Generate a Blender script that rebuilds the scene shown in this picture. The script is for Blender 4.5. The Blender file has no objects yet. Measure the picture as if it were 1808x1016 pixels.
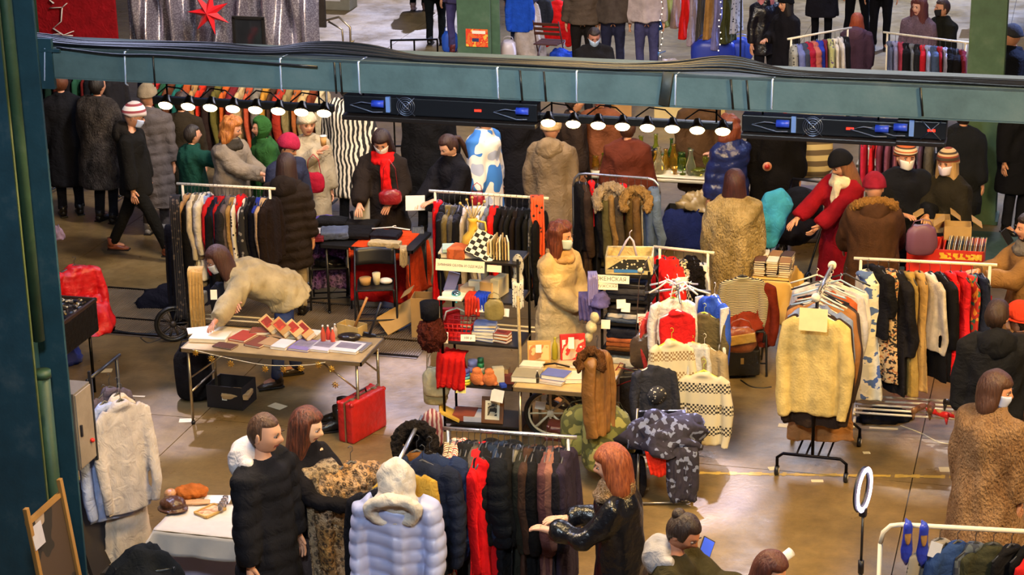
import bpy, bmesh, math, random
import numpy as np
from mathutils import Vector, Matrix, Quaternion, Euler
R = math.radians
rnd = random.Random(7)
sc = bpy.context.scene
COL = sc.collection

# ------------------------------------------------------------------ camera
W, H, FPX = 1808.0, 1016.0, 3710.0
PITCH, YAW, ROLL, CH = R(19.0), R(15.5), R(-1.15), 7.3
camd = bpy.data.cameras.new('camera')
cam = bpy.data.objects.new('camera', camd); COL.objects.link(cam)
camd.sensor_width = 36.0
camd.lens = FPX / W * 36.0
camd.clip_start = 0.1; camd.clip_end = 200
CM = Matrix.Rotation(YAW, 3, 'Z') @ Matrix.Rotation(math.pi/2 - PITCH, 3, 'X') @ Matrix.Rotation(ROLL, 3, 'Z')
CP = Vector((0, 0, CH))
cam.matrix_world = Matrix.Translation(CP) @ CM.to_4x4()
sc.camera = cam
FWD = Vector((-math.sin(YAW), math.cos(YAW), 0)); RGT = Vector((math.cos(YAW), math.sin(YAW), 0))

def ray(px, py):
    return (CM @ Vector(((px - W/2)/FPX, -(py - H/2)/FPX, -1.0)))
def at(px, py, z=0.0):
    d = ray(px, py); return CP + d * ((z - CP.z)/d.z)
def aty(px, py, Y):
    d = ray(px, py); return CP + d * (Y/d.y)
def atd(px, py, dep):            # point at a given depth along the view
    return CP + ray(px, py) * dep
def proj(p):
    q = CM.transposed() @ (Vector(p) - CP); return (W/2 + FPX*q.x/-q.z, H/2 - FPX*q.y/-q.z)
def face(a):                      # heading: 0 looks at the camera side, 90 to picture-right, 180 away; returns z rotation for a body facing -Y
    return YAW + R(a)

# ------------------------------------------------------------------ world, light, exposure
sc.view_settings.view_transform = 'Standard'; sc.view_settings.look = 'None'
sc.view_settings.exposure = -0.12; sc.view_settings.gamma = 1.0; sc.view_settings.use_curve_mapping = False
world = bpy.data.worlds.new('world'); sc.world = world; world.use_nodes = True
bg = world.node_tree.nodes['Background']; bg.inputs[0].default_value = (0.34, 0.38, 0.66, 1); bg.inputs[1].default_value = 0.13

def area(name, loc, target, size, power, color, sy=None, spread=180):
    l = bpy.data.lights.new(name, 'AREA'); l.energy = power; l.color = color; l.size = size
    if sy: l.shape = 'RECTANGLE'; l.size_y = sy
    l.spread = R(spread)
    o = bpy.data.objects.new(name, l); COL.objects.link(o); o.location = loc
    o.rotation_euler = (Vector(target) - Vector(loc)).to_track_quat('-Z', 'Y').to_euler()
    return o
WARM = (1.0, 0.66, 0.26)
area('stall_lamp_warm', (2.2, 12.9, 7.0), (-2.0, 17.8, 0), 1.0, 350, WARM, spread=130)
area('stall_lamp_warm', (-3.2, 13.0, 7.2), (-4.6, 18.2, 0), 1.0, 350, WARM, spread=130)
area('stall_lamp_warm', (4.6, 9.0, 7.6), (-1.2, 14.2, 0), 1.0, 330, WARM, spread=100)
area('stall_lamp_warm', (-1.5, 18.2, 7.0), (-2.5, 22.6, 0), 1.0, 125, WARM, spread=130)
area('curtain_fill_light', (-5.5, 19.0, 7.5), (-8.5, 25, 1.5), 1.0, 460, (1.0, .90, .84), spread=100)  # unseen fill light, added to brighten the silver curtain
area('roof_window_cool', (-9.5, 15.0, 9.5), (-5.5, 14.5, 0), 2.5, 260, (0.62, 0.66, 1.0), spread=110)
area('roof_window_cool', (-3.0, 34, 11), (-3.0, 29, 0), 6, 1500, (0.85, 0.86, 1.0))
def beamlight(px, py, src, size, power, color=(.74, .70, 1.0)):
    t = at(px, py); l = bpy.data.lights.new('window_shaft', 'SPOT'); l.energy = power; l.color = color; l.spot_size = R(size); l.spot_blend = .35; l.shadow_soft_size = .12
    o = bpy.data.objects.new('window_shaft', l); COL.objects.link(o); o.location = src; o.rotation_euler = (t - Vector(src)).to_track_quat('-Z', 'Y').to_euler()
beamlight(715, 690, (-7.5, 26, 12), 6.5, 30000); beamlight(1195, 865, (-3.5, 25, 12), 5.5, 26000); beamlight(300, 745, (-11, 23, 12), 6.0, 14000); beamlight(1650, 825, (1, 26, 12), 4.5, 14000, (.9, .88, 1.0)); beamlight(1790, 290, (5, 31, 11), 16, 30000, (.30, .42, 1.0)); beamlight(1440, 20, (3, 46, 11), 26, 60000, (.45, .58, 1.0)); beamlight(640, 40, (-13, 44, 11), 14, 30000, (.7, .72, 1.0))
area('beam_fill_light', (-2.0, 3.5, 9.0), (-3.5, 12.4, 4.2), 1.0, 185, (.80, .92, 1.0), spread=70)  # added fill from the camera side to lift the steel beam's front face
area('roof_window_cool', (9.0, 31, 11), (3.0, 28, 0), 5, 1100, (0.40, 0.52, 1.0))
# ------------------------------------------------------------------ materials
def lin(c):
    c = c.lstrip('#'); v = [int(c[i:i+2], 16)/255 for i in (0, 2, 4)]
    return tuple((x/12.92 if x <= .04045 else ((x+.055)/1.055)**2.4) for x in v) + (1,)
def mix(a, b, t): return tuple(a[i]*(1-t) + b[i]*t for i in range(3)) + (1,)
MC = {}
def M(c='#808080', kind='cloth', c2=None, s=1.0, rough=None, metal=None, emit=0, c3=None):
    key = (c, kind, c2, s, rough, metal, emit, c3)
    if key in MC: return MC[key]
    m = bpy.data.materials.new(kind + '_' + c.strip('#')); m.use_nodes = True
    nt = m.node_tree; N = nt.nodes; L = nt.links; b = N['Principled BSDF']; MC[key] = m
    A = lin(c); B = lin(c2) if c2 else mix(A, (0, 0, 0, 1), .35)
    tc = N.new('ShaderNodeTexCoord'); mp = N.new('ShaderNodeMapping'); L.new(tc.outputs['Object'], mp.inputs[0])
    def new(t, **k):
        n = N.new('ShaderNode' + t)
        for a, v in k.items():
            if a.startswith('i_'): n.inputs[a[2:].replace('_', ' ')].default_value = v
            else: setattr(n, a, v)
        if 'Vector' in n.inputs and t.startswith('Tex'): L.new(mp.outputs[0], n.inputs['Vector'])
        return n
    def ramp(src, stops, const=False):
        r = N.new('ShaderNodeValToRGB'); L.new(src, r.inputs[0]); e = r.color_ramp.elements
        if const: r.color_ramp.interpolation = 'CONSTANT'
        e[0].position, e[0].color = stops[0]; e[1].position, e[1].color = stops[-1]
        for p, q in stops[1:-1]:
            x = e.new(p); x.color = q
        return r.outputs[0]
    def bump(src, st, d=.01):
        bn = N.new('ShaderNodeBump'); bn.inputs['Strength'].default_value = st; bn.inputs['Distance'].default_value = d
        L.new(src, bn.inputs['Height']); L.new(bn.outputs[0], b.inputs['Normal'])
    ro = .85
    col = None
    if kind in ('cloth', 'knit', 'shiny', 'paper', 'wood', 'plastic', 'skin', 'leather', 'satin', 'card'):
        n = new('TexNoise', i_Scale={'cloth': 9, 'knit': 14, 'shiny': 7, 'paper': 12, 'wood': 6, 'plastic': 5, 'skin': 12, 'leather': 10, 'satin': 6, 'card': 8}[kind]*s, i_Detail=3.0)
        amp = {'cloth': .3, 'knit': .35, 'shiny': .2, 'paper': .1, 'wood': .4, 'plastic': .06, 'skin': .12, 'leather': .3, 'satin': .12, 'card': .15}[kind]
        col = ramp(n.outputs[0], [(.3, mix(A, (0, 0, 0, 1), amp) if not c2 else B), (.68, A)])
        if kind == 'wood': mp.inputs['Scale'].default_value = (1, 1, .12)
        if kind == 'cloth':
            k = new('TexNoise', i_Scale=90.0, i_Detail=2.0); f_ = new('TexNoise', i_Scale=11.0, i_Detail=3.0, i_Distortion=1.8)
            ad = N.new('ShaderNodeMath'); ad.operation = 'MULTIPLY_ADD'; ad.inputs[1].default_value = .12; L.new(k.outputs[0], ad.inputs[0]); L.new(f_.outputs[0], ad.inputs[2]); bump(ad.outputs[0], .55, .028)
        if kind == 'knit':
            k = new('TexVoronoi', i_Scale=70.0); bump(k.outputs[0], .45, .006)
        if kind in ('shiny', 'leather'):
            k = new('TexNoise', i_Scale=16.0, i_Detail=3.0); bump(k.outputs[0], .5, .03)
        ro = {'shiny': .3, 'plastic': .4, 'skin': .55, 'leather': .32, 'satin': .38, 'wood': .5}.get(kind, .88)
    elif kind == 'fur':
        mp.inputs['Scale'].default_value = (1, 1, .55)
        n = new('TexNoise', i_Scale=9.0*s, i_Detail=6.0, i_Roughness=.75)
        col = ramp(n.outputs[0], [(.36, B), (.62, A)])
        k = new('TexNoise', i_Scale=70.0, i_Detail=5.0); bump(k.outputs[0], 1.0, .05)
    elif kind == 'hair':
        mp.inputs['Scale'].default_value = (1, 1, .14)
        n = new('TexNoise', i_Scale=70.0*s, i_Detail=4.0)
        col = ramp(n.outputs[0], [(.35, B), (.7, A)]); bump(n.outputs[0], .9, .012); ro = .55
    elif kind in ('stripe', 'vstripe', 'dstripe'):
        w = new('TexWave', i_Scale=5.0*s, i_Distortion=5.0 if kind != 'stripe' else .25); w.bands_direction = 'X' if kind == 'vstripe' else 'Z' if kind == 'stripe' else 'DIAGONAL'
        col = ramp(w.outputs[1], [(0, A), (.5, B)], True)
    elif kind == 'multi':      # knitted bands of several colours
        sep = N.new('ShaderNodeSeparateXYZ'); L.new(mp.outputs[0], sep.inputs[0])
        ma = N.new('ShaderNodeMath'); ma.operation = 'MULTIPLY'; ma.inputs[1].default_value = 9*s; L.new(sep.outputs[2], ma.inputs[0])
        fr = N.new('ShaderNodeMath'); fr.operation = 'FRACT'; L.new(ma.outputs[0], fr.inputs[0])
        C = lin(c3 or '#8a4020')
        col = ramp(fr.outputs[0], [(0, A), (.22, B), (.36, C), (.6, B), (.72, A), (.86, C)], True)
    elif kind == 'leopard':
        v = new('TexVoronoi', i_Scale=30.0*s); n = new('TexNoise', i_Scale=6.0*s, i_Detail=4.0)
        base = ramp(n.outputs[0], [(.35, mix(A, (1, .9, .8, 1), .18)), (.6, A)])
        msk = ramp(v.outputs['Distance'], [(0, (.0, .0, .0, 1)), (.10, (.2, .2, .2, 1)), (.26, (1, 1, 1, 1)), (.5, (.25, .25, .25, 1)), (.6, (0, 0, 0, 1))])
        mx = N.new('ShaderNodeMix'); mx.data_type = 'RGBA'; L.new(msk, mx.inputs[0]); L.new(base, mx.inputs[6]); mx.inputs[7].default_value = B; col = mx.outputs[2]
        k = new('TexNoise', i_Scale=90.0); bump(k.outputs[0], 1.0, .03)
    elif kind in ('floral', 'camo', 'spots'):
        n = new('TexVoronoi' if kind != 'camo' else 'TexNoise', i_Scale={'floral': 26, 'camo': 8, 'spots': 20}[kind]*s)
        C = lin(c3) if c3 else mix(A, B, .5)
        if kind == 'floral':
            sp = N.new('ShaderNodeSeparateColor'); L.new(n.outputs['Color'], sp.inputs[0])
            col = ramp(sp.outputs[0], [(0, A), (.4, B), (.62, C), (.78, A), (.9, B)], True)
        elif kind == 'camo': col = ramp(n.outputs[0], [(0, A), (.47, B), (.58, C)], True)
        else: col = ramp(n.outputs[0], [(0, B), (.28, A)], True)
    elif kind in ('plaid', 'check'):
        ck = new('TexChecker', i_Scale=22.0*s); ck.inputs[1].default_value = A; ck.inputs[2].default_value = B; col = ck.outputs[0]
    elif kind == 'nordic':
        sep = N.new('ShaderNodeSeparateXYZ'); L.new(mp.outputs[0], sep.inputs[0])
        w = new('TexChecker', i_Scale=52.0*s); w.inputs[1].default_value = (0, 0, 0, 1); w.inputs[2].default_value = (1, 1, 1, 1)
        ma = N.new('ShaderNodeMath'); ma.operation = 'MULTIPLY'; ma.inputs[1].default_value = 5.2*s; L.new(sep.outputs[2], ma.inputs[0])
        fr = N.new('ShaderNodeMath'); fr.operation = 'FRACT'; L.new(ma.outputs[0], fr.inputs[0])
        g = N.new('ShaderNodeValToRGB'); L.new(fr.outputs[0], g.inputs[0]); g.color_ramp.interpolation = 'CONSTANT'; g.color_ramp.elements[0].color = (0, 0, 0, 1); g.color_ramp.elements[1].position = .55
        ml = N.new('ShaderNodeMath'); ml.operation = 'MULTIPLY'; L.new(w.outputs[1], ml.inputs[0]); L.new(g.outputs[0], ml.inputs[1])
        mx = N.new('ShaderNodeMix'); mx.data_type = 'RGBA'; L.new(ml.outputs[0], mx.inputs[0]); mx.inputs[6].default_value = A; mx.inputs[7].default_value = B; col = mx.outputs[2]
    elif kind == 'sequin':
        v = new('TexVoronoi', i_Scale=60.0*s); col = ramp(v.outputs['Distance'], [(.1, A), (.6, B)]); metal = .85; ro = .34
        nm = N.new('ShaderNodeBump'); nm.inputs['Strength'].default_value = 1; nm.inputs['Distance'].default_value = .05
        sp = N.new('ShaderNodeSeparateColor'); L.new(v.outputs['Color'], sp.inputs[0]); L.new(sp.outputs[0], nm.inputs['Height']); L.new(nm.outputs[0], b.inputs['Normal'])
    elif kind == 'metal':
        n = new('TexNoise', i_Scale=8.0); col = ramp(n.outputs[0], [(.3, mix(A, (0, 0, 0, 1), .2)), (.7, A)]); metal = .9 if metal is None else metal; ro = .32
    elif kind == 'paint':
        n = new('TexNoise', i_Scale=3.0*s, i_Detail=6.0, i_Roughness=.65); col = ramp(n.outputs[0], [(.32, mix(A, (0, 0, 0, 1), .3)), (.55, A), (.8, mix(A, (.5, .5, .45, 1), .12))])
        k = new('TexNoise', i_Scale=45.0, i_Detail=3.0); bump(k.outputs[0], .25, .004); ro = .55
    elif kind == 'flat':
        col = None; b.inputs['Base Color'].default_value = A; ro = .6
    elif kind == 'glass':
        b.inputs['Base Color'].default_value = A; b.inputs['Transmission Weight'].default_value = .92; ro = .06; b.inputs['IOR'].default_value = 1.45
    elif kind == 'emit':
        b.inputs['Base Color'].default_value = A; b.inputs['Emission Color'].default_value = A; b.inputs['Emission Strength'].default_value = emit
    if col is not None: L.new(col, b.inputs['Base Color'])
    b.inputs['Roughness'].default_value = ro if rough is None else rough
    if metal: b.inputs['Metallic'].default_value = metal
    if kind in ('cloth', 'knit', 'fur'):
        b.inputs['Specular IOR Level'].default_value = .12
    return m

# ------------------------------------------------------------------ mesh builder
class MB:
    def __init__(s): s.v = []; s.f = []; s.mi = []; s.mats = []; s.cur = 0; s.sm = []
    def mat(s, m):
        if m not in s.mats: s.mats.append(m)
        s.cur = s.mats.index(m); return s
    def add(s, vs, fs, smooth=True):
        o = len(s.v); s.v += [tuple(v) for v in vs]
        for f in fs: s.f.append(tuple(i+o for i in f)); s.mi.append(s.cur); s.sm.append(smooth)
        return s
    def box(s, c, d, rot=None, bev=0, smooth=False):
        bm = bmesh.new(); bmesh.ops.create_cube(bm, size=1)
        for v in bm.verts: v.co = Vector((v.co.x*d[0], v.co.y*d[1], v.co.z*d[2]))
        if bev: bmesh.ops.bevel(bm, geom=list(bm.edges), offset=min(bev, min(d)*.45), segments=2, affect='EDGES', profile=.6)
        return s.bm(bm, c, rot, smooth)
    def bm(s, bm, c=(0, 0, 0), rot=None, smooth=True):
        m = rot.to_matrix() if isinstance(rot, (Euler, Quaternion)) else rot if isinstance(rot, Matrix) else Euler(rot).to_matrix() if rot else Matrix.Identity(3)
        c = Vector(c); bm.verts.ensure_lookup_table()
        s.add([m @ v.co + c for v in bm.verts], [[v.index for v in f.verts] for f in bm.faces], smooth); bm.free(); return s
    def cyl(s, a, b, r, r2=None, n=10, smooth=True, cap=True):
        return s.loft([Vector(a), Vector(b)], [(r, r), ((r if r2 is None else r2),)*2], n, smooth=smooth, cap=cap)
    def sph(s, c, r, u=12, w=8, rot=None):
        r = r if isinstance(r, (tuple, list)) else (r, r, r)
        bm = bmesh.new(); bmesh.ops.create_uvsphere(bm, u_segments=u, v_segments=w, radius=1)
        for v in bm.verts: v.co = Vector((v.co.x*r[0], v.co.y*r[1], v.co.z*r[2]))
        return s.bm(bm, c, rot)
    def loft(s, pts, rad, n=10, up=None, smooth=True, cap=True, fn=None, closed=False):
        pts = [Vector(p) for p in pts]; K = len(pts); vs = []
        x = None
        for i, p in enumerate(pts):
            if closed: t = pts[(i+1) % K] - pts[i-1]
            else: t = pts[min(i+1, K-1)] - pts[max(i-1, 0)]
            if t.length < 1e-7: t = Vector((0, 0, 1))
            t.normalize()
            ref = Vector(up) if up else (x if x is not None else (Vector((1, 0, 0)) if abs(t.x) < .9 else Vector((0, 1, 0))))
            xx = ref - t*ref.dot(t)
            if xx.length < 1e-5: xx = Vector((0, 1, 0)) - t*t.y
            xx.normalize(); yy = t.cross(xx); x = xx
            rx, ry = rad[i] if isinstance(rad, (list,)) else (rad, rad)
            for k in range(n):
                a = 2*math.pi*k/n; q = 1.0 if fn is None else fn(i/(K-1 if K > 1 else 1), a)
                vs.append(p + xx*math.cos(a)*rx*q + yy*math.sin(a)*ry*q)
        fs = []
        for i in range(K if closed else K-1):
            j = (i+1) % K
            for k in range(n): fs.append((i*n+k, i*n+(k+1) % n, j*n+(k+1) % n, j*n+k))
        if cap and not closed: fs += [tuple(range(n))[::-1], tuple((K-1)*n+k for k in range(n))]
        return s.add(vs, fs, smooth)
    def tube(s, pts, r, n=8, closed=False): return s.loft(pts, r, n, closed=closed)
    def prism(s, poly, h, c=(0, 0, 0), rot=None):
        n = len(poly); vs = [Vector((p[0], p[1], 0)) for p in poly] + [Vector((p[0], p[1], h)) for p in poly]
        m = Euler(rot).to_matrix() if rot else Matrix.Identity(3); c = Vector(c)
        return s.add([m @ v + c for v in vs], [tuple(range(n))[::-1], tuple(range(n, 2*n))] + [(i, (i+1) % n, n+(i+1) % n, n+i) for i in range(n)], False)
    def grid(s, nx, ny, fn, smooth=True, thick=0):
        vs = [Vector(fn(i/nx, j/ny)) for j in range(ny+1) for i in range(nx+1)]
        fs = [(j*(nx+1)+i, j*(nx+1)+i+1, (j+1)*(nx+1)+i+1, (j+1)*(nx+1)+i) for j in range(ny) for i in range(nx)]
        if thick:
            s2 = MB(); s2.add(vs, fs); me = s2.mesh('t'); bm = bmesh.new(); bm.from_mesh(me); bmesh.ops.recalc_face_normals(bm, faces=bm.faces)
            bmesh.ops.solidify(bm, geom=list(bm.faces), thickness=thick); bpy.data.meshes.remove(me); return s.bm(bm, smooth=smooth)
        return s.add(vs, fs, smooth)
    def mesh(s, name):
        me = bpy.data.meshes.new(name); me.from_pydata([tuple(v) for v in s.v], [], s.f)
        for m in s.mats: me.materials.append(m)
        if s.f:
            me.polygons.foreach_set('material_index', s.mi); me.polygons.foreach_set('use_smooth', s.sm)
        me.update(); return me
    def obj(s, name, parent=None, label=None, cat=None, group=None, loc=None, rot=None):
        return mk(name, s.mesh(name), parent, label, cat, group, loc, rot)

def mk(name, me, parent=None, label=None, cat=None, group=None, loc=None, rot=None, kind=None):
    o = bpy.data.objects.new(name, me); COL.objects.link(o)
    if parent: o.parent = parent
    if label: o['label'] = label
    if cat: o['category'] = cat
    if group: o['group'] = group
    if kind: o['kind'] = kind
    if loc is not None: o.location = loc
    if rot is not None: o.rotation_euler = rot if hasattr(rot, '__len__') else (0, 0, rot)
    return o
def empty(name, loc, rz, label, cat, group=None): return mk(name, None, None, label, cat, group, loc, rz)
def copy_tree(o, parent=None):
    c = o.copy(); COL.objects.link(c); c.parent = parent
    for ch in [x for x in o.children]: copy_tree(ch, c)
    return c

def remesh(mb, vox, disp=None, name='m', mat=None, smooth=1):
    """fuse the overlapping tubes of a garment or body into one surface and add folds"""
    me = mb.mesh(name); o = bpy.data.objects.new('tmp', me); COL.objects.link(o)
    r = o.modifiers.new('r', 'REMESH'); r.mode = 'VOXEL'; r.voxel_size = vox
    if smooth: s_ = o.modifiers.new('s', 'SMOOTH'); s_.iterations = smooth; s_.factor = .5
    dg = bpy.context.evaluated_depsgraph_get(); out = bpy.data.meshes.new_from_object(o.evaluated_get(dg))
    bpy.data.objects.remove(o); bpy.data.meshes.remove(me)
    if disp: displace(out, *disp)
    out.polygons.foreach_set('use_smooth', [True]*len(out.polygons)); out.name = name
    out.materials.clear()
    if mat: out.materials.append(mat)
    return out
def displace(me, amp, freq, zs=.35, seed=0, quilt=None):
    n = len(me.vertices); co = np.empty(n*3, np.float32); me.vertices.foreach_get('co', co); co = co.reshape(-1, 3)
    no = np.empty(n*3, np.float32); me.vertices.foreach_get('normal', no); no = no.reshape(-1, 3)
    rs = np.random.RandomState(seed+11); d = np.zeros(n)
    q = co*np.array([1, 1, zs])
    for k in range(7):
        v = rs.normal(size=3); v /= np.linalg.norm(v); fr = freq*(.6+rs.rand()*1.6)
        d += np.sin(q @ v*fr + rs.rand()*6.28 + 1.5*np.sin(q @ rs.normal(size=3)*freq*.5))/3.2
    d = d*amp
    if quilt:
        d += quilt[1]*(np.sqrt(np.abs(np.sin((co[:, 2]+.02*np.sin(co[:, 0]*9))*math.pi/quilt[0])))-.55)
    co = co + no*d[:, None]; me.vertices.foreach_set('co', co.reshape(-1)); me.update()

# ------------------------------------------------------------------ people
SKIN = '#c98f6e'
def smst(a, b, x):
    t = np.clip((x-a)/(b-a), 0, 1); return t*t*(3-2*t)
def head_pts(V):
    """unit sphere directions -> head surface (face on -Y)"""
    x, y, z = V[:, 0], V[:, 1], V[:, 2]
    f = np.clip(-y, 0, 1)
    X = x*.076; Y = y*.096 + .006; Z = z*.118
    low = smst(0, -1, z)
    X = X*(1-.30*low*(.4+.6*f)); Y = np.where(y > 0, Y*(1-.30*low), Y*(1-.10*low))
    X = X*(1+.05*smst(.2, .7, z))
    g = lambda cx, cz, sx, sz: np.exp(-((X-cx)/sx)**2-((Z-cz)/sz)**2)*(y < 0)
    Y = Y - .023*g(0, -.022, .013, .020) - .011*g(0, .0, .009, .022) - .007*g(0, .030, .045, .011) + .012*(g(.030, .006, .017, .012)+g(-.030, .006, .017, .012))
    Y = Y - .008*g(0, -.056, .022, .009) + .004*g(0, -.069, .02, .005) - .009*g(0, -.088, .024, .014) - .006*(g(.042, -.02, .018, .018)+g(-.042, -.02, .018, .018))
    return np.stack([X, Y, Z], 1)
def sphdirs(u, w):
    vs = [(0, 0, 1)]
    for j in range(1, w):
        t = math.pi*j/w
        for i in range(u): a = 2*math.pi*i/u; vs.append((math.sin(t)*math.cos(a), math.sin(t)*math.sin(a), math.cos(t)))
    vs.append((0, 0, -1)); fs = []
    for i in range(u): fs.append((0, 1+i, 1+(i+1) % u))
    for j in range(w-2):
        for i in range(u): fs.append((1+j*u+i, 1+(j+1)*u+i, 1+(j+1)*u+(i+1) % u, 1+j*u+(i+1) % u))
    e = len(vs)-1
    for i in range(u): fs.append((1+(w-2)*u+i, e, 1+(w-2)*u+(i+1) % u))
    return np.array(vs), fs
SD, SF = sphdirs(40, 30)
HP = head_pts(SD)
def head_into(mb, T, skin, lips=True, beard=None):
    sk = M(skin, 'skin'); mb.mat(sk); o = len(mb.f)
    mb.add([T @ Vector(p) for p in HP], SF)
    for k in range(o, len(mb.f)):
        pass
    if lips:
        lm = M('#9a4a40', 'skin'); mb.mat(lm); li = mb.cur; nb = len(mb.v)-len(HP)
        for k in range(o, len(mb.f)):
            c = sum((HP[i-nb] for i in mb.f[k]), np.zeros(3))/len(mb.f[k])
            if c[1] < -.05 and abs(c[0]) < .024 and -.066 < c[2] < -.047: mb.mi[k] = li
    for sx in (-1, 1):
        mb.mat(M('#a8988c', 'plastic', rough=.8)); mb.sph(T @ Vector((sx*.030, -.0745, .005)), (.0105, .0115, .0062), 10, 6)
        mb.mat(M('#2a1a12', 'plastic')); mb.sph(T @ Vector((sx*.030, -.0835, .005)), .006, 8, 6)
        mb.mat(M('#3a2418', 'hair')); q = T.to_quaternion().to_matrix()
        mb.box(T @ Vector((sx*.031, -.092, .024)), (.030, .008, .005), q @ Euler((0, sx*.1, -sx*.18)).to_matrix())
        mb.mat(sk); mb.sph(T @ Vector((sx*.077, .012, -.004)), (.010, .020, .032), 8, 8, q @ Euler((0, 0, sx*.35)).to_matrix())

def ik(a, c, l1, l2, pole):
    a, c, pole = Vector(a), Vector(c), Vector(pole); d = c-a; L = min(d.length, (l1+l2)*.999); dn = d.normalized()
    c = a+dn*L; x = (l1*l1-l2*l2+L*L)/(2*L); h = math.sqrt(max(l1*l1-x*x, 0)); p = pole - dn*pole.dot(dn)
    if p.length < 1e-4: p = Vector((1, 0, 0))-dn*dn.x
    return a+dn*x+p.normalized()*h, c

def person(name_lab, loc, rz, h=1.7, lean=0, head=(0, 0), hands=None, feet=None, sit=None, skin=SKIN, hair=None, hat=None, mask=None,
           coat=None, pants=('#1a1a20', 'cloth'), shoes='#1c1712', hood=None, scarf=None, turn=0, vox=.016, fingers=True, fem=True, sleeve=True):
    """coat: dict(c, kind, hem, bulk, quilt, flare, c2, sl=sleeve length fraction)"""
    k = h/1.7; far = loc[1] > 18.6; vox = .021 if far else vox
    root = empty('person', loc, rz, name_lab, 'person')
    pel = Vector((0, 0, .93 if sit is None else sit)); 
    u = Vector((0, -math.sin(R(lean)), math.cos(R(lean))))
    hip = pel
    nb = pel + u*.50
    tw = Matrix.Rotation(R(turn), 3, 'Z')
    sh = [nb - u*.045 + tw @ Vector((sx*(.165 if fem else .185), 0, 0)) for sx in (-1, 1)]
    hd = {'L': None, 'R': None}
    dn = Vector((0, -.06, -.55))
    hands = hands or [None, None]; arms = []
    for i, sx in enumerate((-1, 1)):
        t = hands[i]
        if t is None: t = sh[i] + Vector((sx*.07, -.05, -.53)); pole = Vector((sx*.3, 1, 0))
        else:
            t = Vector(t); pole = Vector((sx*.6, .35, -1))
        e, wst = ik(sh[i], t, .285, .25, pole); arms.append((sh[i], e, wst))
    feet = feet or [(-.10, 0.0, .08), (.10, 0.0, .08)]
    legs = []
    for i, sx in enumerate((-1, 1)):
        hp = pel + Vector((sx*.09, 0, -.03)); kn, an = ik(hp, feet[i], .412, .412, (sx*.12, -1, .1)); legs.append((hp, kn, an))
    # head frame
    neck = nb + u*.06 + Vector((0, -.01, 0))
    hq = Matrix.Rotation(R(head[0]), 4, 'Z') @ Matrix.Rotation(R(head[1]), 4, 'X')
    hc = nb + Vector((0, -.02, 0)) + (u*.5+Vector((0, 0, .5))).normalized()*.185
    hc = hc + Vector((0, -.03*math.sin(R(max(head[1], 0)))*1.5, -.01)) + (hq.to_3x3() @ Vector((0, -.015, 0)))
    T = Matrix.Translation(hc+Vector((0, 0, .008))) @ hq @ Matrix.Scale(1.06, 4)
    # ---- body by skin modifier
    V = []; E = []; RR = []
    def vtx(p, r, par=None):
        V.append(tuple(p)); RR.append(r if isinstance(r, tuple) else (r, r))
        if par is not None: E.append((par, len(V)-1))
        return len(V)-1
    a0 = vtx(pel, (.13, .10)); a1 = vtx(pel+u*.22, (.115, .09), a0); a2 = vtx(pel+u*.42, (.12, .09), a1); a3 = vtx(nb, (.055, .055), a2)
    a4 = vtx(hc+hq.to_3x3() @ Vector((0, .02, -.06)), (.045, .045), a3)
    for i, sx in enumerate((-1, 1)):
        S, e, w = arms[i]; s1 = vtx(S, .05, a2); e1 = vtx(e, .038, s1); w1 = vtx(w, .024, e1)
        dr = (w-e).normalized(); side = dr.cross(Vector((0, 0, 1)))
        side = side.normalized() if side.length > .2 else Vector((1, 0, 0))
        inn = (Vector((-sx, 0, 0)) - dr*(-sx*dr.x)); inn = inn.normalized() if inn.length > .2 else Vector((0, -1, 0))
        flat = dr.cross(inn).normalized()         # normal of the palm
        p1 = vtx(w+dr*.045, (.030, .022), w1)
        spread = inn if abs(dr.z) < .6 else Vector((0, -1, 0)) - dr*(-dr.y)
        spread.normalize(); bend = spread.cross(dr).normalized()
        if bend.dot(Vector((-sx, 0, -.6))) < 0: bend = -bend
        if fingers:
            for q, (o, ln) in enumerate(((.030, .070), (.011, .080), (-.010, .075), (-.029, .060))):
                b0 = vtx(w+dr*.085+spread*o, .0105, p1)
                b1 = vtx(w+dr*(.085+ln*.55)+spread*o*1.15+bend*.008, .0088, b0); vtx(w+dr*(.085+ln*.9)+spread*o*1.15+bend*.028, .0072, b1)
            t0 = vtx(w+dr*.035+spread*.035+bend*.006, .013, w1); vtx(w+dr*.075+spread*.055+bend*.016, .009, t0)
        else: vtx(w+dr*.13, (.028, .016), p1)
        arms[i] = (S, e, w, dr)
    for i in range(2):
        hp, kn, an = legs[i]; l0 = vtx(hp, .085, a0); l1 = vtx(kn, .055, l0); l2 = vtx(an, .035, l1); vtx(an+Vector((0, -.13, -.045)), (.035, .022), l2)
    me = bpy.data.meshes.new('b'); me.from_pydata(V, E, []); o = bpy.data.objects.new('tmp', me); COL.objects.link(o)
    o.modifiers.new('k', 'SKIN'); sv = me.skin_vertices[0].data
    for i, r in enumerate(RR): sv[i].radius = r
    sv[0].use_root = True
    sb = o.modifiers.new('s', 'SUBSURF'); sb.levels = 2 if fingers and not far else 1
    dg = bpy.context.evaluated_depsgraph_get(); out = bpy.data.meshes.new_from_object(o.evaluated_get(dg))
    vs = [v.co.copy() for v in out.vertices]; fs = [tuple(p.vertices) for p in out.polygons]
    bpy.data.objects.remove(o); bpy.data.meshes.remove(me); bpy.data.meshes.remove(out)
    B = MB(); B.mat(M(skin, 'skin')); B.add(vs, fs); head_into(B, T, skin, lips=not mask)
    Sc = Matrix.Scale(k, 4)
    def fin(me, nm, lab=None):
        me.transform(Sc); return mk(nm, me, root, lab)
    fin(B.mesh('body'), 'body')
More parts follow.
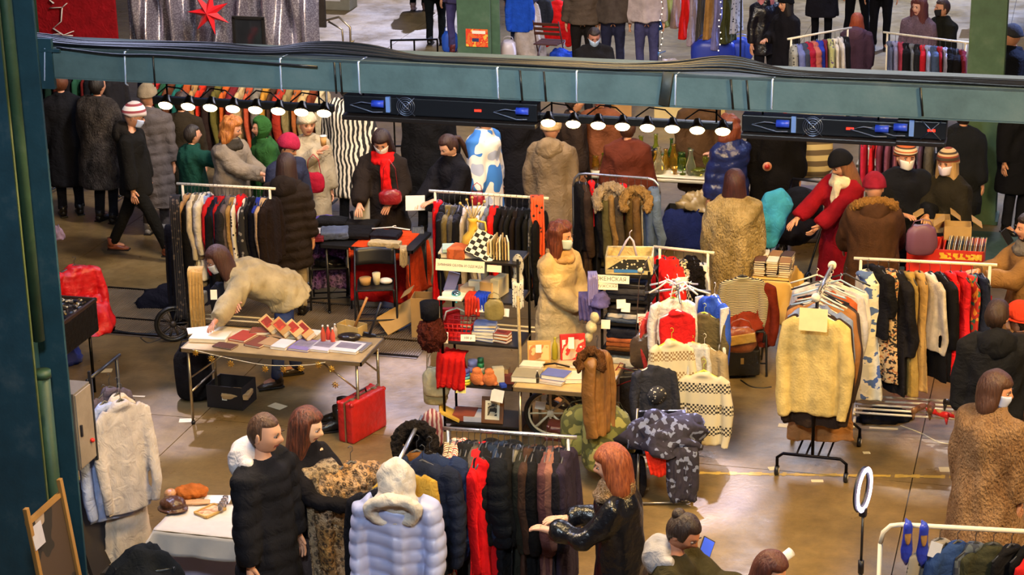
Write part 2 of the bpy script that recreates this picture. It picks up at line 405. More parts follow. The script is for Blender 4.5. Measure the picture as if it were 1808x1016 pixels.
    # ---- trousers
    if pants:
        P = MB()
        P.loft([pel+Vector((0, 0, -.08)), pel, pel+u*.14], [(.155, .115), (.165, .12), (.15, .11)], 14, up=(1, 0, 0))
        for i in range(2):
            hp, kn, an = legs[i]; P.loft([hp, hp.lerp(kn, .5), kn, kn.lerp(an, .5), an+Vector((0, 0, .0))], [(.095, .095), (.085, .085), (.068, .068), (.062, .062), (.058, .058)], 12)
        fin(remesh(P, .020 if not far else .026, (.006, 30, .6, 3), 'trousers', M(*pants) if isinstance(pants, tuple) else M(pants)), 'trousers')
        for i in range(2):
            an = legs[i][2]; S = MB(); S.mat(M(shoes, 'leather'))
            S.loft([an+Vector((0, .055, -.045)), an+Vector((0, .02, -.035)), an+Vector((0, -.06, -.045)), an+Vector((0, -.13, -.055)), an+Vector((0, -.175, -.062))], [(.030, .034), (.042, .045), (.042, .036), (.044, .026), (.025, .014)], 12, up=(1, 0, 0))
            S.mat(M('#15100c', 'plastic')).box(an+Vector((0, -.06, -.073)), (.088, .25, .016), bev=.007)
            S.mat(M(shoes, 'leather')).cyl(an+Vector((0, .01, -.03)), an+Vector((0, .01, .06)), .046, .050, 12)
            fin(S.mesh('shoe'), 'shoe')
    # ---- coat
    if coat:
        c = dict(c='#202024', kind='cloth', hem=.78, bulk=.02, quilt=None, flare=.02, c2=None, sl=1, amp=.013, s=1.0, neckh=.03); c.update(coat)
        if hood: c['neckh'] = -.015
        bu = c['bulk']; C = MB(); pts = []; rr = []
        hem = c['hem']
        dirb = Vector((0, 0, 1)) if lean < 50 else (u*.35+Vector((0, 0, .65))).normalized()
        L = (pel.z-hem) if sit is None else max(pel.z-hem, .05); nseg = max(2, int(L/.08))
        if sit is not None and hem < sit-.05:       # coat laid over the thighs
            pts.append(pel+Vector((0, -.05, -.06))); rr.append((.19+bu, .16+bu))
        else:
            for j in range(nseg):
                t = j/nseg; pts.append(pel - dirb*L*(1-t)); w = (1-t)*c['flare']*3*max(L, .2); rr.append((.175+bu+w, .135+bu+w*.9))
        for t, rx, ry in ((0, .172, .135), (.12, .162, .125), (.24, .155, .118), (.34, .168, .125), (.41, .175, .122), (.455, .168, .105), (.49, .125, .088), (.52, .078, .074), (.54+c['neckh'], .066, .066)):
            pts.append(pel+u*t+Vector((0, .01 if .2 < t < .5 else 0, 0))); g = bu if t < .47 else bu*.6; rr.append((rx+g, ry+g))
        C.loft(pts, rr, 20, up=(1, 0, 0))
        for i, sx in enumerate((-1, 1)):
            S, e, w, dr = arms[i]; b2 = bu*.7
            we = e.lerp(w, c['sl']*.97)
            C.loft([S+Vector((-sx*.12, .005, .03)), S+Vector((-sx*.06, .0, .016)), S+Vector((0, 0, -.012)), S.lerp(e, .5), e, e.lerp(we, .5), we], [(.040+b2,)*2, (.052+b2,)*2, (.062+b2,)*2, (.062+b2,)*2, (.058+b2,)*2, (.056+b2,)*2, (.048+b2*.8,)*2], 14)
        mat = M(c['c'], c['kind'], c['c2'], c['s'])
        me = remesh(C, vox, (c['amp'], 22, .55, int(abs(loc[0]*100)) % 97, c['quilt']), 'coat', mat)
        fin(me, c.get('name', 'coat'))
        if c.get('cuff'):
            for i in range(2):
                S, e, w, dr = arms[i]; Q = MB(); Q.mat(M(c['cuff'], 'fur')); Q.loft([e.lerp(w, .86), w+dr*.01], [(.07, .07), (.068, .068)], 12); fin(Q.mesh('cuff'), 'cuff')
        if c.get('belt'):
            Q = MB(); Q.mat(M(c['belt'], 'leather')); Q.loft([pel+u*.14, pel+u*.19], [(.16+bu*1.2, .125+bu*1.2)]*2, 20, up=(1, 0, 0)); fin(Q.mesh('belt'), 'belt')
    if hood:      # hood lying on the shoulders: colour, kind, fur colour
        Q = MB(); Q.mat(M(hood[0], hood[1] if len(hood) > 1 else 'cloth'))
        Q.loft([nb+Vector((0, .075, .045)) + Vector((math.sin(a)*.125, 0, 0)) + u*(-.05*abs(math.sin(a))) + Vector((0, -.085*(1-math.cos(a)), .022*(1-math.cos(a)))) for a in [(-1.75+3.5*j/12) for j in range(13)]],
               [(.034+.035*math.cos((-2.0+4.0*j/12)*.72), .034+.05*math.cos((-2.0+4.0*j/12)*.72)) for j in range(13)], 12)
        Q.sph(nb+Vector((0, .115, .0)), (.15, .09, .13), 14, 10)
        hm = remesh(Q, .013, (.006, 30, 1, 5), 'hood', M(hood[0], hood[1] if len(hood) > 1 else 'cloth')); fin(hm, 'hood')
        if len(hood) > 2:
            Q = MB(); Q.mat(M(hood[2], 'fur', s=3)); pp = [nb+Vector((0, .10, .03)) + Vector((math.sin(a)*.19, -.10*(1-math.cos(a))+.03, .09*math.cos(a)-.02)) for a in [(-2.1+4.2*j/16) for j in range(17)]]
            Q.loft(pp, [(.050, .050)]*17, 10); fu = remesh(Q, .012, (.010, 110, 1, 3), 'fur_trim', M(hood[2], 'fur', s=3)); fin(fu, 'fur_trim')
    if scarf:
        Q = MB(); base = nb+Vector((0, -.012, .045))
        Q.loft([base + Vector((math.cos(a)*.088, math.sin(a)*.085, -.02*math.cos(a+1.6)*0 + .018*math.sin(a))) for a in [2*math.pi*j/18 for j in range(18)]], [(.038, .045)]*18, 10, closed=True)
        Q.loft([base + Vector((math.cos(a)*.10, math.sin(a)*.10-.015, -.045+.02*math.sin(a))) for a in [2*math.pi*j/18 for j in range(18)]], [(.036, .04)]*18, 10, closed=True)
        if len(scarf) > 2:
            Q.loft([base+Vector((.05, -.13, -.03)), base+Vector((.05, -.175, -.18)), base+Vector((.06, -.17, -scarf[2]))], [(.05, .028), (.055, .025), (.06, .02)], 10, up=(1, 0, 0))
        fin(remesh(Q, .011, (.007, 50, 1, 2), 'scarf', M(scarf[0], scarf[1])), 'scarf')
    # ---- hair: colour, style, length
    def shell(off, maskfn, stretch=None, name='hair', mat=None, dsp=None, squash=None):
        Vn = SD.copy(); P = HP.copy(); m = maskfn(P); 
        P2 = P*np.array([1+off/.076, 1+off/.096, 1+off/.118]); 
        if squash is not None: P2 = squash(P2)
        Pin = P*.80
        Q = P2*m[:, None] + Pin*(1-m[:, None])
        if stretch:
            Q = stretch(Q, m)
        if dsp: 
            rs = np.random.RandomState(4); d = np.zeros(len(Q))
            for _ in range(6): d += np.sin(Q @ (rs.normal(size=3)*dsp[1])+rs.rand()*6)
            Q = Q*(1+dsp[0]*d[:, None]*m[:, None])
        mb = MB(); mb.mat(mat); mb.add([T @ Vector(p) for p in Q], SF); return fin(mb.mesh(name), name)
    if hair:
        hcx, style = hair[0], hair[1]; L = hair[2] if len(hair) > 2 else 0; off = {'short': .012, 'buzz': .006, 'bun': .012, 'long': .024, 'bob': .024, 'curly': .034, 'pony': .012}[style]
        hl = .060 if style != 'bob' else .046
        def mf(P, hl=hl):
            x, y, z = P.T
            fr = smst(-.028, -.062, y) if style not in ('short', 'buzz') else smst(.0, -.04, y)
            top = smst(hl-.012, hl+.012, z+.25*np.abs(x)*0)
            side = smst(-.035, -.005, z) if style in ('short', 'buzz', 'bun', 'pony') else np.ones_like(z)
            backlow = smst(-.095, -.075, z) if style in ('short', 'buzz', 'bun', 'pony') else np.ones_like(z)
            s_ = np.where(y < .03, side, backlow)
            return np.clip(np.maximum(top, (1-fr)*s_), 0, 1)
        def st(Q, m):
            if not L: return Q
            x, y, z = Q.T.copy(); low = smst(.0, -.09, z)*m*smst(-.075, -.03, y)
            z2 = z - low*(L-.10); y2 = y + low*.012; x2 = x*(1+low*.55); return np.stack([x2, y2, z2], 1)
        shell(off, mf, st if L else None, 'hair', M(hcx, 'hair', hair[3] if len(hair) > 3 else None), (.028, 60) if style == 'curly' else (.008, 50))
        if style in ('bun', 'pony'):
            Q = MB(); Q.mat(M(hcx, 'hair'))
            if style == 'bun': Q.sph(T @ Vector((0, .085, .075)), (.045, .045, .042), 14, 10)
            else: Q.loft([T @ Vector(p) for p in ((0, .09, .04), (0, .14, .0), (0, .15, -.1), (0, .13, -.25))], [(.025, .025), (.035, .03), (.035, .03), (.012, .012)], 10)
            fin(Q.mesh('hair_bun'), 'hair_bun')
    if hat:      # colour args, style
        def mh(P):
            x, y, z = P.T; return smst(-.002, .012, z - .028*smst(.03, -.06, y))
        def sq(P):
            P = P.copy(); P[:, 2] = np.where(P[:, 2] > .05, P[:, 2]*1.06, P[:, 2]); return P
        if hat[0] == 'hoodup':
            def mu(P): x, y, z = P.T; return np.maximum(smst(.06, .08, z), 1-smst(-.045, -.07, y))
            shell(.03, mu, None, 'hood', hat[1], (.006, 40))
        else:
            ho = shell(.036, mh, None, 'hat', hat[1], None, sq)
            if len(hat) > 2:
                Q = MB(); Q.mat(hat[2])
                if hat[0] == 'pom': Q.sph(T @ Vector((0, .02, .165)), .035, 12, 8)
                else: Q.loft([T @ Vector((math.cos(a)*.098, math.sin(a)*.118+.006, .012+.012*(-math.sin(a)))) for a in [2*math.pi*j/22 for j in range(22)]], [(.010, .022)]*22, 8, closed=True, up=(0, 0, 1))
                fin(Q.mesh('hat_band'), 'hat_band')
    if mask:
        Q = MB(); Q.mat(M(mask, 'paper'))
        def g(a, b):
            th = (a-.5)*2.35; z = -.012 - b*.088; kk = 1-.25*b
            y = -(.104-.010*abs(b-.35)*2)*math.cos(th*.92) - .012*math.exp(-(th/.35)**2)*(1-b); x = .079*math.sin(th)*kk
            return T @ Vector((x, y+.004, z+.012*abs(a-.5)*2))
        Q.grid(14, 6, g, thick=.002)
        for sx in (-1, 1): Q.tube([T @ Vector((sx*.071, -.04, -.02)), T @ Vector((sx*.086, .02, .012))], .0016, 5)
        fin(Q.mesh('face_mask'), 'face_mask')
    root['_h'] = (hc.x*k, hc.y*k, hc.z*k)
    root['_w'] = [list((root_w[2]+root_w[3]*.09)*k) for root_w in arms]
    return root
def wpt(root, v):   # a local point of a root as a world point
    return Matrix.Translation(root.location) @ root.rotation_euler.to_matrix().to_4x4() @ Vector(v)
# ------------------------------------------------------------------ garments on hangers (hook at the origin, shoulders along local X)
GM = {}
def garment_mesh(kind, var=0):
    key = (kind, var)
    if key in GM: return GM[key]
    r = random.Random(hash(kind) % 7 + var*13 if False else var*13+len(kind)); B = MB()
    spec = {'coat': (1.02, .21, .055, 1), 'jacket': (.70, .22, .06, 1), 'puffer': (.72, .235, .085, 1), 'longpuffer': (1.0, .23, .08, 1), 'shirt': (.72, .20, .028, 1), 'sweater': (.66, .22, .04, 1), 'furcoat': (.85, .23, .09, 1),
            'dress': (1.12, .17, .035, 0), 'top': (.62, .175, .028, 0), 'tee': (.66, .20, .03, .4), 'kid': (.46, .15, .035, 1), 'skirt': (.7, .15, .03, -1)}[kind]
    L, w, th, sl = spec; z0 = -.10; pts = []; rad = []
    if sl >= 0:
        prof = [(0, .055, .04), (.02, .075, .05), (.055, w*.72, th*.8), (.085, w*.92, th), (.16, w*.93, th*1.05), (.30, w*.86, th*1.1), (.45, w*.84, th*1.15)]
    else: prof = [(0.02, w*.8, th), (.1, w*.9, th)]
    d0 = prof[-1][0]
    for t in np.linspace(d0, L, max(4, int((L-d0)/.10)+1))[1:]:
        k = (t-d0)/max(L-d0, .01); fl = {'dress': .45, 'coat': .18, 'skirt': .5, 'furcoat': .2, 'longpuffer': .05}.get(kind, .03); prof.append((t, w*(.84+fl*k), th*(1.15+fl*1.2*k)))
    ph = [r.random()*6.28 for _ in range(3)]
    def fn(t, a): return 1 + (.10+.16*t)*math.sin(5*a+ph[0])*min(1, t*3)*.5 + .08*t*math.sin(9*a+ph[1])
    for t, a, b in prof: pts.append(Vector((0, 0, z0-t))); rad.append((a, b))
    B.loft(pts, rad, 28, up=(1, 0, 0), fn=fn)
    if sl:
        SL = (.58 if kind != 'kid' else .33)*(sl if sl > 0 else 0)
        for sx in (-1, 1):
            if sl <= 0: continue
            x = sx*w*.88; k = 1.25 if kind in ('puffer', 'longpuffer', 'furcoat') else 1
            B.loft([Vector((sx*w*.6, 0, z0-.065)), Vector((x, -.0, z0-.10)), Vector((x+sx*.035, -.01, z0-.10-SL*.4)), Vector((x+sx*.03, -.02-.02*var, z0-.10-SL*.75)), Vector((x+sx*.01, -.04, z0-.10-SL))],
                   [(.045*k, th*.8), (.055*k, th*.9), (.05*k, th*.95), (.043*k, th*.8), (.036*k, th*.65)], 12, up=(1, 0, 0))
    q = {'puffer': (.085, .014), 'longpuffer': (.10, .014)}.get(kind)
    me = remesh(B, .0125 if kind != 'kid' else .01, ({'furcoat': .014, 'shirt': .007, 'puffer': .006, 'longpuffer': .006}.get(kind, .008), 55 if kind == 'furcoat' else 26, .3 if kind != 'furcoat' else .9, var, q), kind)
    H = MB(); H.mat(M('#3c3c40', 'plastic')); w2 = w*.85 if sl >= 0 else .16
    H.loft([Vector((-w2, 0, z0-.075)), Vector((-w2*.5, 0, z0-.035)), Vector((0, 0, z0+.012)), Vector((w2*.5, 0, z0-.035)), Vector((w2, 0, z0-.075))], [(.006, .01)]*5, 6, up=(0, 1, 0))
    H.tube([Vector((0, 0, z0+.01)), Vector((0, 0, -.03)), Vector((.017, 0, -.018)), Vector((.018, 0, .004)), Vector((0, 0, .016)), Vector((-.016, 0, .004))], .0028, 6)
    hm = H.mesh('hanger'); GM[key] = (me, hm); return GM[key]
def setmat(o, m):
    if not o.data.materials: o.data.materials.append(None)
    o.material_slots[0].link = 'OBJECT'; o.material_slots[0].material = m
HANG = {}
def garment(kind, loc, rz, mat, label, group=None, var=None, sc_=(1, 1, 1), hang='#3a3a3e', names=None, tilt=0):
    var = rnd.randrange(3) if var is None else var
    me, hm = garment_mesh(kind, var)
    nm = {'coat': 'hanging_coat', 'jacket': 'hanging_jacket', 'puffer': 'hanging_puffer_jacket', 'longpuffer': 'hanging_puffer_coat', 'shirt': 'hanging_shirt', 'sweater': 'hanging_sweater', 'furcoat': 'hanging_fur_coat', 'dress': 'hanging_dress', 'top': 'hanging_blouse', 'tee': 'hanging_tee_shirt', 'kid': 'hanging_child_jacket', 'skirt': 'hanging_skirt'}[kind]
    o = mk(nm, me, None, label, {'coat': 'coat', 'furcoat': 'coat', 'longpuffer': 'coat', 'dress': 'dress', 'shirt': 'shirt', 'sweater': 'sweater', 'top': 'top', 'tee': 'shirt', 'skirt': 'skirt'}.get(kind, 'jacket'), group, loc, (tilt, 0, rz)); o.scale = sc_
    setmat(o, mat)
    h = mk('hanger', hm, o); setmat(h, M(hang, 'plastic')); return o

ORD = 'first second third fourth fifth sixth seventh eighth ninth tenth eleventh twelfth thirteenth fourteenth fifteenth sixteenth seventeenth eighteenth nineteenth twentieth'.split()
ORD += ['twenty-'+x for x in ORD[:9]] + ['thirtieth'] + ['thirty-'+x for x in ORD[:9]]
KN = {'coat': 'long coat', 'jacket': 'jacket', 'puffer': 'puffer jacket', 'longpuffer': 'long puffer coat', 'shirt': 'shirt', 'sweater': 'sweater', 'furcoat': 'fur coat', 'dress': 'long dress', 'top': 'sleeveless top', 'tee': 'tee shirt', 'kid': 'small jacket', 'skirt': 'skirt'}
def fill(p0, p1, items, where, group, jit=.08, side=math.pi/2, hang='#3a3a3e'):
    """hang garments evenly from p0 to p1. items: (kind, colour name, material[, scale, x-nudge])"""
    p0, p1 = Vector(p0), Vector(p1); n = len(items); a = math.atan2(p1.y-p0.y, p1.x-p0.x)
    for i, it in enumerate(items):
        kind, cn, mat = it[:3]; s = it[3] if len(it) > 3 else 1.0
        t = (i+.5)/n if len(it) < 5 else it[4]
        p = p0.lerp(p1, t); p.z -= .004
        s = s if isinstance(s, tuple) else (rnd.uniform(.92, 1.05), rnd.uniform(.8, 1.1), s*rnd.uniform(.96, 1.04))
        garment(kind, p, a+side+rnd.uniform(-jit, jit), mat, f'{cn} {KN[kind]}, {ORD[i]} garment along {where}', group, None, s, hang)

# ------------------------------------------------------------------ furniture and goods
def rack(p0, p1, z, label, style='white', foot=.5, lower=True, wheels=True, group=None, bent=False, cat='clothes rack', post=.013):
    """rail from p0 to p1 (floor points), height z"""
    p0, p1 = Vector((p0[0], p0[1], 0)), Vector((p1[0], p1[1], 0)); L = (p1-p0).length; a = math.atan2(p1.y-p0.y, p1.x-p0.x)
    m = {'white': M('#e8ddc4', 'plastic'), 'chrome': M('#c8c8cc', 'metal'), 'black': M('#17171a', 'plastic')}[style]; bm_ = M('#17171a', 'plastic') if style == 'chrome' else m
    o = empty('clothes_rack', p0, a, label, cat, group)
    if bent:
        B = MB().mat(m); B.tube([(0, 0, z-.14), (.015, 0, z-.06), (.06, 0, z-.012), (.13, 0, z), (L-.13, 0, z), (L-.06, 0, z-.012), (L-.015, 0, z-.06), (L, 0, z-.14)], post, 10); B.obj('rail', o)
        zt = z-.14
    else:
        B = MB().mat(m); B.cyl((-.06, 0, z), (L+.06, 0, z), .014); B.obj('rail', o); zt = z
    for x in (0, L):
        B = MB().mat(bm_ if bent else m); B.cyl((x, 0, .08), (x, 0, zt), post); B.obj('post', o)
        B = MB().mat(bm_); B.tube([(x, -foot/2, .08), (x, foot/2, .08)], post, 8); B.obj('foot', o)
        if wheels:
            for y in (-foot/2, foot/2):
                B = MB().mat(M('#17171a', 'plastic')); B.cyl((x-.012, y, .03), (x+.012, y, .03), .03, n=14); B.mat(m).cyl((x, y, .03), (x, y, .08), .006); B.obj('wheel', o)
    if lower:
        for y in (-.06, .06): B = MB().mat(m); B.cyl((0, y, .16), (L, y, .16), .009); B.obj('lower_bar', o)
    return o
def folding_table(c, rz, w, d, h, label, top=('#d8c8a0', 'wood'), leg='metal', xleg=True, cloth=None, cat='table'):
    o = empty('folding_table', c, rz, label, cat); lm = M('#b9a988', 'metal') if leg == 'metal' else M('#17171a', 'plastic')
    B = MB().mat(M(*top)); B.box((0, 0, h-.012), (w, d, .02), bev=.004); B.obj('tabletop', o)
    B = MB().mat(lm)
    for s in (-1, 1): B.box((0, s*(d/2+.004), h-.016), (w+.02, .012, .034)); B.box((s*(w/2+.004), 0, h-.016), (.012, d+.02, .034))
    B.obj('table_rim', o)
    for sx in (-1, 1):
        for sy in (-1, 1):
            B = MB().mat(lm); x = sx*(w/2-.05)
            B.tube([(x, sy*(d/2-.03), h-.03), (x, sy*(d/2-.03), .0+.012)], .014, 8); B.mat(M('#17171a', 'plastic')).cyl((x, sy*(d/2-.03), 0), (x, sy*(d/2-.03), .03), .018); B.obj('leg', o)
        if xleg:
            B = MB().mat(lm); x = sx*(w/2-.05); B.cyl((x, -(d/2-.03), h*.42), (x, (d/2-.03), h*.42), .010); B.obj('leg_bar', o)
            B = MB().mat(lm); B.cyl((x, -(d/2-.06), h*.6), (x-sx*.36, -(d/2-.06), h-.03), .008); B.cyl((x, (d/2-.06), h*.6), (x-sx*.36, (d/2-.06), h-.03), .008); B.cyl((x-sx*.36, -(d/2-.06), h-.032), (x-sx*.36, (d/2-.06), h-.032), .008); B.obj('brace', o)
    return o
def cloth_over(c, rz, w, d, h, drops, mat, label, cat='tablecloth', th=.004, seed=0, flare=.03, nm='tablecloth'):
    """cloth lying on a table of w x d at height h; drops = (front, back, left, right)"""
    f, b, l, r = drops; nx, ny = 44, 34; rs = random.Random(seed); ph = [rs.random()*6 for _ in range(6)]
    def fn(u, v):
        X = -w/2-l + u*(w+l+r); Y = -d/2-f + v*(d+f+b); z = h; x, y = X, Y
        dx = max(-w/2-X, X-w/2, 0); dy = max(-d/2-Y, Y-d/2, 0); t = max(dx, dy)
        if dx > 0: x = math.copysign(w/2+.012, X)
        if dy > 0: y = math.copysign(d/2+.012, Y)
        z = h - t
        if t > 0:
            fo = (flare+.06*t)*math.sin((X if dy >= dx else Y)*17+ph[0]+2*math.sin(Y*3+X*4+ph[1]))*min(1, t*5)
            if dy >= dx: y += math.copysign(abs(fo)*.8+.03*t, Y); 
            if dx >= dy: x += math.copysign(abs(fo)*.8+.03*t, X)
            if dx > 0 and dy > 0: x += math.copysign(min(dx, dy)*.5, X); y += math.copysign(min(dx, dy)*.5, Y)
        return (x, y, max(z, .006) + .002*math.sin(X*30+ph[2])*math.sin(Y*26+ph[3]))
    B = MB().mat(mat); B.grid(nx, ny, fn, thick=th); return B.obj(nm, None, label, cat, loc=c, rot=rz)
def box_open(c, rz, d, mat, label, cat='box', flaps=True, closed=False, nm='cardboard_box', tilt=None):
    o = empty(nm, c, rz, label, cat); B = MB().mat(M(*mat)); w, l, h = d; t = .008
    B.box((0, 0, t/2), (w, l, t))
    for s in (-1, 1): B.box((s*(w/2-t/2), 0, h/2), (t, l, h)); B.box((0, s*(l/2-t/2), h/2), (w-2*t, t, h))
    if closed: B.box((0, 0, h+.004), (w+.006, l+.006, .008))
    B.obj('box_body', o)
    if flaps and not closed:
        for s in (-1, 1): B = MB().mat(M(*mat)); B.box((s*(w/2+.05), 0, h+.03), (.12, l, .005), Euler((0, s*.6, 0))); B.obj('flap', o)
    return o
def book(c, rz, d, cover, label, group=None, rot=None, pages='#e8dcc0', art=None, cat='book'):
    w, l, h = d; B = MB().mat(M(cover, 'paper')); B.box((0, 0, .0015), (w, l, .003)); B.box((0, 0, h-.0015), (w, l, .003)); B.box((-w/2+.0015, 0, h/2), (.003, l, h))
    e = rot if rot else (0, 0, rz); o = B.obj('book', None, label, cat, group, c, e)
    B = MB().mat(M(pages, 'paper')); B.box((.002, 0, h/2), (w-.010, l-.008, h-.006)); B.obj('pages', o)
    if art: B = MB().mat(M(art[0], art[1] if len(art) > 1 else 'paper', *(art[2:3]))); B.box((.0, l*.08, h+.0006), (w*.78, l*.55, .0012)); B.obj('cover_picture', o)
    return o
def note(c, e, w, l, label, col='#efe6cc', text=None, name='price_note', cat='note', tsz=.03, parent=None, tcol='#3a3024'):
    B = MB().mat(M(col, 'paper')); B.box((0, 0, 0), (w, l, .0015)); o = B.obj(name, parent, label, cat if not parent else None, loc=c, rot=e)
    if text:
        fc = bpy.data.curves.new('writing', 'FONT'); fc.body = text; fc.size = tsz; fc.align_x = 'CENTER'; fc.align_y = 'CENTER'; fc.extrude = .0003; fc.materials.append(M(tcol, 'flat'))
        tmp = bpy.data.objects.new('w', fc); COL.objects.link(tmp); bpy.context.view_layer.update(); wm = bpy.data.meshes.new_from_object(tmp.evaluated_get(bpy.context.evaluated_depsgraph_get())); bpy.data.objects.remove(tmp)
        t = mk('writing', wm, o); t.location = (0, 0, .0012)
    return o
def folding_chair(c, rz, label, col='#141416', seat='#141416', kind='plastic', cat='chair', slats=0):
    o = empty('folding_chair', c, rz, label, cat); m = M(col, kind)
    for s in (-1, 1):
        B = MB().mat(m); B.tube([(s*.21, -.22, .01), (s*.21, .0, .40), (s*.2, .16, .80)], .011, 8); B.obj('back_frame', o)
        B = MB().mat(m); B.tube([(s*.185, .24, .01), (s*.185, -.18, .44)], .011, 8); B.obj('leg', o)
    B = MB().mat(m); B.cyl((-.21, -.16, .12), (.21, -.16, .12), .008); B.cyl((-.185, .19, .06), (.185, .19, .06), .008); B.obj('stretcher', o)
    B = MB().mat(M(seat, kind))
    if slats:
        for k in range(5):
            B = MB().mat(M(seat, kind)); B.box((0, -.17+k*.085, .445), (.38, .06, .018), bev=.004); B.obj('seat_slat', o)
        for k in range(3):
            B = MB().mat(M(seat, kind)); B.box((0, .115+.02*k, .60+k*.075), (.41, .016, .045), Euler((-.2, 0, 0)), bev=.004); B.obj('back_slat', o)
    else:
        B.box((0, .0, .445), (.37, .37, .022), bev=.010); B.obj('seat', o)
        B = MB().mat(M(seat, kind)); B.grid(10, 4, lambda u, v: (-.2+.4*u, .15+.04*math.sin(u*math.pi)-.04+.04*v, .62+v*.17), thick=.014); B.obj('backrest', o)
    return o
def folded(c, rz, d, mat, label, group=None, cat='clothes', nm='folded_garment', seed=0):
    w, l, h = d; B = MB(); n = max(2, int(h/.018)); r = random.Random(seed)
    for k in range(n):
        B.box((r.uniform(-.006, .006), r.uniform(-.006, .006), h*(k+.5)/n), (w*r.uniform(.94, 1), l*r.uniform(.94, 1), h/n*1.15), bev=h/n*.48)
    me = remesh(B, max(.006, min(w, l)/26), (.004, 40, 1, seed), 'folded', mat, smooth=2)
    return mk(nm, me, None, label, cat, group, c, rz)
def heap(c, rz, d, mat, label, cat='clothes', nm='crumpled_garment', seed=0, group=None, amp=.25, vox=None):
    """crumpled cloth lying in a heap with folds"""
    w, l, h = d; r = np.random.RandomState(seed); V, F = sphdirs(36, 22); P = V*np.array([w/2, l/2, h])*1.0
    P[:, 2] = np.maximum(P[:, 2], 0); n = np.zeros(len(V))
    for k in range(8): n += np.sin(V @ (r.normal(size=3)*(3+k*1.2)) + r.rand()*6)
    P = P*(1+amp*.18*n[:, None]); P[:, 2] = np.maximum(P[:, 2], 0)
    B = MB().mat(mat); B.add([tuple(p) for p in P], F); return B.obj(nm, None, label, cat, group, c, rz)
def drape(c, rz, w, L, mat, label, cat='clothes', nm='draped_garment', seed=0, fold=.03, top=.10, th=.008, taper=0, group=None, curl=0):
    """cloth hung over an edge at the origin, falling L in front (-Y)"""
    r = random.Random(seed); p = [r.random()*6 for _ in range(4)]
    def fn(u, v):
        s = v*(L+top); x = (u-.5)*w*(1+taper*(v-.5)); f = fold*math.sin(u*15+p[0]+1.2*math.sin(v*3+p[1]))*min(1, v*3)
        if s < top: return (x, top-s, .01+abs(f)*.3)
        k = s-top; return (x+.02*math.sin(k*6+p[2])*curl, -.015-abs(f)-.02*k, -k+.012*math.sin(u*7+p[3]))
    B = MB().mat(mat); B.grid(26, 18, fn, thick=th); return B.obj(nm, None, label, cat, group, c, rz)
def tote(c, rz, d, mat, label, cat='bag', nm='bag', strap=.25, smat=None, seed=0, parts=True):
    w, t, h = d; o = empty(nm, c, rz, label, cat); V, F = sphdirs(24, 16); r = np.random.RandomState(seed)
    P = np.sign(V)*np.abs(V)**np.array([.55, .8, .5])*np.array([w/2, t/2, h/2]); n = np.zeros(len(V))
    for k in range(5): n += np.sin(V @ (r.normal(size=3)*5)+r.rand()*6)
    P = P*(1+.02*n[:, None]); P[:, 0] *= 1-.18*smst(-.2, 1, V[:, 2]); P[:, 2] += h/2
    B = MB().mat(mat); B.add([tuple(p) for p in P], F); B.obj('bag_body', o)
    if strap:
        B = MB().mat(smat or mat); B.loft([(-w*.34, 0, h*.93), (-w*.25, 0, h+strap*.7), (0, .01, h+strap), (w*.25, 0, h+strap*.7), (w*.34, 0, h*.93)], [(.012, .004)]*5, 8, up=(0, 1, 0)); B.obj('strap', o)
    return o
def bottle(c, h, r, mat, label, group=None, cap=None, cat='bottle', nm='bottle', rz=0):
    B = MB().mat(mat); B.loft([(0, 0, 0), (0, 0, .01*0+.004), (0, 0, h*.55), (0, 0, h*.68), (0, 0, h*.80), (0, 0, h*.92)], [(r*.9,)*2, (r,)*2, (r,)*2, (r*.75,)*2, (r*.38,)*2, (r*.36,)*2], 14)
    o = B.obj(nm, None, label, cat, group, c, rz)
    B = MB().mat(cap or M('#e8e0d0', 'plastic')); B.cyl((0, 0, h*.91), (0, 0, h), r*.42, n=12); B.obj('bottle_cap', o); return o
def glassware(c, kind, mat, label, group, s=1.0):
    B = MB().mat(mat)
    pr = {'goblet': [(0, .032), (.006, .03), (.012, .006), (.07, .005), (.085, .02), (.11, .034), (.15, .036), (.17, .032)], 'vase': [(0, .03), (.02, .04), (.08, .048), (.15, .03), (.2, .018), (.24, .026)],
          'carafe': [(0, .05), (.04, .062), (.10, .05), (.17, .02), (.25, .018), (.27, .024)], 'tumbler': [(0, .028), (.05, .032), (.10, .036)], 'bowl': [(0, .03), (.02, .06), (.05, .085), (.07, .09)], 'jug': [(0, .04), (.05, .055), (.12, .045), (.16, .035), (.19, .042)]}[kind]
    B.loft([(0, 0, z*s) for z, r in pr], [(r*s, r*s) for z, r in pr], 16)
    return B.obj({'goblet': 'goblet', 'vase': 'glass_vase', 'carafe': 'glass_carafe', 'tumbler': 'glass_tumbler', 'bowl': 'glass_bowl', 'jug': 'glass_jug'}[kind], None, label, 'glassware', group, c)
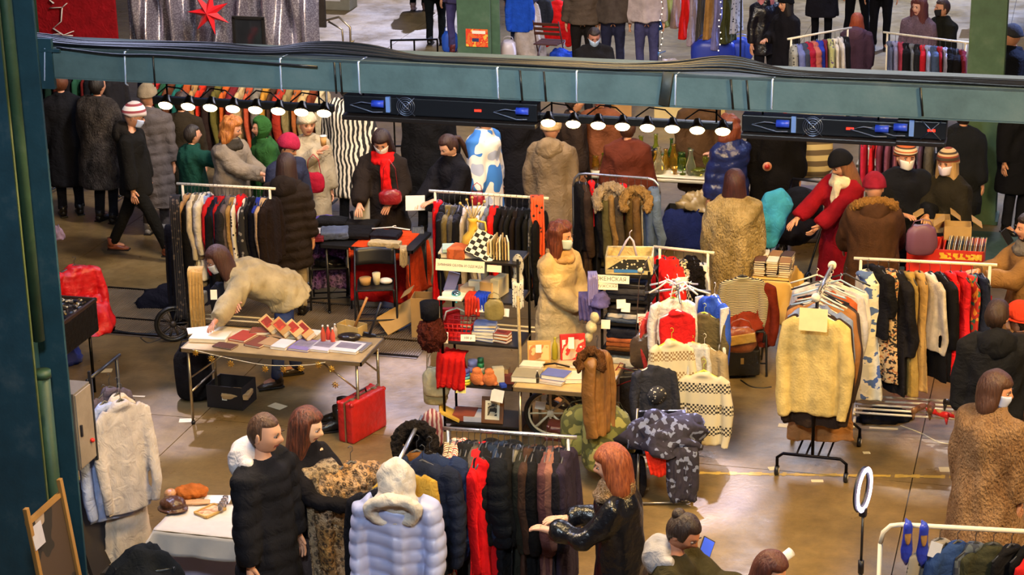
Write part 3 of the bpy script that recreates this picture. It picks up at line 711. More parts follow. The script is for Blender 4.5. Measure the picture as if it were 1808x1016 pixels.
def suitcase(c, e, d, col, label):
    w, t, h = d; o = empty('suitcase', c, e, label, 'suitcase'); B = MB().mat(M(col, 'leather', rough=.45)); B.box((0, -t*.26, h/2), (w, t*.46, h), bev=.02, smooth=True); B.box((0, t*.26, h/2), (w, t*.46, h), bev=.02, smooth=True); B.obj('shell', o)
    B = MB().mat(M('#b8a888', 'metal')); B.box((0, 0, h/2), (w+.004, .012, h+.004), bev=.003); B.obj('metal_band', o)
    B = MB().mat(M('#2a1512', 'leather')); B.tube([(-.07, 0, h), (-.06, 0, h+.035), (.06, 0, h+.035), (.07, 0, h)], .009, 8); B.obj('handle', o)
    for s in (-1, 1):
        B = MB().mat(M('#d8c898', 'metal')); B.box((s*w*.32, -t*.1, h+.004), (.04, .045, .012), bev=.003); B.obj('latch', o)
        for q in (-1, 1): B = MB().mat(M(col, 'leather')); B.sph((s*(w/2-.015), q*(t/2-.015), h-.015), .022, 10, 8); B.obj('corner_cap', o)
    return o
def shoe(c, e, col, label, kind='pump', group=None, inner='#c8a070', s=1.0):
    o = empty('shoe', c, e, label, 'shoe', group); B = MB().mat(M(col, 'leather'))
    if kind == 'pump':
        B.loft([(0, .125*s, .055), (0, .10*s, .05), (0, .03*s, .032), (0, -.05*s, .02), (0, -.10*s, .018), (0, -.145*s, .012)], [(.018, .028), (.030, .030), (.030, .02), (.040, .018), (.034, .016), (.006, .006)], 14, up=(1, 0, 0)); B.obj('upper', o)
        B = MB().mat(M(inner, 'leather')); B.sph((0, .05*s, .052), (.022, .065*s, .012)); B.obj('insole', o)
        B = MB().mat(M(col, 'leather')); B.cyl((0, .11*s, .03), (0, .115*s, -.03), .018, .007); B.obj('heel', o)
    else:
        B.loft([(0, .06, .24), (0, .06, .12), (0, .055, .07), (0, -.02, .055), (0, -.1, .04), (0, -.16, .03)], [(.052, .058), (.046, .055), (.045, .065), (.045, .05), (.046, .035), (.028, .02)], 14, up=(1, 0, 0)); B.obj('upper', o)
        B = MB().mat(M('#100c0a', 'plastic')); B.box((0, -.03, .01), (.09, .27, .022), bev=.009); B.obj('sole', o)
        B = MB().mat(M('#4a3a2c', 'cloth'))
        for k in range(5): B.tube([(-.03, -.02+.012*k, .10+.03*k), (.03, -.02+.012*k, .11+.03*k)], .003, 5)
        B.obj('laces', o)
    return o
def wheel(c, e, r, label, nm='scooter_wheel', spokes=8, rim='#d8c8a0', tyre='#15130f'):
    o = empty(nm, c, e, label, 'wheel'); ring = lambda rr, z=0, n=28: [(math.cos(2*math.pi*k/n)*rr, z, math.sin(2*math.pi*k/n)*rr) for k in range(n)]
    B = MB().mat(M(tyre, 'plastic')); B.tube(ring(r-.02), .022, 8, closed=True); B.obj('tyre', o)
    B = MB().mat(M(rim, 'plastic')); B.tube(ring(r-.045), .011, 8, closed=True); B.obj('rim', o)
    B = MB().mat(M(rim, 'plastic')); B.cyl((0, -.025, 0), (0, .025, 0), .03, n=14); B.obj('hub', o)
    for k in range(spokes):
        a = 2*math.pi*k/spokes; B = MB().mat(M(rim, 'plastic')); B.loft([(math.cos(a)*.02, 0, math.sin(a)*.02), (math.cos(a)*(r-.045), 0, math.sin(a)*(r-.045))], [(.010, .008), (.014, .008)], 6); B.obj('spoke', o)
    return o
def cable(pts, r, col, label, nm='cable', cat='cable', group=None):
    # smooth by Catmull-Rom
    P = [Vector(p) for p in pts]; out = []
    for i in range(len(P)-1):
        a, b, c_, d = P[max(i-1, 0)], P[i], P[i+1], P[min(i+2, len(P)-1)]
        for k in range(5):
            t = k/5; out.append(.5*((2*b) + (c_-a)*t + (2*a-5*b+4*c_-d)*t*t + (3*b-3*c_+d-a)*t**3))
    out.append(P[-1]); B = MB().mat(M(col, 'plastic')); B.tube(out, r, 7); return B.obj(nm, None, label, cat, group)
# ------------------------------------------------------------------ the hall
def S(B, name, parent=None, stuff=False):
    o = mk(name, B.mesh(name), parent, kind='structure' if not parent else ('stuff' if stuff else None)); return o
def floor_mat(name, c1, c2, c3, ro):
    m = bpy.data.materials.new(name); m.use_nodes = True; nt = m.node_tree; N = nt.nodes; L = nt.links; b = N['Principled BSDF']
    tc = N.new('ShaderNodeTexCoord'); 
    def noise(s, d=5, r=.6):
        n = N.new('ShaderNodeTexNoise'); n.inputs['Scale'].default_value = s; n.inputs['Detail'].default_value = d; n.inputs['Roughness'].default_value = r; L.new(tc.outputs['Object'], n.inputs['Vector']); return n.outputs[0]
    def ramp(src, st):
        r = N.new('ShaderNodeValToRGB'); L.new(src, r.inputs[0]); e = r.color_ramp.elements; e[0].position, e[0].color = st[0]; e[1].position, e[1].color = st[-1]
        for p, q in st[1:-1]: x = e.new(p); x.color = q
        return r.outputs[0]
    a = ramp(noise(.55, 6, .7), [(.3, lin(c2)), (.52, lin(c1)), (.72, lin(c3))])
    bb = ramp(noise(7, 6, .7), [(.3, (.72, .7, .68, 1)), (.65, (1.12, 1.1, 1.05, 1))])
    mx = N.new('ShaderNodeMix'); mx.data_type = 'RGBA'; mx.blend_type = 'MULTIPLY'; mx.inputs[0].default_value = 1; L.new(a, mx.inputs[6]); L.new(bb, mx.inputs[7]); L.new(mx.outputs[2], b.inputs['Base Color'])
    rr = ramp(noise(1.3, 5, .7), [(.35, (ro, ro, ro, 1)), (.7, (ro+.25, ro+.25, ro+.25, 1))]); L.new(rr, b.inputs['Roughness'])
    bn = N.new('ShaderNodeBump'); bn.inputs['Strength'].default_value = .25; bn.inputs['Distance'].default_value = .01; L.new(noise(26, 4), bn.inputs['Height']); L.new(bn.outputs[0], b.inputs['Normal'])
    return m
B = MB().mat(M('#3a2f20', 'flat')); B.box((-4, 26, -.12), (48, 60, .2)); FL = S(B, 'floor')
FM = floor_mat('polished_concrete', '#735f3c', '#56462a', '#8c7850', .27); FG = floor_mat('green_painted_concrete', '#3c5448', '#2c4238', '#4c6050', .40)
slab_w = 3.2; gy0 = at(1620, 478).y; gy1 = at(1620, 402).y
for i in range(-7, 6):
    for j in range(0, 13):
        x0 = -1.1 + i*slab_w; y0 = 6.7 + j*slab_w
        if x0 > 14: continue
        B = MB().mat(FM); B.box((x0+slab_w/2, y0+slab_w/2, -.012), (slab_w-.009, slab_w-.009, .024)); o = S(B, 'floor_slab', FL)
g0 = at(1500, 470); B = MB().mat(FG); B.box((g0.x+5, (gy0+gy1)/2, .0015), (10, gy1-gy0, .003)); S(B, 'floor_marking', FL)
# worn yellow line
YM = floor_mat('worn_yellow_paint', '#b09440', '#8c7a4e', '#c8a850', .5)
a0, a1 = at(1235, 836), at(1900, 846); n = 90; pts = []; rs = random.Random(3)
B = MB().mat(YM)
for k in range(n):
    if rs.random() < .02: continue
    p = a0.lerp(a1, k/n); q = a0.lerp(a1, (k+1)/n); wa = .03*rs.uniform(.5, 1.25); B.add([(p.x, p.y-wa, .002), (q.x, q.y-wa*rs.uniform(.7, 1.1), .002), (q.x, q.y+wa, .002), (p.x, p.y+wa*rs.uniform(.7, 1.2), .002)], [(0, 1, 2, 3)], False)
S(B, 'floor_marking', FL, True)
for (x, y, w, l, a) in ((735, 610, .16, .05, .2), (186, 655, .13, .10, .3), (238, 700, .2, .03, .1), (330, 743, .14, .09, .3), (490, 718, .16, .11, -.4), (268, 577, .28, .05, .1), (1133, 864, .12, .05, .2), (1383, 752, .09, .08, 0), (1365, 828, .08, .07, .4), (1530, 800, .06, .05, .3), (1443, 850, .1, .05, .2), (700, 606, .1, .03, 0), (180, 765, .3, .03, .1), (1560, 757, .25, .04, .1), (1690, 830, .3, .1, .2)):
    B = MB().mat(M('#cdbf9c', 'paper')); B.box((0, 0, .0016), (w, l, .001)); o = S(B, 'tape_mark', FL); o.location = at(x, y); o.rotation_euler = (0, 0, a)
# sunk rail track with ribbed plates
ta, tb = at(150, 588), at(150, 503); X0, X1 = at(120, 560).x, at(800, 560).x
B = MB().mat(M('#55483a', 'paint')); B.box(((X0+X1)/2, (ta.y+tb.y)/2, .003), (X1-X0, tb.y-ta.y, .004)); S(B, 'track_plate', FL)
B = MB().mat(M('#6d5d47', 'paint'))
for k in range(160): B.box((X0+(k+.5)*(X1-X0)/160, (ta.y+tb.y)/2, .007), ((X1-X0)/160*.5, tb.y-ta.y-.1, .006))
o = S(B, 'track_rib', FL, True)
for y in (ta.y+.05, (ta.y*2+tb.y)/3, tb.y-.05): B = MB().mat(M('#1d1813', 'metal')); B.box(((X0+X1)/2, y, .008), (X1-X0, .035, .010)); S(B, 'track_rail', FL)

# walls well away from the stalls, with tall lit windows under the roof
WM = M('#4a4640', 'paint')
def wall(name, c, d): B = MB().mat(WM); B.box(c, d); return S(B, name)
wall('wall_back', (-4, 52, 3.5), (48, .4, 7)); wall('wall_left', (-25, 26, 3.5), (.4, 60, 7)); wall('wall_right', (19, 26, 3.5), (.4, 60, 7))
wn = 1
for x in range(-22, 18, 5):
    o = empty('window_%d' % wn, (x, 51.7, 10.4), 0, None, None); o['kind'] = 'structure'; wn += 1
    B = MB().mat(M('#20262a', 'paint'))
    for k in range(5): B.box((-1.9+k*.95, 0, 0), (.09, .12, 6.4))
    for k in range(5): B.box((0, 0, -3.2+k*1.6), (3.9, .12, .10))
    mk('window_frame', B.mesh('window_frame'), o)
    for a in range(4):
        for b in range(4): B = MB().mat(M('#9db4ff', 'emit', emit=1.5)); B.box((-1.425+a*.95, .03, -2.4+b*1.6), (.86, .02, 1.5)); mk('pane', B.mesh('pane'), o)

# ------------------------------------------------------------------ steelwork
TEAL = M('#566e70', 'paint', rough=.6); GRN = M('#3e5a40', 'paint', rough=.6); DT = M('#22424a', 'paint')
BY = 12.36; bt = aty(80, 88, BY).z; bb_ = aty(80, 136, BY).z; bx0 = aty(40, 100, BY).x; bx1 = 6.0
beam = empty('steel_beam', (0, 0, 0), 0, None, None); beam['kind'] = 'structure'
B = MB().mat(TEAL); B.box(((bx0+bx1)/2, BY+.012, (bt+bb_)/2), (bx1-bx0, .024, bt-bb_), bev=.004); mk('beam_web', B.mesh('beam_web'), beam)
B = MB().mat(M('#3c4c50', 'paint')); B.box(((bx0+bx1)/2, BY+.17, bt+.006), (bx1-bx0, .34, .022), bev=.004); mk('beam_flange', B.mesh('w'), beam)
B = MB().mat(TEAL); B.box(((bx0+bx1)/2, BY+.17, bb_-.002), (bx1-bx0, .33, .018), bev=.004); mk('beam_flange', B.mesh('w'), beam)
for px, sl in ((79, 3), (222, -6), (497, -8), (635, -8), (880, -8), (1018, 0), (1192, 3), (1362, 6)):
    a = aty(px+sl*.3, 92+(px-80)*.038, BY-.012); b = aty(px, 142+(px-80)*.038, BY-.012); a.z = bt+.01
    B = MB().mat(M('#aebfe0', 'plastic')); B.tube([a+Vector((.02, .12, .01)), a, b.lerp(a, .5), b, b+Vector((0, .03, -.02))], .006, 6); o = mk('cable_tie', B.mesh('t'), beam)
for px in (270, 590, 600, 918, 960, 1290, 1318, 1625):
    a = aty(px, 95+(px-80)*.038, BY-.008); b = aty(px+4, 146+(px-80)*.038, BY-.008); a.z = bt
    B = MB().mat(M('#14161a', 'plastic')); B.tube([a, b], .007, 6); mk('black_strap', B.mesh('t'), beam)
a = aty(1180, 128, BY-.01); b = aty(1172, 186, BY-.01); B = MB().mat(M('#2c3436', 'paint')); B.loft([a, b], [(.035, .008)]*2, 8, up=(1, 0, 0)); mk('splice_plate', B.mesh('t'), beam)
# black cables lying along the beam
rs = random.Random(5)
for k in range(6):
    pts = []; ph = rs.random()*6; 
    for i in range(40):
        x = bx0-.3 + i*(bx1-bx0+.3)/39; px = proj((x, BY, bt))[0]
        hump = .10*math.exp(-((px-590)/70)**2) + .09*math.exp(-((px-1270)/80)**2) + .05*math.exp(-((px-60)/50)**2) + .03*math.exp(-((px-350)/120)**2)
        pts.append((x, BY+.025+.026*k+.014*math.sin(x*2.1+ph), bt+.026+hump*(.3+.12*k)+.006*rs.random()))
    cable(pts, rs.choice((.008, .011, .014)), ('#0c0d12', '#10141e', '#14161a')[k % 3], f'black power cable lying along the top of the steel beam, {ORD[k]} from its front edge', 'power_cable', 'cable', 'cables along the beam')
cable([aty(560, 118, BY-.03), aty(300, 99, BY-.03), aty(200, 96, BY-.03), aty(100, 84, BY-.02)], .008, '#16181e', 'thin black cable sagging over the front face of the steel beam', 'power_cable')

# near column, H section with a drain pipe in its recess
cy = BY - .02
def colx(px, Y): return aty(px, 500, Y).x
colm = M('#1d4250', 'paint', rough=.6)
Yf = cy-.42; xf = colx(48, Yf); xb = colx(107, cy); 
c1 = empty('steel_column', (0, 0, 0), 0, None, None); c1['kind'] = 'structure'
for nm, c, d in (('column_flange', (xf-.22, Yf-.012, 3.2), (.44, .024, 6.8)), ('column_flange', (xb-.22, cy-.012, 3.2), (.44, .024, 6.8)), ('column_web', (xf-.20, (Yf+cy)/2, 3.2), (.03, .42, 6.8))):
    B = MB().mat(colm); B.box(c, d, bev=.004); mk(nm, B.mesh(nm), c1)
B = MB().mat(M('#2c4834', 'paint')); x = xf-.06; B.cyl((x, Yf+.19, 2.35), (x, Yf+.19, 6.6), .04, n=16); B.cyl((x, Yf+.19, 0), (x, Yf+.19, 2.1), .052, n=16); B.cyl((x, Yf+.19, 2.08), (x, Yf+.19, 2.13), .060, n=16); mk('drain_pipe', B.mesh('p'), c1)
B = MB().mat(M('#46522c', 'paint')); B.box((xf-.0, Yf-.014, 3.2), (.008, .02, 6.8)); mk('column_edge', B.mesh('p'), c1)
B = MB().mat(colm); B.box((xb-.1, cy+.12, bt+.0), (.5, .24, .02)); B.box((xb+.02, cy+.02, (bt+bb_)/2), (.14, .03, .34)); mk('bracket', B.mesh('p'), c1)
def column(px, py, w, col, name='steel_column'):
    p = at(px, py); o = empty(name, (p.x, p.y, 0), 0, None, None); o['kind'] = 'structure'; m = col
    B = MB().mat(m); B.box((0, -w*.5, 3.5), (w, .03, 7), bev=.004); mk('column_flange', B.mesh('f'), o)
    B = MB().mat(m); B.box((0, w*.5, 3.5), (w, .03, 7), bev=.004); mk('column_flange', B.mesh('f'), o)
    B = MB().mat(m); B.box((-w*.0, 0, 3.5), (.04, w, 7)); B.box((0, 0, .02), (w*1.15, w*1.15, .04)); mk('column_web', B.mesh('f'), o)
    return o
CM1 = column(848, 158, .50, M('#42604a', 'paint')); CR1 = column(1727, 386, .40, M('#42604a', 'paint'))
column(88, 150, .45, M('#3c5a44', 'paint'))
# poster on the middle column
p = at(848, 158); z = aty(840, 67, p.y-.28).z; pc = aty(842, 67, p.y-.28)
B = MB().mat(M('#d86a28', 'camo', '#d83a20', c3='#e0b040', s=1.6)); B.box((0, 0, 0), (.33, .008, .26)); po = B.obj('poster', None, 'small orange and yellow printed poster on the green steel column', 'poster', loc=pc)
B = MB().mat(M('#e8e0d0', 'flat')); B.box((.03, -.006, .085), (.20, .004, .045)); B.obj('poster_banner', po)
B = MB().mat(M('#28305c', 'flat')); B.box((-.02, -.006, -.03), (.10, .004, .05)); B.obj('poster_picture', po)

# ------------------------------------------------------------------ lamp bars under the beam
LY = BY + .05
def lampbar(xs, ys, lab):
    a = aty(xs[0]-22, ys[0]-1, LY+.09); b = aty(xs[-1]+16, ys[-1]+1, LY+.09)
    o = empty('lamp_bar', a, 0, lab, 'lamp bar', 'lamp bars under the beam')
    L = b.x-a.x; dz = b.z-a.z
    B = MB().mat(M('#15100c', 'plastic')); B.box((L/2, 0.02, dz/2+.03), (L, .05, .05), Euler((0, math.atan2(-dz, L), 0)), bev=.006); B.obj('housing', o)
    for i, px in enumerate(xs):
        y = ys[0]+(ys[-1]-ys[0])*i/(len(xs)-1); c = aty(px, y, LY) - a
        q = Vector((.10, -.62, -.68)).to_track_quat('Z', 'Y').to_matrix()
        B = MB().mat(M('#2a2018', 'metal')); B.loft([c - q @ Vector((0, 0, .075)), c - q @ Vector((0, 0, .02)), c], [(.018, .018), (.040, .040), (.050, .050)], 18, cap=True, up=(1, 0, 0)); B.obj('lamp_reflector', o)
        B = MB().mat(M('#ffdf9a', 'emit', emit=24)); B.loft([c+q @ Vector((0, 0, .001)), c+q @ Vector((0, 0, .010)), c+q @ Vector((0, 0, .018))], [(.046, .046), (.040, .040), (.015, .015)], 18, up=(1, 0, 0)); B.obj('lit_lamp', o)
        B = MB().mat(M('#15100c', 'plastic')); B.cyl(c - q @ Vector((0, 0, .07)), c+Vector((0, .09, .04)), .008); B.obj('lamp_arm', o)
    for xx in (.1, L-.1): B = MB().mat(M('#15161a', 'metal')); B.cyl((xx, .02, .05+dz*xx/L), (xx, .02, bb_-a.z), .006); B.obj('hanger_rod', o)
    for k in range(4):
        x = L*(k+.5)/4; B = MB().mat(M('#15161a', 'plastic')); B.tube([(x-.14, .02, .06+dz*x/L), (x-.05, .0, .13), (x+.05, .0, .12), (x+.12, .02, .05+dz*x/L)], .005, 6); B.obj('lamp_cord', o)
    bpy.context.view_layer.update()
    l = area('lamp_glow', (a.x+L/2, LY-.05, a.z+dz/2-.05), (a.x+L/2+.5, LY-3.0, a.z-3.3), L, 130, (1, .72, .36), .08); return o
lampbar([292, 332, 371, 411, 451, 491, 532, 572], [186, 200], 'bar of eight lit warm lamps under the beam, nearer the column')
lampbar([968, 1012, 1056, 1099, 1143, 1187, 1231, 1276], [217, 232], 'bar of eight lit warm lamps under the beam, above the glassware table')
def ctrl(x0, x1, y0, h, lab, fan, plugs=2):
    a = aty(x0, y0, LY); b = aty(x1, y0+(x1-x0)*.05, LY); L = b.x-a.x; o = empty('power_unit', a, (0, math.atan2(-(b.z-a.z), L), 0), lab, 'power unit', 'black power units under the beam')
    hh = h/267; B = MB().mat(M('#0e1016', 'plastic')); B.box((L/2, .05, -hh*.36), (L, .10, hh*.72), bev=.006); B.obj('case', o)
    B = MB().mat(M('#1c1512', 'plastic')); B.box((L/2, .03, -hh*.86), (L, .16, hh*.20), bev=.006); B.obj('heat_sink', o)
    fx = (fan-x0)/(x1-x0)*L
    for r in (.02, .034, .048, .06)[:0 if plugs == 1 else 4]: B = MB().mat(M('#8f9ab8', 'metal')); B.tube([(fx+r*math.cos(t*.26), -.006, -hh*.34+r*math.sin(t*.26)) for t in range(24)], .0022, 5, closed=True); B.obj('fan_ring', o)
    B = MB().mat(M('#8f9ab8', 'metal'))
    for t in (.78, 2.36): B.tube([(fx-.085*math.cos(t), -.006, -hh*.34-.085*math.sin(t)), (fx+.085*math.cos(t), -.006, -hh*.34+.085*math.sin(t))], .003, 5)
    B.obj('fan_guard', o)
    B = MB().mat(M('#6e8ecc', 'plastic')); B.box((fx-.115, -.012, -hh*.28), (.028, .02, .10)); B.obj('sticker', o)
    for x, nm in ((fx-.17, 0), (L-.08, 1))[:plugs]:
        B = MB().mat(M('#2a48c8', 'plastic')); B.cyl((x-.05, -.02, -hh*.26), (x+.03, -.02, -hh*.26), .024, n=12); B.obj('blue_plug', o)
        B = MB().mat(M('#5c6680', 'plastic')); B.tube([(x-.05, -.02, -hh*.26), (x-.12, -.03, -hh*.2), (x-.2, -.02, -hh*.35), (x-.05, -.02, -hh*.62), (x+.02, -.02, -hh*.6)], .004, 6); B.obj('plug_cord', o)
    B = MB().mat(M('#ff2a18', 'emit', emit=2.5)); B.box((L*.70, -.004, -hh*.36), (.045, .004, .014)); B.obj('red_display', o)
    for x in (.12, L-.12): B = MB().mat(M('#15161a', 'metal')); B.cyl((x, .05, 0), (x, .05, bb_-a.z+.0), .006); B.obj('hanger_rod', o)
ctrl(606, 948, 168, 42, 'black power unit with fan and blue plugs, between the two lamp bars', 718)
ctrl(1310, 1585, 203, 38, 'black power unit with fan beside the lamps above the glass table', 1437)
ctrl(1584, 1672, 212, 40, 'short black power unit at the far end beside the green column', 1645, 1)
# ------------------------------------------------------------------ people
def pp(px, py, h): p = at(px, py, h*1.005); return Vector((p.x, p.y, 0))
def P_(px, py, h, a, lab, **kw):
    loc = kw.pop('loc', None) or pp(px, py, h); rz = face(a); k = h/1.7
    hw = kw.pop('hw', None)
    if hw:   # hands as world points
        inv = (Matrix.Translation(loc) @ Matrix.Rotation(rz, 4, 'Z')).inverted(); kw['hands'] = [None if v is None else (inv @ Vector(v))/k for v in hw]
    return person(lab, loc, rz, h, **kw)
WALK = [(-.10, -.30, .09), (.10, .33, .14)]
HOLD = [(-.13, -.30, 1.05), (.13, -.30, 1.05)]
LOOK = [(-.16, -.34, .98), (.14, -.32, 1.0)]
# lower right to left, front row
man = P_(457, 738, 1.92, 62, 'man with short fair hair in a long black puffer coat over a white hood', coat=dict(c='#1c1c22', kind='cloth', quilt=(.11, .016), bulk=.035, hem=.42, amp=.008), hair=('#5a3d28', 'buzz', 0, '#3a2418'), hood=('#cfc8cc', 'cloth'), fem=False, head=(8, 4), skin='#d09a7c', pants='#15151a')
girl = P_(532, 728, 1.76, 58, 'girl with long auburn hair in a black top, holding a leopard print coat', coat=dict(c='#17151a', kind='cloth', bulk=.012, hem=.85, name='top'), hair=('#6a3520', 'long', .42, '#2c140c'), skin='#e0b496', head=(12, 12), pants='#4a3e3e', hands=[(-.02, -.38, 1.12), (.16, -.40, 1.10)])
red = P_(1092, 797, 1.78, -100, 'woman with copper bob in a glossy black leather coat browsing the front rack', coat=dict(c='#0f1016', kind='shiny', bulk=.03, hem=.45, amp=.018), hair=('#a0552a', 'bob', .20, '#6a2c12'), scarf=('#8a6430', 'leopard', ), head=(0, 12), hands=[(-.16, -.36, 1.15), (.10, -.42, 1.18)], skin='#d8a488')
phone = P_(1192, 912, 1.70, 70, 'person with dark bun, grey hood and olive jacket looking at a phone', coat=dict(c='#3a3420', kind='cloth', bulk=.03, hem=.7), hair=('#2e1c16', 'bun'), hood=('#a8a4a8', 'cloth'), head=(-10, 32), hands=[(-.10, -.42, 1.22), (.06, -.46, 1.24)], skin='#b87a5c')
bot = P_(1352, 980, 1.62, 40, 'person with dark red hair at the lower edge, holding a white tube', coat=dict(c='#2a2a30', bulk=.02), hair=('#5a2c22', 'long', .25), head=(0, 20), hands=[(-.05, -.35, 1.35), None])
fl = P_(1752, 667, 1.78, 130, 'woman in a long fluffy fawn fur coat and white mask, walking', coat=dict(c='#9c7c5c', kind='fur', c2='#7c5c40', hem=.30, bulk=.06, amp=.016, flare=.05, s=.8), hair=('#4a2c1e', 'bob', .16), mask='#b8c4ec', head=(-62, 10), feet=WALK, shoes='#30303a')
blk = P_(1762, 540, 1.74, 175, 'short haired man in a black hooded jacket seen from behind at the dress rack', coat=dict(c='#1e1e20', kind='cloth', bulk=.06, hem=.75, amp=.016), hood=('#1c1c1e', 'cloth'), hair=('#3a2416', 'short', 0), head=(-30, 10), fem=False)
cap = P_(1806, 546, 1.58, -120, 'person in a red cap and dark coat behind the black jacket', coat=dict(c='#3a2c28', bulk=.03), hair=('#3a2416', 'short'), hat=('cap', M('#c83a20', 'cloth'), M('#c83a20', 'cloth')), mask='#d8a888')
ph2 = P_(1822, 385, 1.70, -80, 'person in a camel coat and grey scarf filming with a phone', coat=dict(c='#8c6840', kind='cloth', hem=.4, bulk=.05, flare=.04), hair=('#2a1c14', 'long', .3), hands=[(-.08, -.45, 1.22), (.08, -.45, 1.20)], scarf=('#6a6460', 'knit'))
# middle row
tb0 = at(320, 615, .74)
bl = at(512, 672); bend_loc = Vector((bl.x, bl.y, 0))
bend = P_(0, 0, 1.70, -72, 'woman in a beige jacket bending over the book table', loc=bend_loc, lean=66, coat=dict(c='#b3a27c', kind='cloth', hem=.80, bulk=.055, amp=.02, flare=.06), hair=('#4a2818', 'long', .33), mask='#e8e4d8', head=(0, 22), pants='#3c4a78', shoes='#3a2c1c',
          hw=[at(418, 588, .84), at(372, 580, .84)], feet=[(-.14, .10, .08), (.16, -.16, .08)])
beige = P_(985, 400, 1.68, 48, 'woman in a quilted cream coat with wavy auburn hair behind the toy table', coat=dict(c='#d2b47c', kind='cloth', quilt=(.13, .010), hem=.38, bulk=.045, amp=.009, flare=.03), hair=('#7a3a1e', 'curly', .46, '#4a2010'), mask='#cfe0e6', scarf=('#c49a64', 'cloth'), head=(12, 0), hands=[(-.02, -.26, .98), (.06, -.27, .96)], pants='#2a2420')
furw = P_(1297, 308, 1.70, 172, 'woman in a mottled sandy fur coat seen from behind, dark reddish hair', coat=dict(c='#cdb27e', kind='fur', c2='#86703f', hem=.42, bulk=.075, amp=.016, flare=.01, s=.4), hair=('#4a2018', 'long', .26, '#2c1210'), pants='#4a3a2c')
backp = P_(503, 280, 1.66, 168, 'woman in a long black quilted puffer seen from behind with dark brown hair', coat=dict(c='#2a211c', kind='cloth', quilt=(.105, .024), hem=.55, bulk=.045, amp=.006), hair=('#3a2218', 'long', .36), hood=('#2a211c', 'cloth'), pants='#a08e70', head=(10, 10))
B = MB(); scarfr = P_(675, 232, 1.72, -8, 'woman in black with a thick red scarf and white mask at the jeans table', coat=dict(c='#241c18', kind='cloth', hem=.45, bulk=.055, flare=.05), hair=('#2c1610', 'bob', .16), scarf=('#e01818', 'knit', .42), mask='#e6e2da', head=(0, 26), hands=[(-.20, -.36, 1.02), (.12, -.30, 1.02)])
dark = P_(798, 240, 1.68, -45, 'woman in a black jacket with pulled back hair reading a paper', coat=dict(c='#15141a', bulk=.035), hair=('#3a2018', 'pony'), skin='#d8a486', head=(-8, 28), hands=[(-.10, -.40, 1.08), (.10, -.38, 1.1)])
walker = P_(228, 190, 1.74, 82, 'person striding in black with a patterned beanie and brown shoes', coat=dict(c='#171512', kind='cloth', hem=.75, bulk=.03), hat=('beanie', M('#c8b8b0', 'multi', '#8a3a40', s=.6, c3='#e0d8d0')), mask='#b8c4e0', pants='#131210', shoes='#8a4a30', feet=[(-.09, -.36, .085), (.09, .36, .10)], head=(10, 18), fem=False, hood=('#201c18', 'cloth'))
grey = P_(258, 158, 1.72, 170, 'person in a long grey quilted coat with a knitted hat beside the striding one', coat=dict(c='#5c5452', quilt=(.12, .02), hem=.35, bulk=.05), hat=('pom', M('#8c7c64', 'knit')), pants='#4a4444', shoes='#8a8684')
fur0 = P_(168, 138, 1.74, 150, 'person in a dark grey striped fur coat near the column', coat=dict(c='#4e4640', kind='fur', c2='#1c1816', hem=.45, bulk=.08, flare=.04), hair=('#1c1410', 'short'))
P_(105, 132, 1.72, 200, 'dark figure half hidden behind the column', coat=dict(c='#16161a', hem=.4, bulk=.04), hair=('#6a3a20', 'short'))
ging = P_(402, 212, 1.66, 62, 'woman with curly ginger hair in a taupe puffer holding a coffee cup', coat=dict(c='#8a7c6c', kind='cloth', quilt=(.16, .014), hem=.7, bulk=.05), hair=('#c07830', 'curly', .15, '#8a4a1c'), scarf=('#3a342c', 'knit'), head=(15, 15), hands=[(-.02, -.42, 1.14), (.16, -.34, 1.05)], pants='#2a2622')
teal = P_(335, 226, 1.50, 120, 'person in a dark teal coat reaching out an arm', coat=dict(c='#163f34', hem=.6, bulk=.05), hair=('#2a2018', 'short'), hands=[(-.3, -.5, 1.3), None])
P_(464, 212, 1.54, -60, 'person in a green hooded jacket behind the ginger woman', coat=dict(c='#2a5226', hem=.7, bulk=.05), hat=('hoodup', M('#2e5a28', 'cloth')))
rhat = P_(503, 243, 1.64, 40, 'person in a raspberry beanie and navy coat with a red bag', coat=dict(c='#2c3046', hem=.6, bulk=.04), hat=('beanie', M('#b02848', 'knit')), hair=('#3a2418', 'short'), head=(20, 25))
P_(540, 205, 1.66, 20, 'person in a cream coat holding up a paper cup', coat=dict(c='#a8987c', hem=.4, bulk=.05), hat=('beanie', M('#c8b89a', 'knit')), hands=[(.02, -.38, 1.38), None])
zeb = P_(612, 142, 1.76, 165, 'person in a long black and white zebra striped fur coat', coat=dict(c='#c8bca8', kind='vstripe', c2='#15110e', hem=.42, bulk=.085, s=1.3, amp=.008), hair=('#2a1c14', 'short'))
P_(755, 152, 1.76, 180, 'tall figure in a long black coat behind the red scarf', coat=dict(c='#0f0e10', hem=.35, bulk=.08), hair=('#1a1412', 'short'))
P_(852, 195, 1.70, 60, 'person in a blue, white and tan patchwork jacket walking', coat=dict(c='#2f6ab0', kind='camo', c2='#d8cfc4', c3='#b8783c', s=.35, hem=.5, bulk=.06), hair=('#3a2418', 'short'), feet=WALK)
P_(908, 150, 1.78, 175, 'broad figure in a black coat beside the taupe hooded coat', coat=dict(c='#121014', hem=.35, bulk=.09), hair=('#1a1412', 'short'))
P_(972, 214, 1.70, 168, 'person in a long taupe wool coat with a cream beanie seen from behind', coat=dict(c='#7c6850', hem=.28, bulk=.06, flare=.03), hat=('beanie', M('#c8a878', 'knit')), hood=('#8a7458', 'cloth'))
P_(1108, 214, 1.62, 175, 'person in a brown and burgundy jacket in front of the glass table', coat=dict(c='#5c2a1c', hem=.55, bulk=.07), hair=('#4a2a18', 'short'))
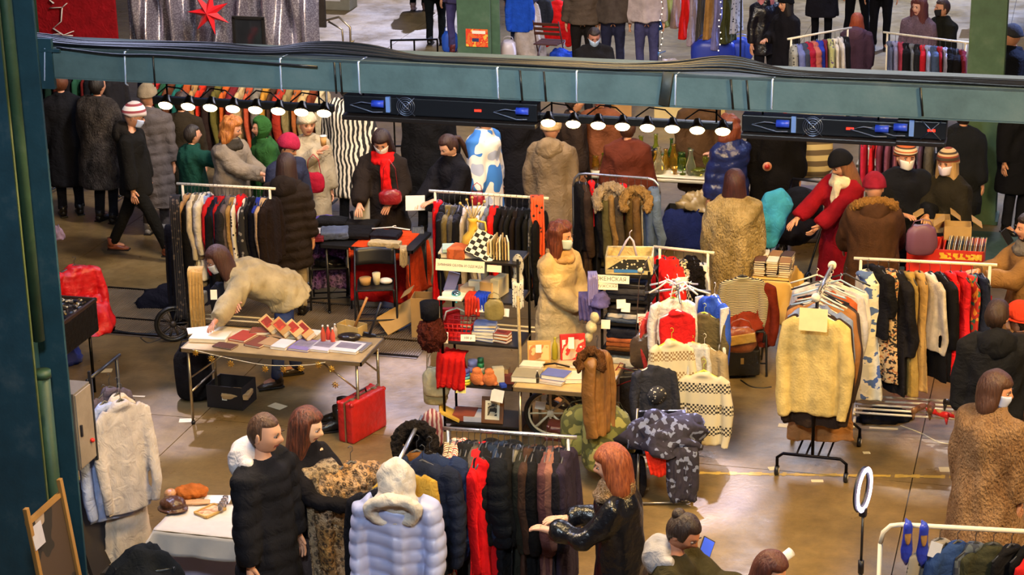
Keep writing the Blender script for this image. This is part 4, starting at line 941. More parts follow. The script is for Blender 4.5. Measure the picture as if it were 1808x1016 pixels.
P_(1010, 165, 1.7, 100, 'dark clothed figure at the far end of the glass table', coat=dict(c='#2c2018', hem=.4, bulk=.05), hair=('#2a1c14', 'short'))
P_(1290, 212, 1.66, -150, 'person in a shiny midnight blue puffer beside the glassware', coat=dict(c='#1c2658', kind='shiny', quilt=(.13, .02), hem=.7, bulk=.05), hair=('#7a3a20', 'curly', .15), hands=[(-.1, -.4, 1.2), None])
P_(1370, 175, 1.80, 178, 'large man in a black coat with a round badge', coat=dict(c='#0f0c0c', hem=.45, bulk=.07), hair=('#1c1410', 'short'), fem=False)
redc = P_(1492, 272, 1.68, -52, 'woman in a long crimson coat and black beanie reaching to the pram', coat=dict(c='#8c101c', kind='cloth', quilt=(.2, .008), hem=.12, bulk=.045, flare=.03), hat=('beanie', M('#15151a', 'knit')), hair=('#8a5a38', 'long', .3), scarf=('#e0d0ac', 'knit', .35), head=(-12, 28), hands=[(-.26, -.52, .98), (.02, -.42, 1.0)])
brn = P_(1545, 318, 1.68, 176, 'person in a brown parka with furry hood and maroon beanie seen from behind', coat=dict(c='#4e3320', kind='knit', hem=.62, bulk=.09, amp=.012), hat=('beanie', M('#8c1c30', 'knit')), hood=('#4e3320', 'cloth', '#a8783c'), pants='#3a2a1c', head=(0, 10), hands=[(-.24, -.3, .95), (.24, -.3, .95)])
st1 = P_(1598, 260, 1.74, 8, 'person in a striped beanie, white mask and black coat holding gloves', coat=dict(c='#15161c', hem=.55, bulk=.06), hat=('beanie', M('#cbb898', 'multi', '#3a2a20', s=1.15, c3='#a8542c')), mask='#e2ddd2', fem=False, hands=[(-.10, -.30, 1.12), (.14, -.32, 1.10)])
st2 = P_(1676, 272, 1.68, -38, 'blonde person in a striped knitted hat and dark olive coat at the records', coat=dict(c='#262218', hem=.5, bulk=.06), hat=('beanie', M('#b8a07c', 'multi', '#7a3018', s=.9, c3='#3a2c20')), hair=('#b8925c', 'long', .28), mask='#d8ccd8', hands=[(-.10, -.34, .95), (.2, -.2, .9)])
# beyond the beam
P_(1352, -28, 1.66, 20, 'woman with pink tipped hair in a black leather jacket', coat=dict(c='#121018', kind='leather', hem=.7, bulk=.03), hair=('#c87a80', 'long', .25), pants='#15141a')
P_(1390, -4, 1.58, -60, 'person in black beanie and jacket wearing a dark rucksack', coat=dict(c='#17151a', hem=.65, bulk=.05), hat=('beanie', M('#0f0f14', 'knit')), hair=('#1c1414', 'long', .2), hands=[(-.1, -.3, 1.1), None])
P_(1455, -112, 1.74, 170, 'standing person cut off by the upper edge in a grey long coat', coat=dict(c='#1c1a20', hem=.5, bulk=.06), pants='#101014')
P_(1517, -118, 1.76, 10, 'standing person in black trousers with one foot turned out, near the purple hood', coat=dict(c='#16151a', hem=.75, bulk=.03), pants='#0f0f14', feet=[(-.15, 0, .08), (.16, -.05, .08)])
P_(1560, -110, 1.74, -10, 'standing person in black trousers beside the curly haired woman', coat=dict(c='#16151a', hem=.8, bulk=.03), pants='#0f0f14')
P_(1513, 28, 1.42, 165, 'redhead in a plum hooded jacket seated between two garment racks', coat=dict(c='#4a3444', hem=.6, bulk=.06), hair=('#a84a28', 'bob', .16), hood=('#5c4254', 'cloth'))
P_(1625, 0, 1.66, -35, 'woman with long curly auburn hair and a mauve fluffy sweater', coat=dict(c='#8c7484', kind='fur', hem=.7, bulk=.04), hair=('#6a3430', 'curly', .38), head=(-15, 0), skin='#e0a890')
P_(1668, 2, 1.64, -75, 'man in a black mask and olive black jacket beside the curly haired woman', coat=dict(c='#1c1c16', hem=.7, bulk=.05), hair=('#3a2218', 'short'), mask='#15151a', fem=False)
P_(1792, 52, 1.72, -100, 'person in a dark knit cap with a backpack beyond the green column', coat=dict(c='#14161a', hem=.6, bulk=.06), hat=('beanie', M('#3a3c40', 'knit')))
P_(1803, 150, 1.70, 30, 'person in a black coat at the edge under the beam', coat=dict(c='#121216', hem=.5, bulk=.05), hair=('#1a1412', 'short'))
s0 = at(1048, 47, 1.28); P_(0, 0, 1.70, 5, 'seated man in a dark jacket and pale blue mask behind the beam', loc=Vector((s0.x, s0.y, 0)), sit=.47, feet=[(-.12, -.42, .08), (.12, -.42, .08)], coat=dict(c='#1c1a1c', hem=.4, bulk=.05), hair=('#2a1a14', 'short'), mask='#b4cbe8', head=(0, 22), fem=False, hands=[(-.08, -.4, .75), (.1, -.4, .75)], skin='#a8705c')
for px, c, kd, lab, hm, pn in ((1028, '#55483e', 'cloth', 'person in a brown quilted jacket seen from behind, beside the red puffer', .85, '#1c1818'), (1082, '#4c423c', 'knit', 'person in a brown sweater and dark jeans seen from behind', .88, '#262840'), (1142, '#b8a8a8', 'cloth', 'person in a pale top and blue jeans seen from behind by the far rack', .9, '#44446c')):
    P_(px, -64, 1.74, 176, lab, coat=dict(c=c, kind=kd, hem=hm, bulk=.05, quilt=(.08, .012) if c == '#55483e' else None), hair=('#2a1c14', 'short'), pants=pn)
P_(704, -196, 1.72, 180, 'person in dark wide trousers near the roller blind boxes', coat=dict(c='#15171c', hem=.3, bulk=.05), pants='#14161a')
P_(734, -160, 1.74, 175, 'person in a long black skirt standing on the open floor', coat=dict(c='#17181c', hem=.22, bulk=.06), pants='#17181c', shoes='#b8908c')
P_(764, -110, 1.72, 170, 'person in a brown puffer and black boots standing on the open floor', coat=dict(c='#55402c', hem=.78, bulk=.06, quilt=(.1, .018)), pants='#101416', shoes='#0e0e10')
P_(804, -100, 1.72, -160, 'person in lilac jeans and jacket beside the blue bag', coat=dict(c='#5a5078', hem=.8, bulk=.05), pants='#5c5488', shoes='#8a3a3a')
P_(258, 42, 1.55, 70, 'dark haired person in navy leaning in front of the silver curtain', coat=dict(c='#1c1e38', hem=.7, bulk=.04), hair=('#1c1414', 'short'), skin='#a06848')
P_(362, 60, 1.40, 180, 'person with dark curly hair below the red star, seen from behind', coat=dict(c='#1a181c', hem=.7, bulk=.04), hair=('#1c1614', 'curly'))
P_(428, 44, 1.50, 0, 'person looking down in front of the silver curtain', coat=dict(c='#2c2420', hem=.7, bulk=.04), hair=('#1a1412', 'short'), skin='#a8785c', head=(0, 15))
P_(915, -95, 1.72, 160, 'person in jeans behind the folding wooden chair', coat=dict(c='#3a4260', hem=.7, bulk=.05), pants='#3c4464')

# things the people hold
def hand(p, i): return wpt(p, p['_w'][i])
c = hand(ging, 0); 
def cup(c, lab):
    B = MB().mat(M('#b8884c', 'paper')); B.cyl((0, 0, -.06), (0, 0, .045), .028, .038, 16); o = B.obj('paper_cup', None, lab, 'cup', loc=c+Vector((0, 0, .01)), rot=0)
    B = MB().mat(M('#ded6c6', 'plastic')); B.cyl((0, 0, .045), (0, 0, .058), .040, .036, 16); B.obj('cup_lid', o)
cup(c, 'brown paper coffee cup held by the ginger haired woman'); cup(at(571, 250, 1.45), 'paper coffee cup held up by the person in cream')
o = note(hand(dark, 0)+Vector((0, -.02, .02)), (R(60), 0, YAW), .20, .16, 'white sheet of paper held by the woman in the black jacket', '#cfc8bc', name='paper_sheet', cat='paper')
c = hand(phone, 1); B = MB().mat(M('#15151a', 'plastic')); B.box((0, 0, 0), (.085, .012, .17), bev=.004); o = B.obj('mobile_phone', None, 'mobile phone with a lit blue screen held by the person with a bun', 'phone', loc=at(1246, 972, 1.32), rot=Euler((R(-48), R(32), YAW)))
B = MB().mat(M('#2a48b8', 'emit', emit=1.1)); B.box((0, -.0075, 0), (.074, .002, .15)); B.obj('screen', o)
B = MB().mat(M('#15151a', 'plastic')); B.box((0, 0, 0), (.075, .012, .15), bev=.004); B.obj('mobile_phone', None, 'black mobile phone held out by the person in the camel coat', 'phone', loc=at(1778, 418, 1.3), rot=Euler((R(-20), R(-25), YAW+.6)))
B = MB().mat(M('#dcdcdc', 'plastic')); B.cyl((0, 0, 0), (.16, 0, .16), .03, n=16); B.obj('white_tube', None, 'white plastic tube held up beside the dark red hair', 'tube', loc=at(1350, 1012, 1.45), rot=0)
def strapbag(px, py, z, w, h, col, lab, strap=.3, kind='leather', nm='shoulder_bag', sm=None, seed=1, t=.12, off=Vector((0, 0, 0))):
    return tote(at(px, py, z)+off, YAW, (w, t, h), M(col, kind), lab, 'bag', nm, strap, sm, seed)
strapbag(694, 348, 1.05, .24, .16, '#8a1c20', 'dark red crossbody bag worn over the black coat with the red scarf', .32, off=Vector((.06, -.26, 0)))
strapbag(556, 340, 1.0, .22, .22, '#a01830', 'red cloth bag hanging beside the navy coat', .2, 'cloth')
strapbag(843, 362, .95, .16, .14, '#a02030', 'small red bag behind the garment rail with the black shirts', .1)
strapbag(795, 92, 0, .26, .34, '#2a5ac8', 'blue carrier bag beside the lilac jeans', .08, 'plastic', 'carrier_bag')
strapbag(1665, 398, .82, .30, .18, '#5a2018', 'dark brown leather handbag held over the record crates', .15)
B = MB().mat(M('#b07858', 'plastic')); B.cyl((0, 0, 0), (0, -.012, 0), .05, n=18); B.mat(M('#a02820', 'plastic')).cyl((0, -.012, 0), (0, -.016, 0), .03, n=18); B.obj('badge', None, 'round pink and red badge on the black coat', 'badge', loc=pp(1370, 175, 1.8)+Vector((-.03, -.34, 1.15)), rot=YAW)
# ------------------------------------------------------------------ garment racks
BK = M('#17161a'); BK2 = M('#121114', 'knit'); NV = M('#20263c'); GY = M('#5c5854'); CR = M('#d8c8a0', 'knit'); WH = M('#d8d0c4'); TN = M('#a8844c'); OL = M('#5c5030'); RD = M('#c01c20'); BR = M('#4e3424'); KH = M('#8a7c5c'); LG = M('#a8a49c'); DN = M('#4c5c78'); BU = M('#6a1c24')
def C(c, k='cloth', *a, **kw): return M(c, k, *a, **kw)
def rk(x0, y0, x1, y1, z, label, **kw):
    a, b = at(x0, y0, z), at(x1, y1, z); rack(a, b, z, label, **kw); return a, b
def xy(v, z): return Vector((v.x, v.y, z))

# rack behind the book table
a, b = rk(322, 325, 476, 333, 1.55, 'white clothes rack crammed with shirts and knitwear behind the book table', foot=.45)
fill(a+Vector((.03, 0, 0)), b, [('shirt', 'tan', C('#a8845c')), ('jacket', 'charcoal', BK, 1.2), ('coat', 'cream', C('#d8c8a8', 'knit'), .95), ('coat', 'grey beige', C('#8c7c60'), .9), ('coat', 'pale cream', C('#e0d8c4'), .85), ('top', 'pale blue', C('#8c9cc8')),
     ('sweater', 'red', RD, 1.1), ('jacket', 'black', BK, 1.3), ('shirt', 'navy', NV, 1.2), ('shirt', 'scarlet edged', C('#a81c20')), ('jacket', 'dark grey', C('#2c2a2c'), 1.1), ('sweater', 'mauve grey', C('#6a5c5c')), ('shirt', 'camel', TN, 1.1), ('shirt', 'black and white spotted', C('#d8d0c0', 'spots', '#15110e')),
     ('dress', 'bright red', C('#d81c20'), .8), ('shirt', 'off white', WH, 1.1), ('jacket', 'speckled black', C('#201e1c', 'spots', '#8a8478'), 1.1), ('shirt', 'black', BK), ('jacket', 'midnight', C('#101018'), 1.1), ('shirt', 'cobalt', C('#2c3c9c')), ('sweater', 'pale tan', C('#c0a078')), ('jacket', 'brown black', C('#241a16'))],
     'the book table rack from its cream coats', 'garments on the rack behind the book table')
drape(xy(at(328, 345, 1.5), 1.5)+Vector((-.07, -.12, 0)), YAW, .10, 1.25, C('#1c1a20', 'spots', '#5c5048'), 'long dark scarf with chain trim hanging from the end post of the shirt rack', 'scarf', 'hanging_scarf', 3, .02)
# dark long coat trailing to the floor
p = at(290, 540, 0); o = heap((p.x+.15, p.y+.1, 0), .35, (.95, .34, .22), C('#1c1a22'), 'black garment trailing on the floor beside the shirt rack', seed=4)
drape(xy(at(322, 395, 1.15), 1.15)+Vector((.0, -.15, 0)), YAW, .24, 1.0, C('#19171c'), 'long black garment hanging down beside the cream coats towards the floor', 'coat', 'hanging_coat', 6, .03)

# rack beyond the shelf, black shirts
a, b = rk(768, 338, 958, 350, 1.52, 'white clothes rack with red sweater and black shirts beyond the toy shelf', foot=.45)
fill(a, b, [('dress', 'bright red', C('#d0141c', 'knit'), .95), ('jacket', 'black', BK, 1.2), ('sweater', 'olive', C('#6a5c38'), 1.3), ('sweater', 'dark grey', C('#4a4640'), 1.3), ('jacket', 'black padded', BK, 1.25), ('shirt', 'light grey', C('#b0a498'), 1.4), ('shirt', 'grey beige', C('#8c8070'), 1.4), ('shirt', 'cream', C('#c8b898'), 1.3), ('shirt', 'pale', WH, 1.2),
      ('shirt', 'blue grey', C('#6c7484'), 1.2), ('sweater', 'scarlet', C('#d8201c'), 1.15), ('shirt', 'black', C('#141214'), 1.2), ('shirt', 'soot black', C('#1a1618'), 1.25), ('shirt', 'dull black', C('#18181a'), 1.2), ('shirt', 'brown black', C('#1e1614'), 1.3), ('shirt', 'ink black', C('#121218'), 1.2), ('shirt', 'matt black', C('#161616'), 1.2), ('shirt', 'black patterned', C('#2a2828', 'spots', '#78746c'), 1.2), ('shirt', 'coal black', C('#131315'), 1.3)],
     'the rack beyond the toy shelf', 'garments on the rack beyond the toy shelf')
drape(at(948, 352, 1.53), YAW, .13, .9, C('#d85020', 'spots', '#2a1410'), 'orange patterned scarf knotted over the end of the white rack', 'scarf', 'hanging_scarf', 5, .03)
# dark bent rack with parkas
a, b = rk(1012, 305, 1165, 317, 1.60, 'black rack with curved chrome rail holding parkas and coats', style='chrome', bent=True, foot=.5)
fill(a+Vector((.03, 0, 0)), b-Vector((.03, 0, 0)), [('coat', 'black', C('#141214'), .95), ('coat', 'dark brown', C('#3c2c22'), 1.0), ('top', 'red satin', C('#d8181c'), .7), ('coat', 'black wool', BK, 1.0), ('jacket', 'olive', C('#5c5434'), 1.1), ('coat', 'tan', C('#8c6c40'), .9), ('coat', 'grey brown fur collared', C('#4e4234'), .9), ('dress', 'bright red', C('#d8181c'), .8), ('coat', 'brown fur collared', C('#54401f'), .95), ('coat', 'bronze', C('#6c5030'), .9), ('dress', 'cream', C('#d0bc98'), .8), ('jacket', 'blue grey', DN, 1.35), ('coat', 'faded denim blue', C('#5c6c84'), .85)],
     'the curved chrome rail', 'garments on the black rack with curved rail', side=math.pi/2+.35)
def furring(c, col, lab, s=1.0):   # hood with thick fur round it
    B = MB().mat(M(col, 'fur')); B.loft([(math.sin(t)*.13*s, -.06*(1-math.cos(t))*s-.02, .12*math.cos(t)*s) for t in [-2.3+4.6*j/14 for j in range(15)]], [(.048*s, .048*s)]*15, 10); B.sph((0, .03, .02), (.11*s, .06, .12*s), 14, 10)
    return mk('fur_hood', remesh(B, .012, (.012, 90, 1, 3), 'fur_hood', M(col, 'fur', s=2)), None, lab, 'hood', None, c, YAW-.1)
furring(at(1085, 342, 1.42)+Vector((0, -.16, 0)), '#b8a080', 'pale fur trimmed hood of the grey brown parka', 1.05); furring(at(1129, 346, 1.42)+Vector((0, -.16, 0)), '#a8824c', 'tawny fur trimmed hood of the brown parka', .95)

# small rack with red padded jackets
a, b = rk(1165, 437, 1250, 446, 1.32, 'short clothes rack with red padded jackets before the fur coat woman', foot=.4, wheels=False)
fill(a-Vector((.0, 0, 0)), b, [('puffer', 'bright red', C('#d81c1c'), 1.0), ('puffer', 'scarlet', C('#e02820'), 1.0), ('jacket', 'black and cream checked', C('#c8b488', 'check', '#15120f', s=1.6), 1.0), ('furcoat', 'black', C('#1c1614', 'fur'), .75), ('shirt', 'silver white', C('#c8c4bc', 'satin'), 1.1)],
     'the short rack from its red jackets', 'garments on the short rack', side=math.pi/2+.55)
note(at(1208, 482, 1.15)+Vector((0, -.3, 0)), Euler((R(75), 0, YAW)), .11, .08, 'white handwritten price card on the short rack of red jackets')

# white rack with dresses and a shoe shelf
a, b = rk(1520, 457, 1748, 468, 1.56, 'white clothes rack with dresses and a slatted shoe shelf', foot=.5, lower=False, wheels=False)
fill(a+Vector((.02, 0, 0)), b-Vector((.02, 0, 0)), [('dress', 'blue and cream tie dyed', C('#cfc8b0', 'camo', '#dcd4bc', c3='#4c6498', s=1.6), (1.0, 2.2, 1.02)), ('coat', 'black', BK, .6), ('dress', 'black floral', C('#c0a070', 'floral', '#1c1512', c3='#a86838', s=2.2), (1.0, 2.0, .88)), ('coat', 'black two banded', C('#1a181c'), 1.02), ('dress', 'olive tan', C('#a08448'), .98), ('dress', 'camel', C('#b08c54'), .95), ('sweater', 'pale grey woollen', C('#c8bcac', 'knit'), 1.0), ('coat', 'black knitted', BK2, .9), ('dress', 'bright red', C('#e01c20'), .78), ('dress', 'scarlet', C('#c8202a'), .72), ('top', 'red and green patterned', C('#a82018', 'floral', '#1c5c50', c3='#d8882c'), 1.0), ('skirt', 'navy', NV, .9)],
     'the white dress rack', 'garments on the white dress rack', side=math.pi/2+.55)
for k, (w0, h0, cc) in enumerate(((0, 0, '#2c48c8'), (.06, 0, '#2c48c8'), (.9, 0, '#e8e4dc'))):
    pass
pa, pb = Vector((a.x, a.y, 0)), Vector((b.x, b.y, 0)); sh = empty('shoe_shelf', pa, math.atan2(pb.y-pa.y, pb.x-pa.x), 'white slatted shoe shelf under the rack of dresses', 'shelf'); L = (pb-pa).length
for k in range(5): B = MB().mat(M('#e8ddc4', 'plastic')); B.cyl((0, -.24+k*.10, .22), (L, -.24+k*.10, .22), .010); B.obj('slat', sh)
for x in (0, L): B = MB().mat(M('#e8ddc4', 'plastic')); B.cyl((x, -.26, .21), (x, .2, .21), .012); B.obj('side_bar', sh)
p = at(1622, 727, .27); shoe(p, (0, 0, YAW+2.6), '#7a5434', 'brown heeled shoe standing on the white slatted shelf', inner='#5c4028', s=1.15); shoe(p+Vector((.10, .03, 0)), (0, 0, YAW+2.9), '#6c4a2c', 'second brown heeled shoe beside the red pair on the slatted shelf', inner='#5c4028', s=1.15)
p = at(1655, 735, .28); shoe(p, (0, 0, YAW-2.7), '#d02424', 'red pump with tan insole on the slatted shelf, nearer the brown heels', s=1.15); shoe(p+Vector((.13, -.03, 0)), (0, 0, YAW-2.4), '#d02424', 'red pump with tan insole on the slatted shelf, nearer the man in black', s=1.15)
p = at(1690, 718, .28); shoe(p, (0, 0, 2), '#1c1816', 'black flat shoe at the end of the slatted shelf', inner='#3c3028')
cable([at(1590, 752), at(1625, 765), at(1660, 782), at(1705, 786)], .006, '#d8cca8', 'cream cable lying on the floor below the shoe shelf', 'power_cable')
heapc = heap(at(1560, 742)+Vector((0, .05, 0)), .4, (.5, .3, .10), BK, 'black garment fallen on the floor under the floral dress', seed=9)

# front rack with chrome rail
a, b = at(790, 757, 1.6), at(1003, 772, 1.6)
rack(a, b, 1.6, 'black rack with chrome rail full of dark clothes, nearest the camera', style='chrome', foot=.5, post=.012)
its = [('coat', 'rust striped', C('#6a3c28', 'vstripe', '#c8b8a0', s=3)), ('coat', 'white and red', C('#c8bcb0', 'vstripe', '#b82420', s=4)), ('coat', 'black', C('#131316')), ('coat', 'slate black', C('#18191c')), ('coat', 'brown grey', C('#4c443e')), ('dress', 'red', C('#d0181c'), (1.75, 1.5, 1.12)), ('longpuffer', 'black', C('#121215')), ('coat', 'deep navy', C('#1a2438')), ('coat', 'denim black', C('#202c44')), ('longpuffer', 'blue black', C('#10131a')), ('coat', 'soot', C('#151415')), ('dress', 'black satin', C('#101014', 'satin')),
       ('coat', 'dark olive', C('#22221c')), ('coat', 'dark chocolate', C('#3a2820')), ('coat', 'jet black', C('#0f0f12')), ('dress', 'black lace', C('#17161a', 'knit')), ('coat', 'mulberry brown', C('#5c3a3a')), ('coat', 'rosy brown', C('#7c5448')), ('coat', 'studded black', C('#1a181e')), ('coat', 'aubergine', C('#2c2434'))]
fill(a, b, its, 'the front rack', 'dark clothes on the front rack', jit=.06)
# cross arm of the front rack running towards the camera, with puffers
a2, b2 = at(742, 742, 1.66), at(700, 822, 1.66)
rack(b2, a2, 1.66, 'chrome rack running away from the camera with puffer jackets', style='chrome', foot=.4, lower=False)
def facing(kind, px, py, z, mat, lab, s=(1, 1, 1), a=0, cat=None, nudge=0):
    return garment(kind, at(px, py, z), YAW+R(a), mat, lab, None, 1, s)
pv = at(693, 838, 1.64)
lb = person if False else None
def puffer_big(px, py, z, mat, lab, w=1.0, L=1.0, hoodcol=None, a=-8, hs=1.0):
    p = at(px, py, z); o = garment('puffer', p, YAW+R(a), mat, lab, None, 2, (w, w*1.25, L))
    if hoodcol:
        B = MB(); B.loft([(math.sin(t)*.15, -.09-.03*math.cos(t), -.17+.085*math.cos(t)) for t in [6.283*j/18 for j in range(18)]], [(.036, .04)]*18, 10, closed=True); B.sph((0, .02, -.06), (.125, .09, .17), 16, 12); B.sph((0, -.02, -.16), (.15, .08, .09), 16, 12)
        h = mk('hood', remesh(B, .011, (.006, 40, 1, 3), 'hood', hoodcol), o); h.scale = (hs, hs, hs)
    return o
puffer_big(698, 842, 1.62, C('#a6acd4', 'satin'), 'pale blue padded jacket with a hood at the end of the front rack', 1.08, 1.12, C('#c8c0b8', 'cloth'))
garment('coat', at(862, 768, 1.6)+Vector((0, -.16, 0)), YAW+R(38), C('#d0141a'), 'bright red coat sticking out of the middle of the front rack', None, 1, (.52, 1.1, 1.2))
for i, (x, y, c, kd, lab) in enumerate(((672, 836, '#15151c', 'jacket', 'black jacket hanging behind the pale blue padded one'), (745, 790, '#1a2032', 'puffer', 'navy puffer jacket hanging on the chrome rack behind the pale blue one'), (758, 775, '#202c4c', 'puffer', 'second navy puffer with pale lining on the chrome rack'), (735, 772, '#6a4420', 'jacket', 'brown corduroy jacket with black fur collar on the chrome rack'), (752, 752, '#1c1a1c', 'jacket', 'black jacket at the far end of the chrome rack'), (712, 806, '#b8923c', 'shirt', 'mustard and blue scarf shirt hanging next to the pale blue jacket'))):
    garment(kd, at(x, y, 1.62), YAW+R(-12+4*i), C(c), lab, None, i % 3, (.98, 1.1, 1.12))
furring(at(735, 778, 1.55), '#1c1614', 'black fur collar on the brown corduroy jacket', .95)
tote(at(765, 790, 1.45), YAW, (.15, .13, .28), C('#5c1c24', 'vstripe', '#8c7c78', s=2), 'striped maroon hat hanging at the corner of the front rack', 'hat', 'knitted_hat', 0, None)

# leopard coat carried by the girl
lp = at(618, 792, 1.50); g = garment('furcoat', lp, YAW+R(25), M('#a87c44', 'leopard', '#2a1c14'), 'long leopard print fur coat held up by the girl with auburn hair', None, 1, (1.0, 1.5, 1.15)); 
drape(at(582, 822, 1.40)+Vector((-.05, -.05, 0)), YAW+.5, .26, .95, M('#9c8464', 'leopard', '#3a2c24', s=.8), 'grey brown striped fur coat sleeve side hanging next to the leopard print', 'coat', 'fur_coat', 7, .05)

# wheeled stand with cream sweater facing out
def stand():
    b0 = at(1432, 845); b1 = at(1450, 776); yaw = math.atan2(b1.y-b0.y, b1.x-b0.x)-math.pi/2; yaw = R(-2); o = empty('garment_stand', b0, yaw, 'black wheeled garment stand with white capped top rail', 'clothes rack'); m = M('#17141a', 'metal', rough=.35)
    L = .78; w = .29
    for y in (0, L):
        B = MB().mat(m); B.tube([(-w, y, .06), (-w, y, .16), (-w+.05, y, .20), (w-.05, y, .20), (w, y, .16), (w, y, .06)], .014, 8); B.obj('foot', o)
        for s in (-1, 1):
            B = MB().mat(M('#15151a', 'plastic')); B.cyl((s*w-.016, y, .042), (s*w+.016, y, .042), .042, n=16); B.mat(M('#c8bca8', 'plastic')).cyl((s*w-.019, y, .042), (s*w+.019, y, .042), .024, n=12); B.obj('wheel', o)
    for x in (-.13, -.05, .05, .13): B = MB().mat(m); B.cyl((x, 0, .2), (x, L, .2), .009); B.obj('base_bar', o)
    for y in (.04, L-.04): B = MB().mat(m); B.cyl((0, y, .2), (0, y, 1.62), .014); B.cyl((0, y, .9), (0, y, .96), .02); B.obj('post', o)
    B = MB().mat(M('#b8b4ac', 'metal')); B.cyl((0, -.03, 1.62), (0, L+.03, 1.62), .016); B.obj('rail', o)
    for y in (-.05, L+.02): B = MB().mat(M('#e8e0cc', 'plastic')); B.cyl((0, y, 1.62), (0, y+.03, 1.62), .036, n=16); B.obj('end_cap', o)
    return o, b0, yaw, L
so, b0, yw, L = stand()
def onstand(t, z=1.60, x=0): return b0 + Matrix.Rotation(yw, 3, 'Z') @ Vector((x, -.02+t*L, z))
its = [('sweater', '#d8bc74', 'knit', 'cream yellow knitted sweater facing out on the wheeled stand', (1.18, 1.1, 1.35)), ('jacket', '#3a2c24', 'cloth', 'dark brown jacket right behind the cream sweater on the wheeled stand', (1.16, 1, 1.45)), ('shirt', '#8c98b8', 'cloth', 'grey blue shirt third on the wheeled stand', (1.2, 1, 1.3)),
       ('coat', '#a87444', 'cloth', 'tan long coat showing beside the cream sweater on the wheeled stand', (1.22, 1, 1.22)), ('jacket', '#4a3c38', 'cloth', 'taupe jacket in the middle of the wheeled stand', (1.25, 1, 1.3)), ('shirt', '#2c2a34', 'cloth', 'black shirt behind the taupe jacket on the wheeled stand', (1.2, 1, 1.3)), ('shirt', '#b85c34', 'cloth', 'orange shirt deep in the wheeled stand', (1.15, 1, 1.2)), ('coat', '#c0bcc0', 'cloth', 'pale grey coat near the far end of the wheeled stand', (1.3, 1, 1.0)), ('coat', '#d4ccc0', 'cloth', 'off white coat at the far end of the wheeled stand', (1.35, 1, .95))]
for i, (kd, c, mt, lab, s) in enumerate(its): garment(kd, onstand((i+.6)/len(its)), yw+R(rnd.uniform(-5, 5)), C(c, mt), lab, None, i % 3, s, hang='#e4dccc')
note(b0 + Matrix.Rotation(yw, 3, 'Z') @ Vector((0, -.13, 1.46)), Euler((R(84), 0, yw)), .23, .19, 'cream paper sign hanging in front of the cream sweater', '#dccb98', name='paper_sign')
for k in range(9): B = MB().mat(M(('#a8c4dc', '#e0d8c8', '#2a2a30')[k % 3], 'plastic')); y = (k+.5)/9*L; B.loft([(-.22, y, -.07), (-.1, y, -.03), (0, y, .01), (.1, y, -.03), (.22, y, -.07)], [(.005, .008)]*5, 6, up=(0, 1, 0)); B.tube([(0, y, .0), (0, y, .04), (.015, y, .055), (0, y, .07)], .003, 5); B.obj('clothes_hanger', None, f'{("pale blue", "cream", "black")[k % 3]} empty plastic hanger, {ORD[k]} along the wheeled stand', 'hanger', 'empty hangers on the wheeled stand', loc=b0+Vector((0, 0, 1.575)), rot=yw+R(rnd.uniform(-14, 14)))

# low white rack at the lower edge
p0 = at(1556, 925, 1.42); p1 = at(1900, 944, 1.42)
rack(p0, p1, 1.42, 'white clothes rack with rounded corner and two blue shoes hung on it', style='white', bent=True, foot=.5, post=.016)
for k, (x, y) in enumerate(((1601, 948), (1629, 951))):
    p = at(x, y, 1.36); shoe(p+Vector((0, -.03, -.01)), Euler((R(86), 0, YAW)), '#2a3cb4', ('blue pointed court shoe hung on the white rail, nearer its rounded corner', 'blue pointed court shoe hung on the white rail, farther from the corner')[k], inner='#a87c48', s=1.15)
its = [('shirt', 'speckled grey', C('#8c8478', 'spots', '#2a2824'), .9), ('jacket', 'blue denim', C('#2c4478'), 1.0), ('top', 'dark blue chequered', C('#2a3040', 'plaid', '#4c545c'), 1.0), ('jacket', 'olive strapped', C('#3c3c2c'), 1.0), ('top', 'black thin strapped', BK, 1.0), ('top', 'black', C('#111114'), 1.0), ('sweater', 'red', C('#c82424'), 1.0), ('jacket', 'black', BK, 1.0)]
fill(p0.lerp(p1, .26), p1, its, 'the white rail beyond the blue shoes', 'garments on the low white rack', jit=.3, side=.5)
note(at(1651, 972, 1.3), Euler((R(70), R(20), YAW)), .08, .10, 'white tag hung beside the blue shoes', '#b8bccc', name='paper_tag')

# racks beyond the beam
a, b = at(1397, 68, 1.5), at(1497, 50, 1.5)
rack(a, b, 1.5, 'white clothes rack of colourful jackets slanting towards the redhead', foot=.4, wheels=False, lower=False)
fill(a, b, [('coat', 'floral grey', C('#8c8a80', 'spots', '#3a3a38'), .9), ('jacket', 'lilac blue', C('#6c74a8')), ('jacket', 'slate', C('#3c4254')), ('puffer', 'crimson', C('#a01c34')), ('puffer', 'coral', C('#b86458')), ('jacket', 'royal blue', C('#2838a0')), ('shirt', 'maroon', C('#702434')), ('sweater', 'green patterned', C('#a8a870', 'spots', '#5c4c6c')), ('shirt', 'white', WH), ('sweater', 'cream', C('#cfc8c0')), ('jacket', 'black collared', BK)], 'the slanting rack beyond the beam', 'garments on the slanting rack beyond the beam', side=math.pi/2-.6)
a, b = at(1567, 58, 1.5), at(1705, 75, 1.5)
rack(a, b, 1.5, 'white clothes rack of shirts before the curly haired woman', foot=.4, wheels=False, lower=False)
